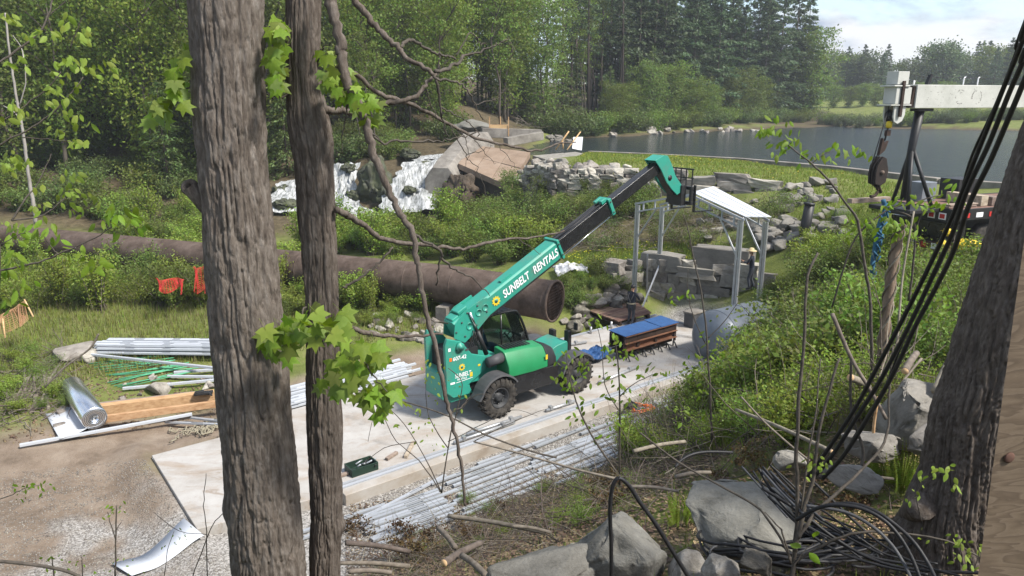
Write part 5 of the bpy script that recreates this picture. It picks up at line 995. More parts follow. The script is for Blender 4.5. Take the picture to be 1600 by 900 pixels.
# yellow sacks, strap
SK = hull_mesh('sack', 61, 24, 'yellow', .2, .22, 3, .05)
for i, (px, py, Y, s, lab) in enumerate(((1513, 383, 20.3, (.62, .5, .42), 'largest crumpled yellow sack under the truck tail'), (1473, 381, 20.2, (.25, .3, .3), 'small yellow sack left of the largest one'), (1481, 363, 20.9, (.3, .3, .28), 'yellow sack just under the truck bumper'))): tag(put('yellow_sack', SK, None, wp(px, py, Y), (0, 0, i), s), lab, 'sack')
mb = MB(); pts = smoothpath([wp(a, b, 19.5) for a, b in [(1380, 312), (1383, 330), (1377, 345), (1372, 365), (1369, 382), (1364, 410), (1362, 440)]], 4); mb.tube(pts, [.085-.002*abs(12-i) for i in range(len(pts))], 8)
for k in range(24): p = pts[min(len(pts)-1, k+2)]; mb.tube([p+Vector((rsc.uniform(-.15, .15), -.08, .06)), p+Vector((rsc.uniform(-.15, .15), -.1, -.1))], .025, 5)
tag(mb.build('rope_bundle', M['blue_rope'], base=pts[0]), 'bundle of blue rope hanging from the crane hook', 'rope')
p = ground_pt(1253, 380); mb = MB(); mb.tube([p-EZ*.3, p+EZ*1.75+Vector((.18, 0, 0))], [.24, .22], 10); mb.tube([p+EZ*1.7+Vector((.15, 0, 0)), p+EZ*1.8+Vector((.16, 0, 0))], .25, 10); tag(mb.build('bollard_post', M['black'], base=p), 'leaning black post in the riprap on the bank', 'post')
for (p, q, z, lab) in (((1428, 400), (1495, 398), 5.0, 'weathered plank lying in the bushes below the truck'),):
    a = ground_pt(*p)+EZ*.35; b = ground_pt(*q)+EZ*.35; mb = MB(); mb.beam(a, b, .2, .08); tag(mb.build('plank', M['wood_grey'], base=a), lab, 'plank')

# ------------------------------------------------------------------ people
def person(label, base, face, pose, shirt, pants, hat, hatmat):
    """one continuous skinned body; pose gives joints in local axes (x right, y forward, z up)"""
    fx = Vector((math.cos(face), math.sin(face), 0)); rx = Vector((fx.y, -fx.x, 0)); P = lambda p: rx*p[0]+fx*p[1]+EZ*p[2]
    J = {}; V = []; E = []; R = []
    def v(n, p, r): J[n] = len(V); V.append(P(p)); R.append(r)
    def e(a, b): E.append((J[a], J[b]))
    v('pel', (0, 0, .95), (.16, .12)); v('waist', (0, .02, 1.1), (.15, .11)); v('chest', (0, .04, 1.32), (.185, .125)); v('neckb', (0, .05, 1.48), (.09, .08)); v('neck', (0, .06, 1.54), (.055, .055)); v('head0', (0, .08, 1.61), (.075, .085)); v('head1', (0, .09, 1.69), (.085, .10)); v('head2', (0, .085, 1.77), (.06, .07)); v('nose', (0, .19, 1.66), (.018, .018))
    for a, b in (('pel', 'waist'), ('waist', 'chest'), ('chest', 'neckb'), ('neckb', 'neck'), ('neck', 'head0'), ('head0', 'head1'), ('head1', 'head2'), ('head1', 'nose')): e(a, b)
    for s, k in ((-1, 'l'), (1, 'r')):
        el, ha = pose['arm_'+k]; kn, ft = pose['leg_'+k]
        v('sh'+k, (s*.19, .04, 1.43), (.065, .065)); v('el'+k, el, (.048, .048)); v('wr'+k, ha, (.032, .032)); e('chest', 'sh'+k); e('sh'+k, 'el'+k); e('el'+k, 'wr'+k)
        d = (Vector(ha)-Vector(el)).normalized(); pv = Vector(ha)+d*.07; v('pa'+k, tuple(pv), (.038, .025)); e('wr'+k, 'pa'+k); sd2 = d.cross(Vector((0, 0, 1))); sd2 = sd2.normalized() if sd2.length > .1 else Vector((1, 0, 0))
        for f in range(4):
            q = pv+d*(.075-.008*abs(f-1.5))+sd2*(f-1.5)*.02-Vector((0, 0, .02)); v(f'f{k}{f}', tuple(q), (.009, .009)); e('pa'+k, f'f{k}{f}')
        v(f't{k}', tuple(pv+sd2*.05+d*.02), (.011, .011)); e('wr'+k, f't{k}')
        v('hp'+k, (s*.095, 0, .88), (.10, .10)); v('kn'+k, kn, (.068, .068)); v('an'+k, (ft[0], ft[1], ft[2]+.09), (.05, .05)); v('to'+k, (ft[0]+s*.02, ft[1]+.17, ft[2]+.045), (.045, .04)); e('pel', 'hp'+k); e('hp'+k, 'kn'+k); e('kn'+k, 'an'+k); e('an'+k, 'to'+k)
    me = bpy.data.meshes.new('tmp'); me.from_pydata(V, E, []); o = bpy.data.objects.new('tmp', me); COL.objects.link(o)
    sk = o.modifiers.new('s', 'SKIN'); sk.use_smooth_shade = True
    for i, r in enumerate(R): me.skin_vertices[0].data[i].radius = r
    for i in range(len(V)): me.skin_vertices[0].data[i].use_root = (i == 0)
    sb = o.modifiers.new('b', 'SUBSURF'); sb.levels = 2; sb.render_levels = 2
    dg = bpy.context.evaluated_depsgraph_get(); m2 = bpy.data.meshes.new_from_object(o.evaluated_get(dg)); bpy.data.objects.remove(o); m2.name = 'body'
    m2.materials.clear()
    for k in (shirt, pants, 'skin', 'black'): m2.materials.append(M[k])
    wr = [V[J['wrl']], V[J['wrr']]]
    for p_ in m2.polygons:
        c = p_.center; i = 0
        if c.z < .98: i = 1
        if c.z > 1.52: i = 2
        if c.z < .13: i = 3
        if min((c-q).length for q in wr) < .12 and c.z > .6: i = 2
        p_.material_index = i
    root = empty('person', base, label, 'person'); put('body', m2, root)
    h = V[J['head2']]; mb = MB()
    if hat == 'straw': mb.lathe(h-EZ*.03, (0.05, 0, 1), [(.22, -.03), (.23, -.01), (.11, .0), (.10, .09), (.05, .11)], 24)
    else: mb.lathe(h-EZ*.07, EZ, [(.10, -.02), (.105, .03), (.08, .09), (.03, .115)], 20); mb.box(h+fx*.11-EZ*.055, (.12, .12, .015), Matrix.Rotation(face, 3, 'Z'))
    put('hat', mb.mesh('hat', M[hatmat]), root)
    if hat != 'straw':
        mb = MB(); mb.lathe(Vector((0, 0, .98)), EZ, [(.17, 0), (.18, .03), (.17, .07)], 20, caps=False); put('tool_belt', mb.mesh('belt', M['webbing']), root)
        for k in (-1, 1): mb = MB(); mb.box(P((k*.17, -.02, .86)), (.10, .12, .2)); put('pouch', mb.mesh('pouch', M['black']), root)
        mb = MB(); mb.tube(smoothpath([P((-.13, .13, 1.0)), P((-.12, .16, 1.25)), P((-.1, .04, 1.47)), P((-.1, -.1, 1.3)), P((.05, -.12, 1.05))], 4), .02, 6); mb.tube(smoothpath([P((.13, .13, 1.0)), P((.12, .16, 1.25)), P((.1, .04, 1.47)), P((.1, -.1, 1.3)), P((-.05, -.12, 1.05))], 4), .02, 6); put('harness', mb.mesh('harness', M['plastic_grey']), root)
    return root
person('worker in dark clothes and tool belt steadying the left frame posts', (5.13, 30.25, 0.0), math.radians(48), {'arm_l': ((-.24, .22, 1.2), (-.1, .45, 1.25)), 'arm_r': ((.26, .2, 1.18), (.14, .45, 1.12)), 'leg_l': ((-.12, .1, .5), (-.15, .02, 0)), 'leg_r': ((.11, .04, .5), (.13, -.12, 0))}, 'navy', 'denim', 'cap', 'black')
pz = hz(10.5, 31.2); person('worker in black with a straw hat beside the right frame posts', (10.45, 31.0, 1.42), math.radians(150), {'arm_l': ((-.28, .18, 1.2), (-.2, .42, 1.3)), 'arm_r': ((.3, .05, 1.18), (.36, .25, 1.05)), 'leg_l': ((-.12, .1, .5), (-.15, .02, 0)), 'leg_r': ((.11, .04, .5), (.13, -.12, 0))}, 'navy', 'denim', 'straw', 'straw')
# small nets on the left: red mesh fence in the brush, orange mesh at the frame edge
def net(name, quads, mat, label, cat, Ydz, n=(14, 22), seed=0):
    mb = MB(); q = [wp(*p) for p in quads]
    g = lambda s, t: q[0].lerp(q[1], s).lerp(q[3].lerp(q[2], s), t)+Vector((0, .35*math.sin(s*9+seed)*(.5+t), .12*math.sin(s*13+seed)*math.sin(t*5)))
    for i in range(n[0]+1): mb.tube([g(k/n[1], i/n[0]) for k in range(n[1]+1)], .008, 3, smooth=False)
    for k in range(n[1]+1): mb.tube([g(k/n[1], i/n[0]) for i in range(n[0]+1)], .011, 3, smooth=False)
    return tag(mb.build(name, M[mat], base=q[0]), label, cat)
net('safety_netting', [(300, 418, 30.5), (322, 418, 30.5), (324, 452, 30), (303, 452, 30)], 'red_net', 'red plastic netting against the left trunk in the meadow', 'netting', 0, (16, 10), 1)
net('safety_netting', [(240, 437, 30.0), (290, 435, 30.2), (292, 452, 29.6), (246, 452, 29.4)], 'red_net', 'red plastic netting lying flat in the meadow left of the trunks', 'netting', 0, (14, 24), 2)
OF = net('safety_fence', [(-6, 497, 25.5), (40, 470, 27), (52, 497, 26.5), (-6, 522, 25)], 'orange_net', 'faded orange mesh fence sagging at the left edge of the meadow', 'fence', 0, (14, 22), 3)
for p, q in (((4, 498), (8, 528)), ((38, 468), (52, 495))): mb = MB(); mb.tube([wp(*p, 25.3), wp(*q, 25.0)], .03, 6); mb.build('stake', M['wood'], OF)
# ------------------------------------------------------------------ plant building
def rnd_unit(n, rng): d = rng.normal(size=(n, 3)); return d/np.linalg.norm(d, axis=1)[:, None]
def leaf_quads(c, size, rng, elong=.55, up=.6, axis=None, droop=0.0):
    n = len(c); size = np.broadcast_to(size, (n,))[:, None]*rng.uniform(.7, 1.3, (n, 1))
    nr_ = rnd_unit(n, rng)*(1-up)+np.array([0, 0, 1])*up*rng.choice([1.0], (n, 1)); nr_ /= np.linalg.norm(nr_, axis=1)[:, None]
    d = rnd_unit(n, rng) if axis is None else axis+rng.normal(size=(n, 3))*.25
    d = d-nr_*np.sum(d*nr_, 1)[:, None]; d /= np.maximum(np.linalg.norm(d, axis=1), 1e-6)[:, None]; d[:, 2] -= droop; wv = np.cross(nr_, d)
    v = np.stack([c-d*size*.5, c+wv*size*elong*.5+d*size*.05, c+d*size*.5, c-wv*size*elong*.5+d*size*.05], 1).reshape(-1, 3)
    return v, np.arange(n*4).reshape(n, 4)
def deciduous(seed, H, R, base, nclump, nleaf, leaf, mat, tr=.16, up=.45, spread=.55, barkm='bark_far'):
    rng = np.random.default_rng(seed); rnd = random.Random(seed); mb = MB()
    bend = [Vector((rnd.gauss(0, .12)*H/12*i, rnd.gauss(0, .12)*H/12*i, H*.97*i/6)) for i in range(7)]
    tp_ = smoothpath(bend, 2); mb.tube(tp_, lerp_r(tr, tr*.15, len(tp_)), 7)
    cs = []
    for k in range(nclump):
        t = base+(1-base)*((k+.5)/nclump)**.85; z = H*t; prof = math.sin(PI*min(1, .18+.82*(1-(t-base)/(1-base)))**.8)**.8
        a = k*2.4+rnd.uniform(-.5, .5); r = R*prof*rnd.uniform(.35, 1.05); p = Vector((math.cos(a)*r, math.sin(a)*r, z+rnd.uniform(-.5, .5))); cs.append(p)
        i = max(0, min(len(tp_)-1, int((t-.1)*len(tp_)))); q = tp_[i]
        if k % 2 == 0: mb.tube([q, q.lerp(p, .5)+Vector((0, 0, .2)), p], [tr*.35, tr*.2, .015], 4, caps=False)
    tm = mb.mesh('trunk', M[barkm]); cs = np.array([tuple(c) for c in cs]); wts = rng.uniform(.5, 1.5, nclump); idx_ = rng.choice(nclump, nleaf, p=wts/wts.sum())
    sg = spread*R*rng.uniform(.25, .5, nclump)[idx_][:, None]; c = cs[idx_]+rng.normal(size=(nleaf, 3))*sg*np.array([1, 1, .6])
    v, f = leaf_quads(c, leaf, rng, .6, up); return tm, mesh_np('crown', v, f, M[mat])
def conifer(seed, H, R, base, mat, tr=.22, layers=20, droop=.12, gap=.0, leaf=.5, dens=1.0):
    rng = np.random.default_rng(seed); rnd = random.Random(seed); mb = MB(); mb.tube([(0, 0, 0), (.05, .05, H*.5), (0, .05, H)], [tr, tr*.65, .03], 7)
    C_, A_2 = [], []
    for l in range(layers):
        t = l/(layers-1); z = H*(base+(1-base)*t)-.3; Lr_ = R*(1-t)**.75*(.55+.45*min(1, t*5+.35))+.35; nb = rnd.choice((4, 5, 6))
        for b in range(nb):
            if rnd.random() < gap: continue
            a = 2*PI*b/nb+rnd.uniform(-.5, .5); ln = Lr_*rnd.uniform(.6, 1.15); d = np.array([math.cos(a), math.sin(a), rnd.uniform(-.15, .22)-droop*(1-t)])
            z_ = z+rnd.uniform(-.4, .4)
            if t < .75: mb.tube([(0, 0, z_), tuple(np.array([0, 0, z_])+d*ln*.9)], [.035, .01], 3, caps=False)
            m = int((10+ln*13)*dens); s = rng.uniform(.18, 1, m)**.8; w_ = np.stack([-d[1]*np.ones(m), d[0]*np.ones(m), np.zeros(m)], 1)*(rng.normal(size=(m, 1))*.20*ln*(1.15-s)[:, None])
            c = np.array([0, 0, z_])+d*ln*s[:, None]+w_+rng.normal(size=(m, 3))*np.array([.1, .1, .14]); c[:, 2] -= .18*ln*s**2*.3
            C_.append(c); A_2.append(np.broadcast_to(d, (m, 3))+w_*.9)
    c = np.concatenate(C_); ax = np.concatenate(A_2); v, f = leaf_quads(c, leaf, rng, .34, .55, ax, .12)
    return mb.mesh('trunk', M['bark_far']), mesh_np('crown', v, f, M[mat])
def shrub(seed, H, R, nstem, nleaf, leaf, mat, up=.4, upright=.5, stem='twig', elong=.55, low=.15):
    rng = np.random.default_rng(seed); rnd = random.Random(seed); mb = MB(); C_ = []
    for k in range(nstem):
        a = rnd.uniform(0, 6.28); r = R*rnd.uniform(.25, 1); h = H*rnd.uniform(.55, 1.05); p0 = Vector((rnd.gauss(0, .12*R), rnd.gauss(0, .12*R), -.05)); p2 = Vector((math.cos(a)*r, math.sin(a)*r, h*(1-.25*(r/R)*(1-upright)))); p1 = p0.lerp(p2, .5)+Vector((0, 0, h*.12)); pts = smoothpath([p0, p1, p2], 3)
        mb.tube(pts, lerp_r(.012*H, .003*H, len(pts)), 3, caps=False); P = np.array([tuple(p) for p in pts])
        m = nleaf//nstem; t = rng.uniform(low, 1, m)**.8*(len(P)-1); i = np.minimum(t.astype(int), len(P)-2); fr = (t-i)[:, None]; c = P[i]*(1-fr)+P[i+1]*fr
        C_.append(c+rng.normal(size=(m, 3))*np.array([.16, .16, .10])*R*(.4+.6*t/(len(P)-1))[:, None])
    c = np.concatenate(C_); c[:, 2] = np.maximum(c[:, 2], .02); v, f = leaf_quads(c, leaf, rng, elong, up)
    return mb.mesh('stems', M[stem]), mesh_np('foliage', v, f, M[mat])
def plant(name, proto, loc, s, label, cat, group=None, rz=None, parts=('trunk', 'crown'), sz=1.0, tilt=0):
    root = empty(name, loc, label, cat, group, rz if rz is not None else random.uniform(0, 6.28)); root.scale = (s, s, s*sz)
    if tilt: root.rotation_euler[0] = tilt
    for n_, m_ in zip(parts, proto): put(n_, m_, root)
    return root
DEC = [deciduous(10+i, 14, 3.3, .16, 40, 6800, .25, m) for i, m in enumerate(('leaf_spring', 'leaf_mid', 'leaf_spring', 'leaf_mid', 'leaf_bright'))]
SLN = [deciduous(30+i, 19, 2.2, .42, 24, 1700, .26, m, tr=.15) for i, m in enumerate(('leaf_mid', 'leaf_spring'))]
PIN = [conifer(40+i, 23, 5.2, .10+.05*i, 'leaf_pine', layers=22, leaf=.6, dens=1.7, droop=.05) for i in range(3)]
TALL = [conifer(60+i, 24, 2.6, .45, 'leaf_pine', layers=15, gap=.35, leaf=.5, dens=.7) for i in range(2)]
HEM = [conifer(50+i, 12, 3.0, .05, 'leaf_hemlock', tr=.12, layers=20, droop=.3, leaf=.36, dens=1.3) for i in range(2)]
FARD = [deciduous(120+i, 14, 4.6, .04, 40, 3200, .6, m, spread=.6) for i, m in enumerate(('leaf_far', 'leaf_mid', 'leaf_far'))]
SHR = [shrub(70, 1.3, .8, 22, 2600, .085, 'leaf_bright', low=.1), shrub(71, 1.5, .9, 24, 2600, .095, 'leaf_spring', low=.1), shrub(72, 1.2, 1.0, 24, 2800, .075, 'leaf_mid'), shrub(73, 1.8, .75, 20, 2200, .09, 'leaf_bright', upright=.9, low=.1)]
SCRUB = [shrub(80, 1.0, 1.0, 26, 900, .07, 'leaf_mid', low=.4), shrub(81, 1.1, .9, 30, 500, .06, 'leaf_spring', low=.5, stem='twig_pale'), shrub(82, .9, 1.0, 26, 700, .08, 'leaf_hemlock', low=.3)]
BIGS = [shrub(90, 1.0, 1.0, 26, 3400, .085, 'leaf_mid', low=.05), shrub(91, 1.0, .9, 26, 3400, .08, 'leaf_spring', low=.05), shrub(92, 1.0, 1.1, 26, 3200, .09, 'leaf_hemlock', low=.05), shrub(93, 1.0, 1.0, 26, 3000, .06, 'leaf_far', low=.05)]
DEADS = [shrub(95, .6, .5, 9, 260, .10, 'leaf_dead', low=.4, up=.0, elong=.45), shrub(96, .7, .6, 10, 340, .09, 'leaf_dead', low=.4, up=.0)]
FINE = [shrub(97, 1.0, .8, 20, 2600, .05, 'leaf_spring', low=.2), shrub(98, .8, .9, 20, 2400, .045, 'leaf_bright', low=.2), shrub(99, 1.1, .8, 20, 2400, .055, 'leaf_mid', low=.15)]
BANKT = [deciduous(130+i, 16, 4.6, .03, 46, 6500, .42, m, spread=.55) for i, m in enumerate(('leaf_mid', 'leaf_spring', 'leaf_mid'))]
rt = random.Random(21)
def dots(n, gen, dmin, tries=60):
    out = []
    for _ in range(n*tries):
        if len(out) >= n: break
        p = gen()
        if p and all((p[0]-q[0])**2+(p[1]-q[1])**2 > dmin*dmin for q in out): out.append(p)
    return out
# wooded hillside left
def gA():
    x, y = rt.uniform(-66, 4), rt.uniform(57, 104)
    if x > -17 and y < 70: return None
    if x > -6 and y < 86: return None
    if abs(x)/y > .82: return None
    return x, y
for i, (x, y) in enumerate(dots(118, gA, 3.4)):
    k = rt.choice((0, 0, 1, 1, 2, 3, 4)); s = rt.uniform(.85, 1.25)
    plant('forest_tree', DEC[k], (x, y, hz(x, y)-.2), s, 'spring green broadleaf tree in the dense wood on the hillside left of the dam', 'tree', 'broadleaf trees of the hillside wood', sz=rt.uniform(.95, 1.2))
for i, (x, y) in enumerate(dots(34, gA, 5)):
    plant('forest_hemlock', HEM[i % 2], (x, y-1.5, hz(x, y-1.5)-.2), rt.uniform(.45, .95), 'small dark drooping evergreen under the broadleaf trees of the hillside wood', 'tree', 'small evergreens under the hillside wood')
def gU():
    x, y = rt.uniform(-50, -2), rt.uniform(50, 72)
    if x > -20 and y < 61: return None
    if x > -8 and y < 68: return None
    return x, y
for i, (x, y) in enumerate(dots(80, gU, 1.8)):
    plant('understory_bush', BIGS[rt.choice((0, 0, 1, 2))], (x, y, hz(x, y)-.1), rt.uniform(1.3, 2.6), 'leafy undergrowth bush at the foot of the hillside wood beyond the pipe', 'bush', 'undergrowth bushes at the foot of the hillside wood', parts=('stems', 'foliage'))
# wood behind the dam and along the left bank of the lake
def along(a, b, off):
    a, b = Vector(a), Vector(b); t = rt.random(); n = Vector((-(b-a).y, (b-a).x)).normalized(); p = a.lerp(b, t)+n*rt.uniform(*off); return p.x, p.y
for i, (x, y) in enumerate(dots(40, lambda: along((20, 114), (62, 158), (1, 16)), 3.3)):
    plant('pine_tree', PIN[i % 3], (x, y, hz(x, y)-.2), rt.uniform(.85, 1.2), 'tall dark pine in the stand along the wooded far bank of the lake', 'tree', 'dark pines on the wooded bank')
for i, (x, y) in enumerate(dots(16, lambda: along((4, 94), (26, 120), (1, 9)), 2.3)):
    plant('slender_pine', TALL[i % 2], (x, y, hz(x, y)-.2), rt.uniform(.8, 1.15), 'slender tall pine with bare lower trunk, sky showing between it and its neighbours', 'tree', 'slender pines behind the dam', tilt=rt.uniform(-.04, .04))
for i, (x, y) in enumerate(dots(14, lambda: along((-4, 88), (22, 116), (1, 10)), 2.6)):
    plant('slender_tree', SLN[i % 2], (x, y, hz(x, y)-.2), rt.uniform(.75, 1.05), 'slender sparse broadleaf tree in the wood behind the dam', 'tree', 'slender broadleaf trees behind the dam', tilt=rt.uniform(-.06, .06))
for i, (x, y) in enumerate(dots(26, lambda: along((2, 91), (58, 155), (.5, 5)), 3.0)):
    plant('bank_hemlock', HEM[i % 2], (x, y, hz(x, y)-.2), rt.uniform(.55, 1.0), 'mid height drooping evergreen at the edge of the wooded lake bank', 'tree', 'drooping evergreens on the wooded lake bank')
for i, (x, y) in enumerate(dots(56, lambda: along((4, 91.5), (60, 156), (-2.2, 1.2)), 1.4)):
    plant('bank_bush', BIGS[rt.choice((0, 1, 2, 2))], (x, y, max(4.6, hz(x, y))-.1), rt.uniform(1.4, 3.2), 'green bush leaning over the water along the wooded lake bank', 'bush', 'bushes along the wooded lake bank', parts=('stems', 'foliage'))
for i, (px, s, k, lab) in enumerate(((1262, 1.05, 0, 'large light green tree at the end of the wooded bank against the sky'), (1235, .95, 2, 'light green tree next to the last tree of the wooded bank'), (1205, .8, 1, 'green broadleaf tree in front of the pines near the end of the wooded bank'))):
    p = wp(px, 180, 156); plant('bank_tree', BANKT[k], (p.x, p.y, 4.9), s*1.1, lab, 'tree')
for i, (px, Y, s, k, lab) in enumerate(((783, 78, .9, 1, 'straight lone tree trunk rising behind the timber box'), (697, 76, .7, 0, 'slim straight tree on the leaf covered slope left of the timber box'), (640, 74, .8, 1, 'slim tree on the leaf covered slope above the falls'), (560, 64, .55, 0, 'thin pale tree at the left side of the falls'), (585, 63, .5, 1, 'second thin tree at the left side of the falls'), (862, 96, .8, 1, 'pale leaning slim tree at the water edge behind the dam'))):
    p = wp(px, 200, Y); plant('slim_tree', SLN[k], (p.x, Y, hz(p.x, Y)-.2), s, lab, 'tree', tilt=(.10 if px == 862 else 0))
for i, (x, y) in enumerate(dots(16, lambda: along((14, 101), (60, 155), (-.5, 3)), 3.0)):
    plant('bank_broadleaf', BANKT[i % 3], (x, y, hz(x, y)-.2), rt.uniform(.32, .6), 'rounded green broadleaf tree in front of the pines along the wooded lake bank', 'tree', 'broadleaf trees in front of the pines')
# far shore
for i in range(9):
    p = wp(1298+i*24+rt.uniform(-3, 3), 165, 178); plant('round_tree', FARD[1], (p.x, 178+rt.uniform(-2, 2), hz(p.x, 178)), rt.uniform(.36, .44), 'small round tree in the row at the edge of the field across the lake', 'tree', 'row of small round trees across the lake', sz=.85)
for i in range(44):
    px = 1284+i*7.6+rt.uniform(-5, 5); Y = rt.uniform(205, 232); p = wp(px, 165, Y); far = rt.random() < .45
    if px < 1390: h = rt.uniform(.8, 1.0)
    elif px < 1440: h = rt.uniform(.65, .85)
    else: h = rt.uniform(.85, 1.1)
    if far: plant('distant_pine', PIN[i % 3], (p.x, Y, hz(p.x, Y)), h*.66, 'dark distant pine on the skyline across the lake', 'tree', 'dark pines on the far skyline')
    else: plant('distant_tree', FARD[i % 3], (p.x, Y, hz(p.x, Y)), h*1.0, 'distant broadleaf tree on the skyline across the lake', 'tree', 'broadleaf trees on the far skyline')
for i in range(40):
    px = 1285+i*9+rt.uniform(-5, 5); Y = 127+rt.uniform(-1, 6)+(max(0, 1340-px)*.18); p = wp(px, 190, Y); plant('shore_bush', BIGS[rt.choice((3, 3, 3, 1))], (p.x, Y, hz(p.x, Y)-.1), rt.uniform(1.5, 2.6), 'grey green bush along the far shore below the field', 'bush', 'bushes along the far shore', parts=('stems', 'foliage'))
# pixel-region sampling on the terrain
def project(x, y, z):
    z = z-CZ; Z = y*CP-z*SP; U = y*SP+z*CP; return 800+FPX*x/Z, 450-FPX*U/Z
def inpoly(px, py, poly):
    r = np.zeros(len(px), bool); n = len(poly)
    for i in range(n):
        x1, y1 = poly[i]; x2, y2 = poly[(i+1) % n]; c = ((y1 > py) != (y2 > py)) & (px < (x2-x1)*(py-y1)/((y2-y1) or 1e-9)+x1); r ^= c
    return r
def sample(n, poly, xr, yr, rng=RNG, keep=None):
    out = []
    tot = 0; it = 0
    while tot < n and it < 40:
        x = rng.uniform(*xr, n*2); y = rng.uniform(*yr, n*2); z = height(x, y); px, py = project(x, y, z); k = inpoly(px, py, poly)
        if keep is not None: k &= keep(x, y, z)
        out.append(np.stack([x[k], y[k], z[k]], 1)); tot += k.sum(); it += 1
    return np.concatenate(out)[:n]
def bushes(n, poly, xr, yr, protos, sc_, name, label, group, dmin=.5, sz=1.0, cat='bush', sink=.05):
    pts = sample(n*6, poly, xr, yr); kept = []
    for p in pts:
        if len(kept) >= n: break
        if all((p[0]-q[0])**2+(p[1]-q[1])**2 > dmin*dmin for q in kept):
            kept.append(p); plant(name, rt.choice(protos), (p[0], p[1], p[2]-sink), rt.uniform(*sc_), label, cat, group, parts=('stems', 'foliage'), sz=sz*rt.uniform(.85, 1.15))
bushes(46, [(425, 345), (650, 335), (800, 345), (850, 395), (800, 415), (425, 392)], (-13, 4), (33, 48), SHR, (1.1, 1.9), 'bright_bush', 'bright yellow green bush behind the rusty pipe below the falls', 'bright bushes behind the pipe', 1.0)
bushes(26, [(700, 300), (850, 300), (870, 380), (760, 380), (700, 340)], (-4, 6), (35, 50), [SCRUB[0], SCRUB[2], SHR[2], FINE[2]], (1.0, 1.9), 'grey_bush', 'dull green bush at the foot of the spillway and the long stone wall', 'dull bushes at the spillway foot', 1.1)
bushes(13, [(245, 398), (345, 398), (460, 410), (460, 440), (250, 430)], (-19, -8), (30, 37.5), SHR, (1.5, 2.1), 'tall_bush', 'tall bright bush hiding the rusty pipe behind the left trunk', 'tall bushes hiding the pipe behind the trunks', .9)
bushes(84, [(-40, 400), (330, 392), (330, 485), (120, 485), (-40, 505)], (-30, -9), (26, 40), SHR+[FINE[0], FINE[1]], (.75, 1.6), 'meadow_bush', 'leafy bush in the meadow in front of the rusty pipe, left of the trunks', 'bushes in the meadow left of the trunks', .9)
bushes(14, [(150, 350), (330, 335), (330, 395), (200, 400)], (-32, -14), (40, 52), SHR, (1.1, 1.8), 'meadow_bush', 'bush beyond the rusty pipe left of the trunks', 'bushes beyond the pipe left of the trunks', 1.2)
bushes(30, [(425, 420), (560, 425), (770, 450), (740, 490), (600, 490), (425, 500)], (-11, 1), (25.5, 33), SHR+[FINE[1]], (.7, 1.2), 'low_bush', 'bright bush in front of the rusty pipe behind the telehandler', 'bushes between pipe and dug earth', .7)
bushes(24, [(530, 470), (690, 470), (690, 500), (530, 520)], (-7, -1), (25, 31), FINE+[SHR[0]], (.35, .6), 'low_bush', 'low leafy plant in the meadow edge above the dug earth', 'low plants above the dug earth', .5)
bushes(34, [(860, 345), (1240, 320), (1240, 345), (1150, 400), (1010, 395), (900, 400), (860, 385)], (2, 17), (34, 43), SCRUB, (.6, 1.15), 'scrub_bush', 'straggly scrub bush on the brown slope below the stone walls', 'scrub below the stone walls', .9)
bushes(14, [(880, 300), (1010, 300), (1010, 345), (880, 345)], (2, 10), (38, 43.5), [SCRUB[0], SHR[2], FINE[2]], (.8, 1.5), 'wall_bush', 'bush growing against the long stone wall under the boom', 'bushes against the long stone wall', .9)
bushes(22, [(880, 440), (985, 415), (1010, 445), (960, 470), (890, 490)], (1, 7), (29, 35), [FINE[2], SHR[2], FINE[0]], (.5, .95), 'pit_bush', 'bush on the bank between the pipe mouth and the lower wall', 'bushes by the pipe mouth', .5)
RS = [(1185, 470), (1210, 420), (1330, 402), (1420, 425), (1560, 440), (1520, 500), (1480, 600), (1400, 650), (1260, 650), (1180, 600), (1175, 560)]
bushes(78, RS, (5, 18), (9, 30), [FINE[0], FINE[2], FINE[1], SHR[2], SHR[1], SHR[0]], (.75, 1.35), 'slope_bush', 'dense leafy bush on the right hand slope below the crane truck', 'bushes on the slope below the crane truck', .8)
bushes(58, [(1190, 560), (1260, 560), (1420, 560), (1400, 660), (1260, 700), (1130, 710), (1090, 670), (1160, 600)], (2.5, 9), (8, 20), [FINE[0], FINE[1], SCRUB[1], SHR[1], SHR[0]], (.55, 1.1), 'brush_bush', 'pale green bush in the cut brush on the slope above the boulders', 'bushes in the cut brush above the boulders', .45)
bushes(22, [(1175, 500), (1240, 440), (1270, 560), (1200, 640), (1165, 600)], (6, 12), (16, 27), [FINE[2], FINE[0], SHR[2], SCRUB[2]], (1.1, 1.7), 'tank_bush', 'tall bush in front of the grey tank', 'tall bushes in front of the tank', .9)
bushes(26, [(985, 655), (1090, 650), (1200, 670), (1130, 730), (970, 730)], (1.5, 8), (10, 20), [FINE[0], FINE[1], SHR[0], SCRUB[1]], (.45, .85), 'verge_bush', 'light green bush at the toe of the slope beside the pad', 'bushes at the toe of the slope beside the pad', .55)
bushes(40, [(1260, 340), (1370, 330), (1370, 400), (1250, 420)], (9, 20), (18, 40), [FINE[1], FINE[0], SHR[0]], (.4, .8), 'verge_plant', 'yellow green leafy plant on the grassy bank left of the crane truck', 'plants on the grassy bank', .6)
bushes(28, [(540, 770), (700, 790), (980, 720), (1100, 700), (1080, 800), (900, 830), (760, 870), (540, 895)], (-3, 5), (6, 18), [FINE[1], FINE[0], SCRUB[1]], (.2, .42), 'slope_plant', 'small green plant among the cut brush below the boulders', 'small plants among the cut brush', .3, cat='plant')
bushes(8, [(545, 800), (640, 800), (760, 840), (700, 880), (540, 880)], (-4, 2), (7, 15.4), DEADS, (.5, .85), 'wilted_branch', 'cut branch with wilted brown leaves in the brush above the steel channels', 'wilted cut branches above the steel channels', .35, cat='branch')
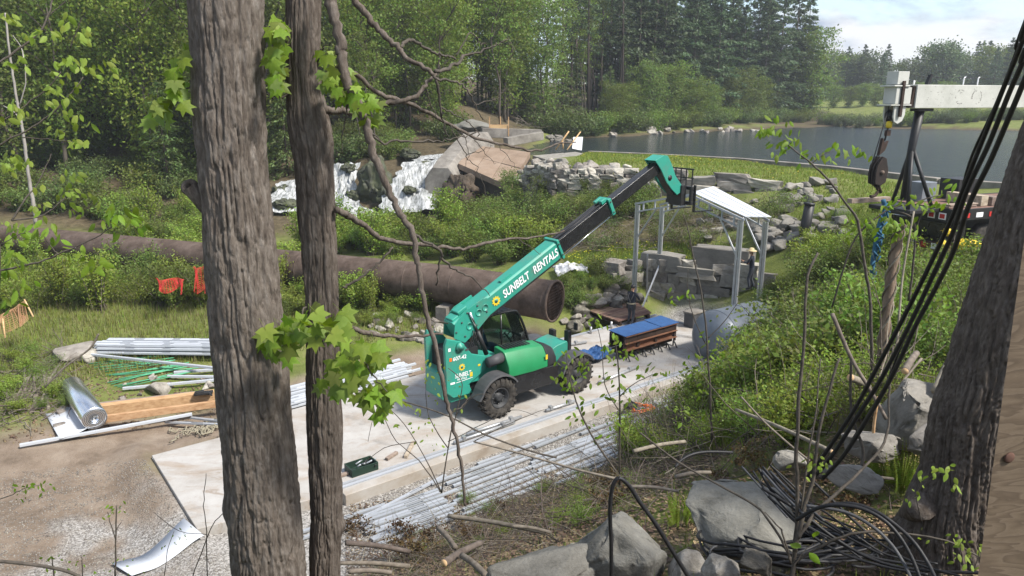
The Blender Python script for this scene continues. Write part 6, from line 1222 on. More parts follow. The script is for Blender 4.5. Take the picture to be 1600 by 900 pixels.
bushes(7, [(760, 800), (960, 750), (960, 810), (760, 830)], (-1, 4), (8, 16.5), DEADS, (.4, .7), 'wilted_branch', 'cut branch with wilted leaves in the brush left of the fern', 'wilted cut branches left of the fern', .35, cat='branch')
bushes(12, [(1100, 720), (1320, 740), (1320, 840), (1120, 800)], (1.5, 5), (5, 9), DEADS, (.25, .5), 'wilted_twig', 'wilted leafy twig caught among the coiled cables', 'wilted twigs among the cables', .25, cat='twig')
bushes(26, [(0, 560), (100, 555), (110, 640), (0, 650)], (-22, -12), (19, 28), [FINE[0], SCRUB[1], SHR[0]], (.35, .7), 'dirt_plant', 'leafy plant on the dirt bank left of the foil roll', 'plants on the dirt bank left of the foil roll', .6, cat='plant')
bushes(9, [(1420, 850), (1540, 840), (1540, 895), (1420, 895)], (2.4, 4.5), (4, 6.5), [FINE[0], FINE[1]], (.14, .26), 'seedling', 'green seedling on the ground at the foot of the right trunk', 'seedlings at the foot of the right trunk', .15, cat='plant')

# ------------------------------------------------------------------ ground cover: grass, flowers, litter, gravel, brush
def blades(name, P, h, wd, mat, rng=RNG, lean=.5):
    n = len(P); a = rng.uniform(0, 6.28, n); hh = h*rng.uniform(.4, 1.3, n); b = rng.uniform(0, 6.28, n); l = lean*hh*rng.uniform(0, 1, n)
    d = np.stack([np.cos(a), np.sin(a), np.zeros(n)], 1)*wd*.5; top = P+np.stack([np.cos(b)*l, np.sin(b)*l, hh], 1); P = P-np.array([0, 0, .02])
    v = np.stack([P-d, P+d, top], 1).reshape(-1, 3); o = put(name, mesh_np(name, v, np.arange(3*n).reshape(n, 3), M[mat])); o['kind'] = 'stuff'; return o
nodirt = lambda x, y, z: (lambda u, v: ~((u > -24) & (u < 19) & (v > -2.6) & (v < 8.6)) | ((u > 13) & (v > 7.6)))(*to_uv(x, y))
MEAD = [(-60, 380), (330, 380), (800, 440), (760, 520), (540, 540), (-60, 620)]
P = sample(42000, MEAD, (-34, 3), (23, 42), keep=nodirt); blades('meadow_grass', P[:22000], .30, .035, 'grass_green'); blades('dry_grass', P[22000:], .34, .03, 'grass_dry')
LAWN = [(930, 232), (1120, 245), (1290, 262), (1420, 290), (1440, 420), (1250, 420), (1230, 300), (1000, 285), (870, 262)]
P = sample(52000, LAWN, (2, 26), (19, 66)); blades('lawn_grass', P, .15, .05, 'grass_green')
def flowers(name, P, s, hmax):
    n = len(P); c = P+np.stack([np.zeros(n), np.zeros(n), RNG.uniform(.08, hmax, n)], 1); v, f = leaf_quads(c, s, RNG, 1, .8); o = put(name, mesh_np(name, v, f, M['flower_yellow'])); o['kind'] = 'stuff'
pt = sample(3000, LAWN, (2, 26), (19, 66)); k = fbm(pt[:, 0]*.35, pt[:, 1]*.35, 5, 3) > .05; flowers('yellow_flowers', pt[k], .09, .2)
LOWG = [(880, 400), (1000, 380), (1160, 385), (1160, 420), (1000, 420), (900, 450)]
P = sample(11000, LOWG, (1, 15), (30, 38)); blades('bank_grass', P, .22, .045, 'grass_green'); pt = sample(380, LOWG, (1, 15), (30, 38)); flowers('bank_flowers', pt, .08, .28)
P = sample(16000, [(1000, 560), (1150, 450), (1300, 380), (1560, 380), (1500, 640), (1200, 700), (960, 740)], (2, 18), (8, 30)); blades('slope_grass', P[:9000], .3, .02, 'grass_green'); blades('slope_dry_grass', P[9000:], .3, .014, 'grass_dry')
NEAR = [(540, 790), (720, 770), (980, 690), (1130, 650), (1400, 640), (1560, 800), (1560, 930), (540, 930)]
P = sample(5000, NEAR, (-3, 6), (4, 18)); blades('near_grass', P, .16, .008, 'grass_green')
P = sample(24000, NEAR+[(540, 930)], (-4, 7), (3.5, 18)); c = P+np.array([0, 0, .015]); c[:, 2] += RNG.uniform(0, .03, len(c)); v, f = leaf_quads(c, .06, RNG, .6, .8); put('leaf_litter', mesh_np('leaf_litter', v, f, M['litter']))['kind'] = 'stuff'
P = sample(9000, [(1060, 770), (1250, 850), (1330, 700), (1450, 640), (1460, 720), (1350, 790), (1500, 890), (1100, 900)], (1, 6), (3.8, 9)); v, f = leaf_quads(P+np.array([0, 0, .012]), .022, RNG, .5, .7); put('wood_chips', mesh_np('wood_chips', v, f, M['chips']))['kind'] = 'stuff'
def pebbles(name, P, s, mat='gravel'):
    n = len(P); o6 = np.array([(1, 0, 0), (-1, 0, 0), (0, 1, 0), (0, -1, 0), (0, 0, .7), (0, 0, -.7)]); sc_ = (s*RNG.uniform(.5, 1.4, n))[:, None, None]; R_ = rnd_unit(n, RNG)[:, None, :]
    v = o6[None]*sc_*RNG.uniform(.6, 1.3, (n, 6, 1)); v = v+np.roll(v, 1, 2)*R_*.5; v = (v+P[:, None, :]).reshape(-1, 3)
    f = np.array([(0, 2, 4), (2, 1, 4), (1, 3, 4), (3, 0, 4), (2, 0, 5), (1, 2, 5), (3, 1, 5), (0, 3, 5)]); f = (f[None]+(np.arange(n)*6)[:, None, None]).reshape(-1, 3)
    put(name, mesh_np(name, v, f, M[mat]))['kind'] = 'stuff'
def near_grav(x, y, z): u, v = to_uv(x, y); return (v < -.3) | (u < -3.6)
P = sample(9000, [(530, 745), (980, 610), (1010, 690), (620, 830), (530, 830)], (-6, 6), (13, 23), keep=near_grav); pebbles('gravel', P, .022)
P = sample(9000, [(0, 740), (240, 715), (330, 850), (370, 900), (0, 900)], (-18, -5), (11, 20), keep=near_grav); pebbles('gravel', P, .018)
P = sample(1500, [(0, 560), (345, 570), (345, 650), (0, 700)], (-18, -8), (18, 27)); pebbles('dirt_clods', P, .05, 'litter')
def twigs(name, n, poly, xr, yr, ln, rad, mat, hmax=.35, seg=4, el0=(-.25, .55)):
    P = sample(n, poly, xr, yr); mb = MB(); r0 = random.Random(n)
    for p in P:
        q = Vector(p)+Vector((0, 0, r0.uniform(.0, hmax*.5))); a = r0.uniform(0, 6.28); el = r0.uniform(*el0); L_ = r0.uniform(*ln); pts = [q]
        for _ in range(seg): a += r0.uniform(-.35, .35); el += r0.uniform(-.25, .2); q = q+Vector((math.cos(a)*math.cos(el), math.sin(a)*math.cos(el), math.sin(el)))*L_/seg; pts.append(q.copy())
        rr = rad*r0.uniform(.5, 1.5); mb.tube(pts, lerp_r(rr, rr*.35, len(pts)), 3, caps=False)
    put(name, mb.mesh(name, M[mat]))['kind'] = 'stuff'
twigs('brush', 620, [(540, 830), (720, 815), (1000, 715), (1120, 640), (1130, 760), (900, 860), (760, 880), (540, 930)], (-4, 6), (5, 19), (.5, 1.5), .008, 'twig')
twigs('pale_brush', 330, [(540, 830), (720, 815), (1000, 715), (1120, 640), (1130, 760), (900, 860), (760, 880), (540, 930)], (-4, 6), (5, 19), (.5, 1.5), .007, 'twig_pale')
twigs('slope_brush', 1200, [(1010, 600), (1200, 520), (1480, 470), (1450, 650), (1260, 720), (1000, 720)], (2, 14), (7, 22), (.6, 1.7), .008, 'twig_pale', .7)
twigs('slope_brush', 420, [(1010, 600), (1200, 520), (1480, 470), (1450, 650), (1260, 720), (1000, 720)], (2, 14), (7, 22), (.6, 1.7), .009, 'twig', .7)
twigs('dirt_brush', 260, [(0, 560), (110, 550), (130, 640), (0, 680)], (-20, -11), (18, 28), (.5, 1.4), .018, 'twig_pale', .4)
twigs('slope_twigs', 500, [(860, 335), (1180, 320), (1180, 390), (880, 400)], (1, 17), (33, 44), (.6, 1.6), .016, 'twig_pale', .5)
twigs('hill_brush', 260, [(820, 180), (880, 175), (890, 205), (800, 205)], (0, 12), (80, 112), (1, 3.5), .03, 'twig_pale', 1)

twigs('upright_stems', 260, [(1010, 600), (1200, 500), (1480, 450), (1450, 650), (1260, 720), (960, 740)], (2, 14), (7, 22), (.9, 1.9), .008, 'twig_pale', .2, 5, (.7, 1.5))
twigs('upright_stems', 200, [(1010, 600), (1200, 500), (1480, 450), (1450, 650), (1260, 720), (960, 740)], (2, 14), (7, 22), (.8, 1.7), .007, 'twig', .2, 5, (.7, 1.5))
twigs('near_brush', 420, [(540, 840), (760, 800), (1000, 730), (1120, 690), (1110, 800), (900, 850), (760, 890), (540, 960)], (-4, 6), (5, 16), (.3, .9), .006, 'twig', .2)
twigs('near_brush', 260, [(540, 840), (760, 800), (1000, 730), (1120, 690), (1110, 800), (900, 850), (760, 890), (540, 960)], (-4, 6), (5, 16), (.3, .9), .005, 'twig_pale', .2)
twigs('near_brush', 160, [(1240, 700), (1420, 690), (1420, 790), (1300, 880), (1100, 900)], (1, 6), (4, 8), (.2, .6), .004, 'twig', .15)
# ------------------------------------------------------------------ foreground trunks with modelled bark
def bark_trunk(name, cl, widths, mat, parent, seed, rows=760, nseg=230, amp=.022, freq=17, bumps=(), twist=0.0, Z0=None, Z1=None, slant=0.0):
    """cl: centre line points (world, bottom to top); widths: diameters"""
    P = np.array([tuple(p) for p in cl]); R = np.array(widths)/2; s = np.concatenate([[0], np.cumsum(np.linalg.norm(np.diff(P, axis=0), axis=1))]); k = len(P)
    t = np.linspace(0, s[-1], rows)
    def interp(y):
        y = np.asarray(y, float); out = np.interp(t, s, y); ker = np.ones(41)/41; pad = np.pad(out, 20, mode='reflect', reflect_type='odd'); return np.convolve(pad, ker, 'valid')
    C = np.stack([interp(P[:, i]) for i in range(3)], 1); RR = interp(R)
    th = np.linspace(0, 2*PI, nseg, endpoint=False); T, S = np.meshgrid(th, t); rr = RR[:, None]
    X, Y = np.cos(T+slant*S), np.sin(T+slant*S); r0 = float(np.mean(R))
    cx_, sx2 = X*r0, Y*r0; wz = fbm(cx_*6, sx2*6, S*2.2+seed, 3); wv2 = fbm(cx_*14, sx2*14, S*7+seed, 3)
    def fiss(fx, fz, sd, w0): n = vnoise((cx_+wz*.05+wv2*.02)*fx+sd, (sx2+wz*.05-wv2*.02)*fx+sd*2, S*fz+wz*1.6+sd); return np.exp(-((n-.5)/w0)**2)
    g1 = fiss(freq*1.6, 2.0, seed+1, .10); g2 = fiss(freq*3.2, 5.5, seed+7, .09); g3 = fiss(freq*2.4, 5, seed+13, .06)
    d = -amp*(g1*.75+g2*.42+g3*.25)+amp*.55*fbm(cx_*60, sx2*60, S*16, 4)+amp*.9*wz+.02*fbm(X*1.5, Y*1.5, S*1.3+seed, 3)
    for (bs, bth, w1, w2, h) in bumps: dth = np.angle(np.exp(1j*(T-bth))); d = d+h*np.exp(-(dth/w1)**2-((S-bs)/w2)**2)
    rad = rr+d
    V = np.stack([C[:, None, 0]+np.cos(T)*rad, C[:, None, 1]+np.sin(T)*rad, C[:, None, 2]+0*T], -1).reshape(-1, 3)
    ix = np.arange(rows*nseg).reshape(rows, nseg); F_ = np.stack([ix[:-1], np.roll(ix[:-1], -1, 1), np.roll(ix[1:], -1, 1), ix[1:]], -1).reshape(-1, 4)
    off = np.array(parent.location); o = put(name, mesh_np(name, V-off, F_, M[mat], smooth=True), parent); return o
def pxcl(rows_, Y):
    c = []; w_ = []
    for (l, r, py) in rows_:
        a, b = wp(l, py, Y), wp(r, py, Y); c.append((a+b)/2); w_.append((b-a).length)
    return c, w_
def tree_base(rows_, Y, name, label):
    c, w_ = pxcl(rows_, Y); b = c[0]; g = hz(b.x, b.y)-.3
    if g < b.z: c = [Vector((b.x+(c[0]-c[1]).x*.3, b.y, g))]+c; w_ = [w_[0]*1.25]+w_
    return empty(name, (b.x, b.y, g+.3), label, 'tree'), c, w_
Y1 = 5.0
T1, c, w_ = tree_base([(364, 480, 1000), (365, 478, 900), (357, 468, 800), (347, 457, 675), (338, 450, 600), (325, 436, 450), (319, 425, 340), (313, 419, 290), (307, 416, 225), (300, 413, 110), (293, 410, 0), (286, 404, -160)], Y1, 'maple_tree', 'large grey barked maple trunk in front, leftmost and thicker of the pair')
bark_trunk('trunk', c, w_, 'bark', T1, 3, amp=.025, freq=17, bumps=((2.05, PI*.99, .35, .10, .05),))
kc = wp(307, 296, Y1-.05); mb = MB(); mb.tube([wp(326, 322, Y1), wp(312, 306, Y1-.03), wp(300, 296, Y1-.05), wp(295, 290, Y1-.06)], [.07, .065, .055, .045], 14, caps=False); mb.lathe(wp(297, 293, Y1-.055), wp(290, 287, Y1-.1)-wp(300, 297, Y1), [(.05, -.0), (.06, .008), (.045, .016), (.028, .006), (.02, -.05)], 16, caps=False); mb.build('branch_stub', M['bark_dark'], T1)
Y2 = 5.25
T2, c, w_ = tree_base([(482, 533, 1000), (483, 531, 900), (485, 534, 800), (480, 535, 675), (478, 531, 600), (476, 529, 480), (471, 526, 400), (464, 523, 310), (459, 520, 240), (447, 521, 195), (447, 505, 165), (446, 500, 100), (446, 501, 40), (447, 502, 0), (448, 503, -160)], Y2, 'maple_tree', 'thinner dark trunk with burls and dead side branches, right one of the pair')
bark_trunk('trunk', c, w_, 'bark_dark', T2, 11, amp=.019, freq=22, nseg=190, bumps=((1.75, .0, .5, .07, .035),))
Y3 = 5.6
T3, c, w_ = tree_base([(1385, 1560, 905), (1405, 1552, 850), (1418, 1550, 800), (1440, 1558, 750), (1452, 1570, 700), (1462, 1585, 640), (1484, 1612, 590), (1504, 1636, 520), (1526, 1660, 450), (1566, 1700, 320), (1592, 1730, 240), (1660, 1800, 60), (1730, 1880, -140)], Y3, 'maple_tree', 'leaning furrowed trunk with flared base at the right, beside the plywood')
bark_trunk('trunk', c, w_, 'bark_dark', T3, 23, amp=.036, freq=15, nseg=250, slant=.35, bumps=((.55, PI*.9, .5, .12, .05),))
b3 = ground_pt(1420, 838)
for i, (p, q, r0) in enumerate((((1440, 790), (1392, 850), .12), ((1465, 830), (1440, 890), .12))): mb = MB(); a = wp(*p, Y3-.15); b = ground_pt(*q); mb.tube(smoothpath([a, a.lerp(b, .5)+EZ*.05, b-EZ*.05], 4), lerp_r(r0, .05, 9), 12); mb.build('root', M['bark_dark'], T3)
# branches of the second trunk, each a limb of its own
def limb(pts, Y0, Y1_, r0, r1, mat='stem_dark', parent=None, name='branch', n=8, k=5, jit=.006):
    P = [wp(a, b, Y0+(Y1_-Y0)*i/(len(pts)-1)) for i, (a, b) in enumerate(pts)]; P = smoothpath(P, k); rj = random.Random(int(pts[0][0]*7+pts[-1][1])); P = [p+Vector((rj.gauss(0, jit), 0, rj.gauss(0, jit))) if 0 < i < len(P)-1 else p for i, p in enumerate(P)]
    mb = MB(); rr = lerp_r(r0, r1, len(P)); rr = [r*(1+rj.uniform(-.08, .12)) for r in rr]; mb.tube(P, rr, n); return mb.build(name, M[mat], parent)
px = lambda w__, Y=5.3: w__/FPX*Y/2
for pts, a, b, w0, w1 in (
  ([(548, -30), (553, 0), (572, 22), (592, 46), (607, 60), (625, 78), (640, 94), (660, 104), (678, 118)], 5.5, 5.3, 11, 6),
  ([(500, 90), (530, 103), (560, 120), (590, 146), (622, 156), (660, 172), (700, 192), (742, 215), (790, 226), (830, 236), (868, 226), (900, 222)], 5.2, 6.4, 9, 2.5),
  ([(505, 172), (530, 172), (560, 174), (590, 163), (622, 160), (650, 150), (668, 128), (682, 116)], 5.25, 5.6, 11, 5),
  ([(680, 112), (700, 108), (716, 98), (724, 86)], 5.5, 5.8, 6, 5), ([(724, 86), (738, 84), (760, 76), (780, 68), (796, 60)], 5.8, 6.0, 4, 1.5),
  ([(625, 74), (635, 64), (648, 66), (665, 76), (682, 84), (700, 88), (712, 92)], 5.5, 5.7, 6, 3),
  ([(678, 118), (684, 136), (687, 156), (690, 178), (694, 196), (700, 214)], 5.3, 5.4, 5, 1.5), ([(682, 124), (700, 126), (716, 130), (730, 142), (742, 162), (750, 182), (758, 188)], 5.3, 5.5, 4, 1.2),
  ([(716, 130), (728, 122), (738, 118)], 5.4, 5.5, 2, 1), ([(740, 165), (760, 158), (780, 152)], 5.5, 5.7, 1.8, .8), ([(780, 152), (790, 140), (800, 150), (812, 166)], 5.7, 5.8, 1.5, .7),
  ([(712, 88), (735, 52), (750, 66), (760, 70)], 5.7, 5.9, 2.5, 1.5), ([(760, 70), (757, 80), (768, 98), (780, 112)], 5.9, 6.0, 1.6, .7),
  ([(690, 168), (712, 180), (730, 190), (746, 205), (750, 210)], 5.4, 5.6, 2.5, 1), ([(745, 205), (720, 215), (690, 220), (655, 222), (620, 221), (595, 222), (580, 208)], 5.5, 5.2, 2, 4),
  ([(668, 140), (671, 160), (680, 176), (684, 200)], 5.5, 5.6, 2, .7), ([(705, 195), (712, 215), (726, 240), (740, 256), (756, 285), (757, 310)], 5.6, 5.7, 2.2, .8), ([(728, 243), (752, 236), (770, 228)], 5.6, 5.6, 1.4, .6),
  ([(742, 215), (760, 240), (775, 255)], 5.8, 5.9, 1.6, .6), ([(775, 226), (790, 240), (808, 262)], 6, 6, 1.6, .6), ([(722, 206), (731, 232), (728, 262)], 5.7, 5.7, 1.5, .6),
  ([(525, 328), (540, 334), (556, 343), (572, 356), (592, 371), (620, 378), (655, 382), (690, 386), (725, 389), (765, 379), (800, 373), (840, 370), (882, 360)], 5.2, 6.2, 11, 3),
  ([(645, 364), (662, 376), (682, 388), (690, 400), (686, 416), (683, 440), (682, 446)], 5.3, 5.4, 5, 2), ([(688, 402), (706, 418), (724, 428), (745, 440), (765, 462)], 5.4, 5.6, 4, 1.5), ([(810, 373), (832, 388), (845, 396)], 6, 6.1, 1.6, .8),
  ([(614, 386), (592, 410), (576, 424), (556, 440), (536, 448)], 5.3, 5.2, 3, 4.5), ([(545, 512), (570, 520), (600, 524), (640, 525), (692, 522)], 5.2, 5.5, 9, 4),
  ([(560, 140), (540, 175), (535, 215), (534, 240)], 5.1, 5.1, 3, 1), ([(560, 180), (580, 205), (598, 224), (560, 220)], 5.1, 5.1, 2, .8), ([(460, 108), (440, 104), (428, 112)], 5.2, 5.0, 3, 2), ([(455, 148), (432, 151), (418, 147)], 5.2, 5.0, 3.5, 2.5), ([(500, 80), (508, 72), (516, 66)], 5.2, 5.1, 2.5, 1)):
    limb(pts, a, b, px(w0), px(w1), 'bark_dark' if w0 > 8 else 'stem_dark', T2)
# long hanging vine-like dead limb
limb([(520, -40), (518, 0), (522, 24), (533, 66), (534, 92), (541, 122), (549, 146), (562, 168), (573, 196), (579, 222), (584, 245), (596, 270), (610, 302), (624, 330), (640, 356), (650, 396), (656, 430), (662, 470), (675, 520), (690, 590), (700, 632), (707, 660), (716, 700), (724, 750), (727, 790)], 5.0, 4.7, px(16), px(4), 'bark_dark', T2, 'branch', 9, 5)
limb([(535, 88), (541, 130), (545, 155), (540, 170)], 5.0, 5.0, px(3), px(1.5), 'stem_dark', T2)
limb([(704, 648), (720, 636), (735, 620)], 4.75, 4.8, px(3), px(1), 'stem_dark', T2); limb([(700, 505), (675, 500), (660, 480)], 4.8, 4.8, px(2), px(1), 'stem_dark', T2)

# ------------------------------------------------------------------ single leaves
def maple_leaf_mesh(name, mat, seed):
    rnd = random.Random(seed); tips = [(0, 1.0), (28, .5), (50, .86), (78, .48), (108, .72), (140, .42), (168, .30)]; out = []
    for a, r in tips: t = math.radians(90-a); out.append((math.cos(t)*r, math.sin(t)*r))
    right = out; left = [(-x, y) for x, y in out[:0:-1]]; ring = right+[(0, -.18)]+left
    def bend(x, y): return (x, y, -(.2+.07*(seed % 4))*abs(x)**1.3-(.12+.08*(seed % 3))*(y-.2)**2*(1 if y > .2 else .3)+.06*math.sin(5*x+seed))
    v = [bend(0, 0)]+[bend(x, y) for x, y in ring]; n = len(ring); f = [(0, i+1, (i+1) % n+1) for i in range(n)]
    mb = MB(); mb.add(v, f, True); mb.tube([(0, 0, -.005), (0, -.5, -.05), (0, -.9, .1)], .012, 3); return mb.mesh(name, M[mat])
def leaflet_mesh(name, mat, seed, w_=.42):
    v = []; n = 5
    for i in range(n+1):
        t = i/n; ww = w_*math.sin(PI*t**.85)**.9*.5; y = t
        for s in (-1, 0, 1): v.append((s*ww, y, -.10*abs(s)*ww*3-.25*t*t+.02*math.sin(seed+t*6)))
    f = [(3*i+j, 3*i+j+1, 3*i+j+4, 3*i+j+3) for i in range(n) for j in (0, 1)]
    mb = MB(); mb.add(v, f, True); return mb.mesh(name, M[mat])
MPL = [maple_leaf_mesh('leaf', k, i) for i, k in enumerate(('leaf_maple', 'leaf_maple', 'leaf_spring', 'leaf_maple', 'leaf_bright', 'leaf_mid'))]
LFT = [leaflet_mesh('leaf', 'leaf_maple', i) for i in range(3)]; LFTS = [leaflet_mesh('leaf', 'leaf_bright', i, .5) for i in range(2)]
rl = random.Random(77)
def leaf_at(parent, mesh, p, size, down=.8, name='leaf'):
    o = put(name, mesh, parent, Vector(p)-parent.location); d = Vector((rl.gauss(0, .7), rl.gauss(0, .5)-.1, -down)).normalized(); nrm = Vector((rl.gauss(0, .35), -.75+rl.gauss(0, .35), .55+rl.gauss(0, .3)))
    x = d.cross(nrm).normalized(); z = x.cross(d); o.rotation_euler = Matrix((x, d, z)).transposed().to_euler(); s = size*rl.uniform(.7, 1.2); o.scale = (s, s, s); return o
CL = {'A': [(440, 520), (455, 543), (470, 500), (490, 492), (505, 505), (520, 510), (535, 503), (488, 520), (430, 530), (420, 525), (445, 505), (510, 525), (475, 530), (415, 545), (440, 560)],
 'B': [(540, 540), (525, 560), (560, 545), (578, 562), (545, 572), (520, 585), (590, 548), (560, 575), (535, 525), (605, 560), (510, 600), (530, 610), (550, 590)], 'C': [(580, 607), (600, 612), (622, 622), (596, 635), (570, 620), (612, 632), (585, 632), (600, 600), (563, 612)],
 'D': [(272, 120), (266, 148), (282, 150), (254, 180), (292, 95), (242, 185), (276, 105), (288, 130), (262, 165), (247, 170), (285, 80), (268, 135)], 'E': [(430, 60), (436, 90), (424, 110), (426, 50), (432, 130), (440, 40), (436, 75), (422, 80), (428, 140), (440, 110)],
 'F': [(520, 90), (513, 110), (533, 130), (530, 150), (560, 140), (575, 152), (584, 165), (580, 182), (520, 125), (550, 155), (508, 85), (512, 130), (525, 145), (566, 165), (580, 190), (540, 110)]}
for k, pts in CL.items():
    par = T1 if k in 'DA' else T2; near = k in 'ABC'
    for (a, b) in pts:
        for _ in range(3 if near else 3):
            p = wp(a+rl.gauss(0, 7), b+rl.gauss(0, 6), (4.55 if near else 4.9)+rl.uniform(-.15, .25)); leaf_at(par, rl.choice(MPL), p, (.098 if near else .08))
limb([(478, 480), (470, 492), (460, 508), (440, 522)], 5.0, 4.6, px(3), px(1.5), 'stem_dark', T1, 'twig'); limb([(520, 510), (545, 530), (565, 560), (585, 590), (605, 612)], 5.0, 4.5, px(3.5), px(1.5), 'stem_dark', T2, 'twig')
limb([(310, 125), (292, 138), (275, 135)], 4.95, 4.9, px(3), px(1.5), 'stem_dark', T1, 'twig')

# saplings with leaves of their own
def sapling(label, stems, clusters, base, leafs, cat='sapling', mat='stem_dark', Y=5.5, per=6, spread=9, down=.6):
    root = empty('sapling', base, label, cat)
    for pts, a, b, w0, w1 in stems: limb(pts, a, b, px(w0, a), px(w1, a), mat, root, 'stem', 6, 4, .003)
    for (a, b, Yc, size, n) in clusters:
        for _ in range(n): leaf_at(root, rl.choice(leafs), wp(a+rl.gauss(0, spread), b+rl.gauss(0, spread*.7), Yc+rl.uniform(-.15, .15)), size, down)
    return root
bz = Vector((-5.2, 5.6, hz(-5.2, 5.6)))
cl = []
for (a, b, n) in ((110, 28, 5), (125, 45, 6), (132, 60, 5), (20, 25, 5), (10, 20, 4), (60, 45, 4), (80, 42, 5), (52, 52, 3), (15, 95, 6), (25, 100, 4), (105, 92, 5), (120, 96, 5), (95, 98, 4), (138, 104, 6), (140, 112, 4), (170, 100, 5), (180, 112, 4), (95, 110, 5), (80, 140, 5), (95, 150, 6), (75, 158, 6), (100, 170, 5), (110, 128, 4), (15, 160, 5), (25, 175, 5), (5, 185, 4), (122, 180, 4), (135, 185, 3), (90, 205, 4), (115, 215, 6), (130, 222, 5), (105, 222, 4), (20, 240, 7), (32, 250, 7), (10, 255, 6), (28, 265, 5), (48, 250, 3), (110, 265, 6), (118, 278, 4), (60, 292, 3), (100, 298, 4), (115, 300, 5), (135, 304, 5), (150, 308, 4), (70, 315, 5), (50, 318, 4), (105, 322, 4), (118, 328, 4), (18, 343, 4), (30, 348, 3)): cl.append((a, b, 5.6+random.uniform(-.3, .5), .075, n))
sapling('leafy sapling arching in from the left edge in front of the wood', [([(-20, 98), (0, 97), (30, 75), (62, 50), (75, 25), (84, -10)], 5.6, 6.0, 4, 2.5), ([(-20, 205), (0, 193), (40, 165), (75, 138), (95, 112)], 5.6, 5.8, 3, 1.5), ([(-20, 232), (0, 225), (40, 205), (80, 178), (108, 150), (130, 120)], 5.5, 5.8, 3.5, 1.5), ([(110, 75), (120, 50), (128, 28)], 5.8, 5.8, 2, 1), ([(35, 215), (75, 218), (115, 222)], 5.6, 5.8, 2, 1), ([(18, 345), (40, 310), (60, 285), (80, 240)], 5.6, 6, 3, 1.5), ([(18, 345), (60, 338), (90, 320), (108, 300)], 5.6, 5.9, 3, 1.5)], cl, bz, LFTS)
sapling('thin pale birch stem at the left edge in front of the wood', [([(56, 350), (52, 320), (46, 280), (40, 240), (33, 190), (22, 130), (15, 80), (8, 20)], 8, 8, 6, 2.5), ([(33, 190), (22, 175), (5, 165)], 8, 8, 2, 1), ([(30, 165), (40, 130), (35, 80), (20, 55)], 8, 8, 2, 1)], [(40, 170, 8, .06, 4)], Vector((-5.6, 8, hz(-5.6, 8))), LFTS, mat='birch')
cl = [(a, b, 5.0+random.uniform(-.2, .3), .095, n) for a, b, n in ((170, 322, 5), (185, 332, 5), (158, 345, 3), (208, 335, 5), (222, 345, 5), (190, 365, 3), (35, 360, 5), (20, 372, 5), (50, 352, 4), (75, 345, 4), (85, 365, 4), (68, 358, 3), (12, 395, 5), (25, 405, 5), (5, 410, 4), (10, 425, 4), (30, 440, 4), (125, 398, 3), (150, 405, 4), (158, 410, 3), (100, 385, 2), (10, 468, 5), (20, 472, 3), (40, 440, 2))]
sapling('leafy branch reaching in low from the left edge across the pipe', [([(-30, 428), (0, 422), (50, 413), (90, 398), (130, 380), (165, 362), (195, 338)], 5.0, 5.2, 4, 1.5), ([(90, 398), (80, 385), (68, 368)], 5.1, 5.1, 2, 1), ([(-20, 385), (0, 382), (20, 372), (40, 360)], 5, 5, 2, 1), ([(0, 382), (0, 470)], 5, 5, 1.5, 1)], cl, Vector((-3.8, 4.4, hz(-3.8, 4.4))), LFT)
cl = [(a, b, 9.0+random.uniform(-.15, .15), .115, n) for a, b, n in ((1200, 195, 6), (1215, 188, 5), (1225, 200, 6), (1190, 205, 4), (1240, 215, 7), (1232, 225, 6), (1262, 240, 6), (1272, 246, 5), (1215, 235, 4), (1205, 225, 4), (1300, 232, 5), (1318, 230, 5), (1335, 232, 5), (1345, 240, 3), (1290, 245, 4))]
sapling('slim sapling with bright leaves standing up in front of the lake', [([(1355, 700), (1362, 600), (1360, 480), (1352, 420), (1340, 345), (1322, 318), (1295, 282), (1268, 256), (1248, 240), (1225, 222)], 8.6, 9.0, 6, 2), ([(1268, 256), (1282, 244), (1300, 236)], 9, 9, 2, 1)], cl, Vector((4.3, 8.5, hz(4.3, 8.5))), LFT)
cl = [(a, b, 10+random.uniform(-.3, .3), .12, n) for a, b, n in ((1405, 310, 7), (1390, 318, 6), (1425, 312, 6), (1440, 320, 6), (1455, 322, 5), (1475, 300, 5), (1490, 290, 6), (1500, 305, 5), (1470, 315, 5), (1410, 345, 5), (1395, 352, 6), (1420, 350, 5), (1375, 360, 5), (1360, 352, 4), (1350, 345, 5), (1330, 335, 4), (1340, 365, 4))]
sapling('leafy sapling below the crane hook in front of the truck deck', [([(1300, 480), (1330, 385), (1355, 352), (1385, 330), (1420, 318), (1470, 305)], 10, 10, 3, 1.5), ([(1420, 470), (1426, 420), (1430, 370), (1425, 340), (1400, 330)], 10, 10, 4, 2), ([(1432, 360), (1436, 345), (1450, 318)], 10, 10, 2, 1)], cl, Vector((5.5, 10, hz(5.5, 10))), LFT)
cl = [(a, b, 11+random.uniform(-.4, .4), .115, n) for a, b, n in ((880, 560, 5), (890, 545, 5), (900, 562, 6), (885, 580, 6), (905, 585, 5), (870, 590, 4), (895, 602, 5), (915, 575, 4), (880, 610, 4), (900, 625, 5), (925, 640, 5), (960, 530, 6), (975, 545, 6), (945, 545, 5), (955, 565, 6), (985, 560, 5), (965, 585, 6), (940, 590, 5), (980, 600, 5), (950, 620, 5), (970, 630, 5), (990, 620, 4), (935, 505, 4), (925, 492, 4), (945, 500, 3), (1000, 585, 4), (1010, 570, 4), (1025, 600, 5), (1035, 580, 4), (895, 650, 4), (910, 660, 4), (960, 660, 4), (940, 680, 4))]
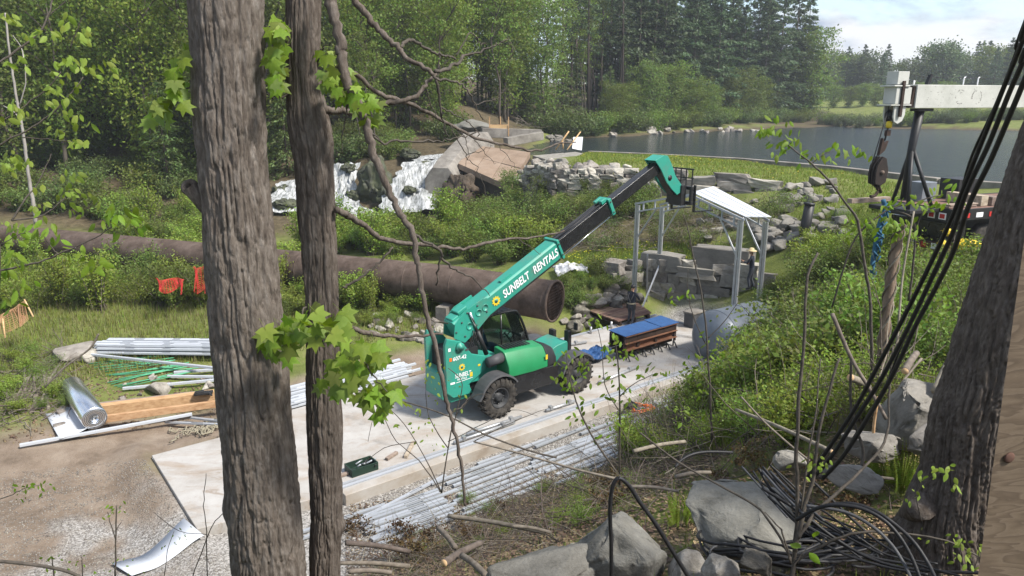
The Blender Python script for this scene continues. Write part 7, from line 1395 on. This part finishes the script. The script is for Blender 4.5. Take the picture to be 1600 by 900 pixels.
sapling('leafy sapling in front of the front wheel of the telehandler', [([(968, 760), (968, 680), (968, 600), (962, 540), (955, 520)], 11, 11, 4, 1.5), ([(965, 740), (930, 690), (905, 640), (890, 590), (885, 550)], 10.6, 11, 4, 1.5), ([(968, 620), (990, 600), (1020, 585)], 11, 11, 2, 1), ([(966, 640), (945, 600), (940, 540), (930, 500)], 11, 11, 2, 1)], cl, Vector((1.6, 10.8, hz(1.6, 10.8))), LFT, spread=8)
cl = [(a, b, 10.5, .10, n) for a, b, n in ((1060, 455, 4), (1072, 462, 4), (1050, 470, 3), (1108, 525, 5), (1120, 545, 4), (1100, 555, 3), (1130, 560, 4), (1065, 575, 4), (1080, 560, 3), (1095, 610, 5), (1110, 600, 5), (1120, 615, 4), (1075, 640, 4), (1105, 650, 4), (1060, 660, 4))]
sapling('tall thin sapling in front of the steel shed frame and the tank', [([(1112, 690), (1110, 620), (1105, 540), (1098, 470), (1085, 410), (1075, 360), (1068, 335)], 10.4, 10.6, 4, 1.5), ([(1105, 540), (1085, 500), (1075, 455), (1075, 420)], 10.5, 10.5, 2, 1), ([(1104, 530), (1130, 505), (1155, 470)], 10.5, 10.5, 2, 1)], cl, Vector((2.9, 10.3, hz(2.9, 10.3))), LFT)
cl = [(a, b, 8.0, .055, n) for a, b, n in ((670, 590, 6), (665, 570, 5), (690, 580, 4), (700, 600, 4), (680, 620, 5), (712, 612, 4), (655, 640, 5), (670, 660, 5), (720, 640, 3), (640, 670, 4), (660, 690, 4), (690, 700, 4), (620, 660, 3))]
sapling('thin twiggy shrub with tiny pale leaves in front of the machine tail', [([(690, 770), (700, 700), (712, 650), (722, 600), (700, 575)], 8, 8, 3, 1.2), ([(700, 700), (670, 650), (665, 590)], 8, 8, 2, 1), ([(690, 770), (650, 690), (610, 640), (560, 610)], 8, 8, 2, .8), ([(690, 770), (655, 720), (620, 690), (590, 640), (575, 690)], 8, 8, 2, .8), ([(712, 650), (740, 620), (760, 615)], 8, 8, 1.5, .8), ([(650, 690), (600, 700), (560, 730)], 8, 8, 1.5, .8), ([(740, 690), (800, 660), (850, 640)], 8, 8, 1.5, .8), ([(700, 690), (760, 660), (800, 640), (840, 650)], 8, 8, 1.5, .7)], cl, Vector((-.6, 7.9, hz(-.6, 7.9))), LFTS)
# bare poles and stems on the right
sapling('dark multi stemmed young tree among the coiled cables', [([(1238, 905), (1242, 860), (1246, 780), (1244, 700), (1250, 600), (1258, 500), (1262, 430), (1278, 395)], 4.9, 5.3, 8, 4), ([(1242, 862), (1255, 800), (1272, 740), (1278, 680), (1296, 610), (1312, 560)], 4.9, 5.2, 8, 4), ([(1248, 840), (1275, 800), (1330, 750), (1365, 715), (1385, 680), (1390, 610), (1395, 540)], 4.9, 5.6, 7, 3), ([(1240, 880), (1290, 850), (1345, 832), (1420, 835), (1480, 845), (1530, 870)], 4.9, 4.6, 5, 2.5), ([(1236, 880), (1225, 840), (1212, 818), (1195, 800)], 4.9, 5, 4, 2), ([(1250, 800), (1262, 720), (1275, 640), (1282, 560)], 5, 5.4, 4, 2)], [(1268, 722, 5, .05, 4), (1280, 730, 5, .055, 5), (1275, 745, 5, .05, 4), (1260, 720, 5, .045, 4), (1285, 720, 5, .045, 3)], Vector((2.15, 4.9, hz(2.15, 4.9))), LFTS)
for i, (pts, a, b, w0, w1, mat, lab) in enumerate((
  ([(740, 690), (800, 705), (860, 722), (910, 736), (962, 748)], 6.5, 6.0, 3, 5, 'twig_pale', 'bent brown pole sloping down to the arched cable'), ([(560, 610), (640, 630), (700, 650), (760, 680), (830, 705), (870, 715)], 6.8, 6.6, 2, 3.5, 'stem_dark', 'thin dark bare stem sloping across the concrete pad'),
  ([(1000, 676), (1060, 722), (1120, 756), (1180, 790), (1200, 812), (1222, 845), (1238, 880)], 5.6, 5.0, 3, 5, 'stem_dark', 'bare dark stem bowing down across the big flat boulder'), ([(1400, 560), (1406, 480), (1412, 420), (1428, 330)], 9, 9.5, 4, 3, 'twig_pale', 'pale thin stem beside the vine covered snag'), ([(1300, 490), (1330, 560), (1360, 610), (1385, 655)], 7.8, 7.4, 7, 6, 'twig_pale', 'pale leaning dead pole behind the black cables'), ([(1372, 620), (1366, 660), (1364, 690)], 7, 7, 5, 5, 'wood', 'short tan stick standing behind the pale rock'),
  ([(1330, 560), (1330, 640), (1348, 700), (1346, 730)], 6.4, 6.2, 4, 6, 'stem_dark', 'short dark stem beside the tall grass at right'), ([(1158, 620), (1195, 660), (1240, 700), (1265, 720)], 7.2, 6.8, 3, 4, 'twig_pale', 'pale fallen stem in the brush above the cable coil'), ([(1440, 560), (1408, 600), (1390, 640)], 8, 7.6, 4, 4, 'twig_pale', 'pale stick in the brush behind the rocks'))):
    P = smoothpath([wp(x, y, a+(b-a)*j/(len(pts)-1)) for j, (x, y) in enumerate(pts)], 4); mb = MB(); mb.tube(P, lerp_r(px(w0, a), px(w1, b), len(P)), 7); tag(mb.build('bare_stem', M[mat], base=P[0]), lab, 'stem')
# vine wrapped snag
P = smoothpath([wp(x, y, 9.6) for x, y in ((1374, 640), (1378, 560), (1384, 500), (1390, 450), (1398, 400), (1404, 362), (1406, 350))], 6); mb = MB(); mb.tube(P, [px(15, 9.6)*(1+.16*math.sin(i*1.1)*math.sin(i*.37)) for i in range(len(P))], 10); SN = empty('dead_snag', P[0], 'brown dead tree stub wrapped in vines below the crane truck', 'dead tree'); mb.build('trunk', nmat('snag', [(.12, .085, .06), (.24, .18, .13)], scale=9, stretch=(1, 1, .3), bump=.6, bscale=50), SN)
for s in range(3):
    mb = MB(); Q = [P[i]+Vector((math.cos(i*.55+s*2.1)*px(18, 9.6), math.sin(i*.55+s*2.1)*px(18, 9.6), 0)) for i in range(len(P))]; mb.tube(Q, .011, 5); mb.build('vine', M['twig_pale'], SN)
for _ in range(26): leaf_at(SN, rl.choice(LFT), wp(1405+rl.gauss(0, 16), 352+rl.gauss(0, 10), 9.5), .11)

# ------------------------------------------------------------------ boulders
BD = lambda seed, n=26, r=.05, b=.45: hull_mesh('boulder', seed, n, 'boulder', b, r*1.5, 6, .02)
def boulder(px0, py0, Y, size, rot, seed, lab, mat=None, n=22):
    c = wp(px0, py0, Y); m = BD(seed, n); 
    if mat: m.materials.clear(); m.materials.append(M[mat])
    return tag(put('boulder', m, None, c, rot, size), lab, 'boulder')
boulder(960, 872, 6.0, (.98, .75, 1.0), (.35, .25, -.3), 701, 'grey rounded boulder with a shadowed left face behind the arched cable')
boulder(848, 888, 5.9, (1.15, .8, .6), (.25, -.12, .2), 702, 'flat pale grey boulder at the bottom edge left of the rounded one')
boulder(905, 885, 6.15, (.4, .4, .5), (.2, .4, .9), 707, 'small dark stone wedged between the two front boulders', 'stone_dark')
boulder(1165, 826, 6.2, (1.3, 1.0, .68), (.35, .22, -.35), 703, 'big smooth flat boulder under the coiled cables')
boulder(1430, 652, 7.6, (.95, .7, .95), (.2, -.35, .4), 704, 'tan boulder leaning behind the right trunk', 'granite')
boulder(1355, 690, 7.0, (.65, .5, .36), (.1, .1, .2), 705, 'low pale rock covered in wood chips beside the tall grass', 'granite')
boulder(1460, 690, 6.9, (.6, .4, .3), (.1, -.2, .6), 706, 'pale chip covered rock against the right trunk', 'granite')
boulder(1235, 722, 6.9, (.4, .35, .25), (.1, .1, .7), 708, 'small tan rock behind the cable coil', 'granite')
boulder(1330, 745, 6.0, (.55, .35, .2), (.1, .1, -.4), 709, 'flat tan rock lying behind the cable coil', 'granite')
boulder(1130, 895, 5.3, (.38, .3, .3), (.2, .1, .4), 710, 'half buried stone in the leaf litter below the big flat boulder', 'stone')
boulder(1072, 893, 5.6, (.42, .4, .42), (.2, .3, .4), 711, 'mossy half buried rock beside the rounded boulder', 'stone')
boulder(1185, 880, 5.1, (.22, .3, .2), (.2, .1, 1.0), 712, 'small dark stone in the litter at the bottom edge', 'stone_dark')
# ------------------------------------------------------------------ cut logs
def log(p, q, Ya, Yb, w0, w1, lab, mat='twig', cut=True):
    a, b = wp(*p, Ya), wp(*q, Yb); r = empty('cut_log', a, lab, 'log'); m_ = a.lerp(b, .5)+Vector((.0, 0, .02)); mb = MB(); mb.tube(smoothpath([a, m_, b], 5), lerp_r(px(w0, Ya), px(w1, Yb), 11), 12); mb.build('log_body', M[mat], r)
    if cut: d = (a-b).normalized(); mb = MB(); mb.lathe(a, d, [(px(w0, Ya)*.93, .0), (px(w0, Ya)*.9, .006)], 14); mb.build('cut_face', M['cutwood'], r)
log((694, 880), (752, 848), 6.6, 7.2, 15, 10, 'cut branch with an orange sawn end at the bottom of the brush', 'twig')
log((722, 868), (760, 900), 6.7, 6.2, 11, 12, 'grey branch running down under the sawn branch', 'twig', False); log((540, 848), (640, 862), 7.3, 7.6, 10, 8, 'grey branch lying beside the second trunk', 'twig', False); log((530, 880), (640, 885), 6.8, 7.0, 7, 9, 'lower grey branch lying beside the second trunk', 'twig', False); log((685, 825), (712, 856), 7.6, 7.1, 10, 9, 'short dead branch pointing down above the sawn branch', 'twig', False); log((545, 893), (612, 895), 6.4, 6.5, 9, 8, 'pale branch at the bottom edge by the second trunk', 'twig_pale', False); log((700, 806), (852, 832), 7.9, 7.6, 8, 8, 'long thin fallen branch left of the boulders', 'twig', False)
log((800, 822), (860, 832), 7.2, 7.2, 6, 6, 'short brown branch end left of the flat pale boulder', 'twig', False); log((985, 760), (1060, 768), 6.8, 6.8, 6, 5, 'tan fallen branch behind the arched cable', 'twig_pale', False); log((1055, 745), (1110, 738), 7.0, 7.2, 7, 6, 'pale dead branch behind the fern', 'twig_pale', False)
log((1329, 590), (1362, 610), 7.8, 8.3, 13, 12, 'sawn log end in the brush pile left of the cables', 'twig_pale'); log((1414, 580), (1432, 552), 7.8, 8.4, 12, 10, 'sawn log end in the brush pile right of the cables', 'twig_pale'); log((1495, 544), (1462, 612), 8.0, 7.5, 13, 16, 'pale debarked log leaning against the tan boulder', 'twig_pale', False); log((1300, 706), (1150, 640), 6.9, 8.6, 8, 5, 'long fallen trunk slanting through the brush', 'twig_pale'); log((1275, 745), (1395, 748), 6.0, 6.6, 8, 5, 'dark fallen branch behind the cable coil', 'stem_dark', False); log((990, 705), (1070, 690), 8, 8.4, 7, 6, 'pale branch on the slope above the fern', 'twig_pale', False)
for i in range(9):
    a = 34+rl.uniform(-14, 26); tag_ = ground_pt(20+i*7, 640+rl.uniform(-6, 8)); q = ground_pt(40+i*5+rl.uniform(-25, 25), 575+rl.uniform(-8, 10)); mb = MB(); mb.tube([tag_, tag_.lerp(q, .5)+EZ*.25, q+EZ*.15], [.05, .045, .03], 7); tag(mb.build('root_stick', M['twig_pale'], base=tag_), 'pale dead stick in the heap on the dirt bank left of the foil roll', 'stick', 'dead sticks heaped on the dirt bank')
limb_pts = [wp(x, y, 21) for x, y in ((70, 605), (100, 575), (140, 545), (152, 525), (154, 522))]; mb = MB(); mb.tube(smoothpath(limb_pts, 4), .03, 6); tag(mb.build('bent_stick', M['twig_pale'], base=limb_pts[0]), 'long bent pale stick arching above the foil roll', 'stick')
# ------------------------------------------------------------------ ferns and tall grass
def fern(label, base, n, h, seed, name='fern_clump'):
    root = empty(name, base, label, 'fern'); rng = np.random.default_rng(seed); rnd = random.Random(seed)
    for k in range(n):
        a = rnd.uniform(0, 6.28); r = rnd.uniform(.02, .16); b = Vector((math.cos(a)*r, math.sin(a)*r, 0)); tip = b+Vector((math.cos(a)*rnd.uniform(.02, .2), math.sin(a)*rnd.uniform(.02, .2), h*rnd.uniform(.6, 1.1))); mb = MB(); mb.tube([b, b.lerp(tip, .5)+Vector((0, 0, .02)), tip], [.003, .0025, .001], 3)
        d = (tip-b).normalized(); sd3 = d.cross(Vector((math.cos(a+1.2), math.sin(a+1.2), .2))).normalized()
        for j in range(14):
            t = .25+.75*j/14; p = b.lerp(tip, t); l = .05*(1.15-t)*rnd.uniform(.7, 1.3)
            for s in (-1, 1): q = p+sd3*l*s+d*l*.4; mb.add([p, p+d*.012, q, p-d*.006], [(0, 1, 2, 3)])
        put('frond', mb.mesh('frond', M['leaf_bright']), root)
    return root
for i, (a, b, n, h, lab) in enumerate(((1065, 822, 34, .42, 'upright bright green fern clump between the boulders'), (1095, 815, 20, .36, 'smaller fern clump right of the upright one beside the flat boulder'), (1405, 775, 40, .5, 'tall feathery green clump left of the right trunk'), (1432, 770, 30, .5, 'tall feathery green clump against the right trunk'), (1378, 760, 26, .4, 'feathery green clump furthest left of the trunk clumps'), (1010, 690, 18, .35, 'feathery green clump on the slope beside the steel channels'))): fern(lab, ground_pt(a, b), n, h, 50+i)
sapling('bright leafy sprig in front of the flared base of the right trunk', [([(1440, 815), (1432, 780), (1440, 755), (1470, 738)], 4.6, 4.5, 2, 1)], [(1452, 738, 4.5, .055, 4), (1470, 732, 4.5, .06, 5), (1482, 740, 4.5, .06, 4), (1490, 752, 4.5, .06, 3), (1445, 748, 4.5, .05, 3), (1430, 770, 4.6, .045, 4), (1428, 780, 4.6, .045, 3)], ground_pt(1440, 815), LFTS)
sapling('small green plant at the lower right against the trunk base', [([(1500, 890), (1500, 850), (1505, 835)], 4.5, 4.5, 2, 1), ([(1520, 895), (1530, 860), (1520, 845)], 4.5, 4.5, 2, 1)], [(1450, 830, 4.5, .04, 3), (1490, 835, 4.5, .045, 5), (1505, 845, 4.5, .05, 5), (1525, 850, 4.5, .05, 6), (1515, 870, 4.5, .05, 6), (1495, 875, 4.5, .05, 5), (1530, 885, 4.4, .05, 4)], ground_pt(1500, 888), LFTS)
sapling('single broad leaf on a stem in front of the young tree base', [([(1240, 885), (1256, 862), (1270, 850)], 4.6, 4.6, 2, 1)], [(1252, 855, 4.55, .12, 2), (1265, 850, 4.55, .12, 1)], ground_pt(1240, 890), LFT)
sapling('small dark leafed sapling on the gravel above the white sheet', [([(180, 900), (181, 850), (182, 790)], 9, 9, 3, 2), ([(181, 845), (172, 815), (168, 800)], 9, 9, 2, 1), ([(181, 830), (190, 815)], 9, 9, 1.5, 1)], [(180, 795, 9, .07, 7), (188, 792, 9, .06, 4), (172, 805, 9, .06, 3), (192, 872, 9, .05, 5), (205, 888, 9, .05, 4)], Vector((-4.7, 9, hz(-4.7, 9))), LFT)
sapling('low leafy twig at the left edge over the gravel', [([(-15, 785), (20, 772), (40, 763), (62, 758)], 6, 6, 2, 1)], [(25, 762, 6, .05, 6), (40, 757, 6, .05, 6), (58, 760, 6, .055, 6), (70, 756, 6, .05, 4), (30, 780, 6, .045, 3)], Vector((-4.4, 5.6, hz(-4.4, 5.6))), LFT)
sapling('weedy sprig at the bottom edge left of the white sheet', [([(85, 905), (82, 880), (80, 868)], 7.5, 7.5, 3, 1), ([(130, 905), (128, 880), (127, 870)], 7.5, 7.5, 2, 1)], [(80, 870, 7.5, .06, 7), (85, 885, 7.5, .06, 6), (95, 880, 7.5, .05, 4), (128, 872, 7.5, .04, 4), (155, 890, 7.5, .05, 4)], Vector((-4.4, 7.4, hz(-4.4, 7.4))), LFT)
sapling('bare twig with few leaves in front of the left trunk base', [([(300, 905), (330, 825), (352, 800), (362, 795)], 5.4, 5, 2, 1), ([(324, 905), (322, 830), (318, 780), (322, 740)], 6, 6, 2, 1), ([(322, 835), (280, 830), (240, 800)], 6, 6, 1.2, .8), ([(256, 905), (262, 860), (272, 830)], 6.5, 6.5, 1.5, .8)], [(280, 838, 6, .03, 6), (295, 832, 6, .03, 4), (268, 845, 6, .03, 4)], Vector((-2.7, 5.5, hz(-2.7, 5.5))), LFT)
P = smoothpath([wp(x, y, 4.6) for x, y in ((-20, 876), (0, 877), (50, 882), (95, 890), (120, 899), (140, 912))], 4); mb = MB(); mb.tube(P, px(6, 4.6), 8); tag(mb.build('fallen_stem', M['stem_dark'], base=P[0]), 'dark smooth stem crossing the bottom left corner', 'stem')

# ------------------------------------------------------------------ black cables
def cable(pts, Ya, Yb, w0, lab, group=None, mat='cable', w1=None):
    n = len(pts); P = [wp(x, y, Ya+(Yb-Ya)*i/(n-1)) for i, (x, y) in enumerate(pts)]
    if group == 'up': group = None; d = (P[0]-P[1]).normalized(); P = [P[0]+d*9+Vector((2.5, 1.5, 1.5)), P[0]+d*3+Vector((.3, .15, .2))]+P
    P = smoothpath(P, 8); mb = MB(); mb.tube(P, lerp_r(px(w0, Ya), px(w1 or w0, Yb), len(P)), 8); return tag(mb.build('black_cable', M[mat], base=P[-1]), lab, 'cable', group)
H_ = 'black cables hanging across the right side'
cable([(1640, -60), (1600, 58), (1575, 120), (1545, 195), (1515, 270), (1485, 345), (1450, 420), (1415, 490), (1370, 575), (1335, 640), (1295, 700), (1262, 745)], 3.0, 5.4, 6, 'leftmost of the thick black cables slanting down in front of the lake', 'up', w1=7)
cable([(1650, -30), (1600, 92), (1575, 150), (1545, 225), (1510, 300), (1488, 365), (1458, 430), (1420, 510), (1378, 590), (1340, 650), (1300, 712), (1268, 750)], 3.1, 5.3, 7, 'middle one of the thick black cables slanting down in front of the lake', 'up', w1=7)
cable([(1660, 0), (1612, 100), (1580, 175), (1548, 250), (1515, 318), (1490, 392), (1462, 450), (1430, 510), (1395, 585), (1358, 650), (1318, 712), (1285, 748)], 3.0, 5.2, 8, 'thickest and rightmost black cable slanting down in front of the lake', 'up', w1=7)
cable([(1630, -40), (1590, 75), (1555, 165), (1520, 240), (1505, 290), (1495, 350), (1470, 410), (1440, 470), (1408, 540), (1385, 600), (1352, 655), (1330, 690)], 3.2, 5.6, 4, 'thin black cable woven between the thicker slanting cables', 'up')
cable([(955, 910), (955, 850), (953, 800), (956, 765), (963, 749), (972, 749), (985, 762), (1000, 785), (1022, 815), (1045, 852), (1078, 905)], 4.4, 4.4, 7, 'black cable bent into a sharp arch in front of the rounded boulder', w1=8)
cable([(1055, 730), (1066, 718), (1085, 709), (1110, 706), (1145, 707)], 5.6, 5.8, 5, 'end of black cable arching above the fern')
cable([(1245, 812), (1275, 795), (1305, 789), (1345, 794), (1380, 812), (1405, 838), (1425, 872), (1438, 905)], 4.9, 4.3, 7, 'upper of the two black cables arching to the bottom right'); cable([(1290, 790), (1330, 787), (1370, 800), (1405, 825), (1430, 850), (1450, 880), (1462, 905)], 4.9, 4.25, 7, 'outer black cable arching to the bottom right'); cable([(1260, 790), (1320, 800), (1362, 822), (1392, 850), (1412, 880), (1424, 905)], 4.9, 4.3, 6, 'glinting grey cable arching to the bottom right', mat='plastic_grey')
cable([(1190, 762), (1250, 800), (1300, 838), (1350, 868), (1400, 885), (1470, 893), (1540, 895)], 5.2, 4.4, 6, 'black cable running low to the right edge of the litter'); cable([(1200, 775), (1260, 830), (1310, 862), (1380, 885), (1450, 898)], 5.2, 4.5, 5, 'second black cable running low to the right'); cable([(1270, 752), (1320, 800), (1370, 845), (1430, 880), (1500, 900)], 5.3, 4.4, 4.5, 'thin black cable crossing the arched cables')
rc = random.Random(9); cc = wp(1215, 738, 5.9)
for k in range(22):
    a, b = rc.uniform(.35, .72), rc.uniform(.22, .5); rot = rc.gauss(-.35, .3); dx, dy = rc.gauss(.1, .18), rc.gauss(-.08, .2); n = 40; P = []; ph = rc.uniform(0, 6); lift = rc.uniform(.05, .22); arc = rc.uniform(4.2, 6.6)
    for i in range(n+1):
        t = ph+arc*i/n; x, y = a*math.cos(t), b*math.sin(t); p = Vector((cc.x+dx+x*math.cos(rot)-y*math.sin(rot), cc.y+dy+x*math.sin(rot)+y*math.cos(rot), 0)); P.append(p)
    gzs = height(np.array([p.x for p in P]), np.array([p.y for p in P])); gm_ = float(np.mean(gzs))
    for i, p in enumerate(P): p.z = max(float(gzs[i])+.02, gm_*.65+float(gzs[i])*.35)+lift+.03*math.sin(i*.4+k)+.12
    mb = MB(); mb.tube(P, rc.choice((.011, .013, .016)), 6); tag(mb.build('black_cable', M['cable' if k % 5 else 'plastic_grey'], base=P[0]), 'loop of black cable in the tangled coil on the big flat boulder', 'cable', 'loops of the tangled cable coil')
for k in range(10):
    off = k*6.5; P = [(1165+off*.8+rc.gauss(0, 4), 735+rc.gauss(0, 4)), (1195+off+rc.gauss(0, 5), 775+rc.gauss(0, 5)), (1230+off*1.1, 815+rc.gauss(0, 6)-off*.12), (1285+off, 848+rc.gauss(0, 6)-off*.15), (1340+off, 872+rc.gauss(0, 5)-off*.2), (1420+off, 888+rc.gauss(0, 4)-off*.2)]
    cable(P[:3+k % 4], 5.7, 4.9, rc.choice((3.5, 4.5, 5.5)), 'strand of black cable running down from the tangled coil to the lower right', 'strands running down from the cable coil', mat='cable' if k % 4 else 'plastic_grey')
# ------------------------------------------------------------------ plywood sheet at the right edge
pa_ = wp(1590, 450, 1.75); mb = MB(); q0, q1 = wp(1524, 930, 1.75), wp(1612, 290, 1.75); mb.prism([q0, q0+Vector((1.2, .2, 0)), q1+Vector((1.2, .2, 0)), q1], (0.012, .014, 0)); PW = empty('plywood_sheet', (pa_.x+.6, 1.85, 7.6), 'upright plywood sheet with wavy grain and a knot at the right edge', 'plywood')
def plym():
    m = bpy.data.materials.new('plywood'); m.use_nodes = True; t = m.node_tree; p = t.nodes['Principled BSDF']; l = t.links.new; c = N(t, 'ShaderNodeTexCoord'); mp_ = N(t, 'ShaderNodeMapping'); mp_.inputs['Scale'].default_value = (1.2, 1.2, 7); l(c.outputs['Object'], mp_.inputs[0])
    w0 = N(t, 'ShaderNodeTexNoise', inp={'Scale': 1.5, 'Detail': 3, 'Distortion': 1.2}); l(mp_.outputs[0], w0.inputs['Vector']); w1 = N(t, 'ShaderNodeMath', operation='MULTIPLY', inp={1: 9.0}); l(w0.outputs[0], w1.inputs[0]); w2 = N(t, 'ShaderNodeMath', operation='FRACT'); l(w1.outputs[0], w2.inputs[0])
    r = ramp(t, [(0, (.085, .058, .035)), (.5, (.125, .09, .056)), (.9, (.145, .107, .07)), (1, (.085, .058, .036))]); l(w2.outputs[0], r.inputs[0]); n2 = N(t, 'ShaderNodeTexNoise', inp={'Scale': 60}); l(mp_.outputs[0], n2.inputs['Vector']); mx2 = N(t, 'ShaderNodeMix', data_type='RGBA', blend_type='MULTIPLY', inp={0: .35}); l(r.outputs[0], mx2.inputs[6]); l(n2.outputs[0], mx2.inputs[7]); l(mx2.outputs[2], p.inputs['Base Color']); p.inputs['Roughness'].default_value = .85; return m
mb.build('panel', plym(), PW); mb = MB(); k0 = Vector((pa_.x+.06, 1.752, 8.585)); mb.lathe(k0, (0.16, -1, 0), [(.016, .0), (.012, .003), (.004, .004)], 16); mb.build('knot', M['brownred'], PW)
# ------------------------------------------------------------------ one label for one thing: say which by the nearest landmark
LM = {(60, 150): 'the leafy sapling at the left edge', (362, 120): 'the big left trunk', (490, 210): 'the burl of the second trunk', (590, 90): 'the dead branches of the second trunk', (575, 300): 'the mossy rock in the falls', (665, 285): 'the right falls', (760, 258): 'the spillway slab', (780, 200): 'the timber box', (903, 222): 'the white board', (1045, 270): 'the boom head', (945, 315): 'the upper boom collar', (1150, 320): 'the shed roof panel', (1258, 345): 'the black post', (1215, 200): 'the top of the slim sapling', (1408, 160): 'the crane boom tip', (1540, 150): 'the crane boom', (1393, 265): 'the hook block', (1480, 350): 'the truck tail', (1390, 470): 'the vine wrapped snag', (1110, 535): 'the grey tank', (1000, 520): 'the rusty beam assembly', (868, 455): 'the pipe mouth', (650, 410): 'the middle of the rusty pipe', (120, 372): 'the left end of the rusty pipe', (312, 436): 'the upright red netting', (265, 444): 'the flat red netting', (20, 495): 'the orange fence', (250, 548): 'the white channel pile', (120, 632): 'the foil roll', (240, 640): 'the timber beam', (600, 590): 'the steel stack', (780, 617): 'the rear wheel', (900, 575): 'the front wheel', (565, 732): 'the tool tray', (823, 668): 'the yellow drill', (1000, 640): 'the orange cord', (960, 752): 'the peak of the arched cable', (1068, 800): 'the fern clump', (960, 860): 'the rounded boulder', (1165, 810): 'the big flat boulder', (1430, 640): 'the tan boulder', (1250, 640): 'the dark young tree', (1475, 780): 'the right trunk', (705, 876): 'the sawn branch', (850, 880): 'the flat pale boulder', (968, 486): 'the plank platform', (1090, 425): 'the granite blocks on the lower wall', (1340, 580): 'the pale leaning pole', (500, 520): 'the maple leaves on the trunks', (760, 460): 'the boom lettering'}
ORD = ['nearest', 'second nearest', 'third nearest', 'fourth nearest', 'fifth nearest', 'sixth nearest', 'seventh nearest', 'eighth nearest', 'ninth nearest', 'tenth nearest', 'eleventh nearest', 'twelfth nearest']+[f'{k}th nearest' for k in range(13, 99)]
import re
bpy.context.view_layer.update()
shared = {}
for o in COL.objects:
    if o.parent is None and 'label' in o and 'group' in o: shared.setdefault((o['group'], o['label']), []).append(o)
cut = re.compile(r' (?:in|on|along|at|behind|below|beside|of|under|growing|lying|leaning|from|between|by|with|against|caught|standing|running|tumbled|seen|left|beyond|above|among|rising|hanging) ')
taken = {}
for (g, lab), os_ in shared.items():
    if len(os_) < 2: continue
    base = cut.split(lab)[0]; cl_ = {}
    for o in os_:
        p = o.location if o.type == 'EMPTY' else sum((o.matrix_world @ Vector(c) for c in o.bound_box), Vector())/8
        if o.type == 'EMPTY' and o.children: p = p+Vector((0, 0, .5*max(c.dimensions.z for c in o.children)*o.scale.z))
        x_, y_ = project(p.x, p.y, p.z); k = min(LM, key=lambda q: (q[0]-x_)**2+(q[1]-y_)**2); cl_.setdefault(k, []).append(((k[0]-x_)**2+(k[1]-y_)**2, o))
    for k, lst in cl_.items():
        lst.sort(key=lambda t: t[0])
        for i, (_, o) in enumerate(lst):
            if len(lst) == 1: o['label'] = f'{base} closest to {LM[k]}'
            else: o['label'] = f'{base}, {ORD[i]} to {LM[k]}'

for o in COL.objects:
    if 'label' in o and len(o['label'].split()) > 16: o['label'] = ' '.join(o['label'].split()[:16])
# ------------------------------------------------------------------ air
mb = MB(); mb.box((0, 300, 25), (1500, 1500, 66)); m = bpy.data.materials.new('haze'); m.use_nodes = True; t = m.node_tree; t.nodes.clear()
pv = N(t, 'ShaderNodeVolumePrincipled', inp={'Color': (.86, .93, 1, 1), 'Density': .0005, 'Anisotropy': .2}); t.links.new(pv.outputs[0], N(t, 'ShaderNodeOutputMaterial').inputs['Volume'])
hz_ = mb.build('haze', m); hz_['kind'] = 'stuff'
sc.cycles.volume_bounces = 0
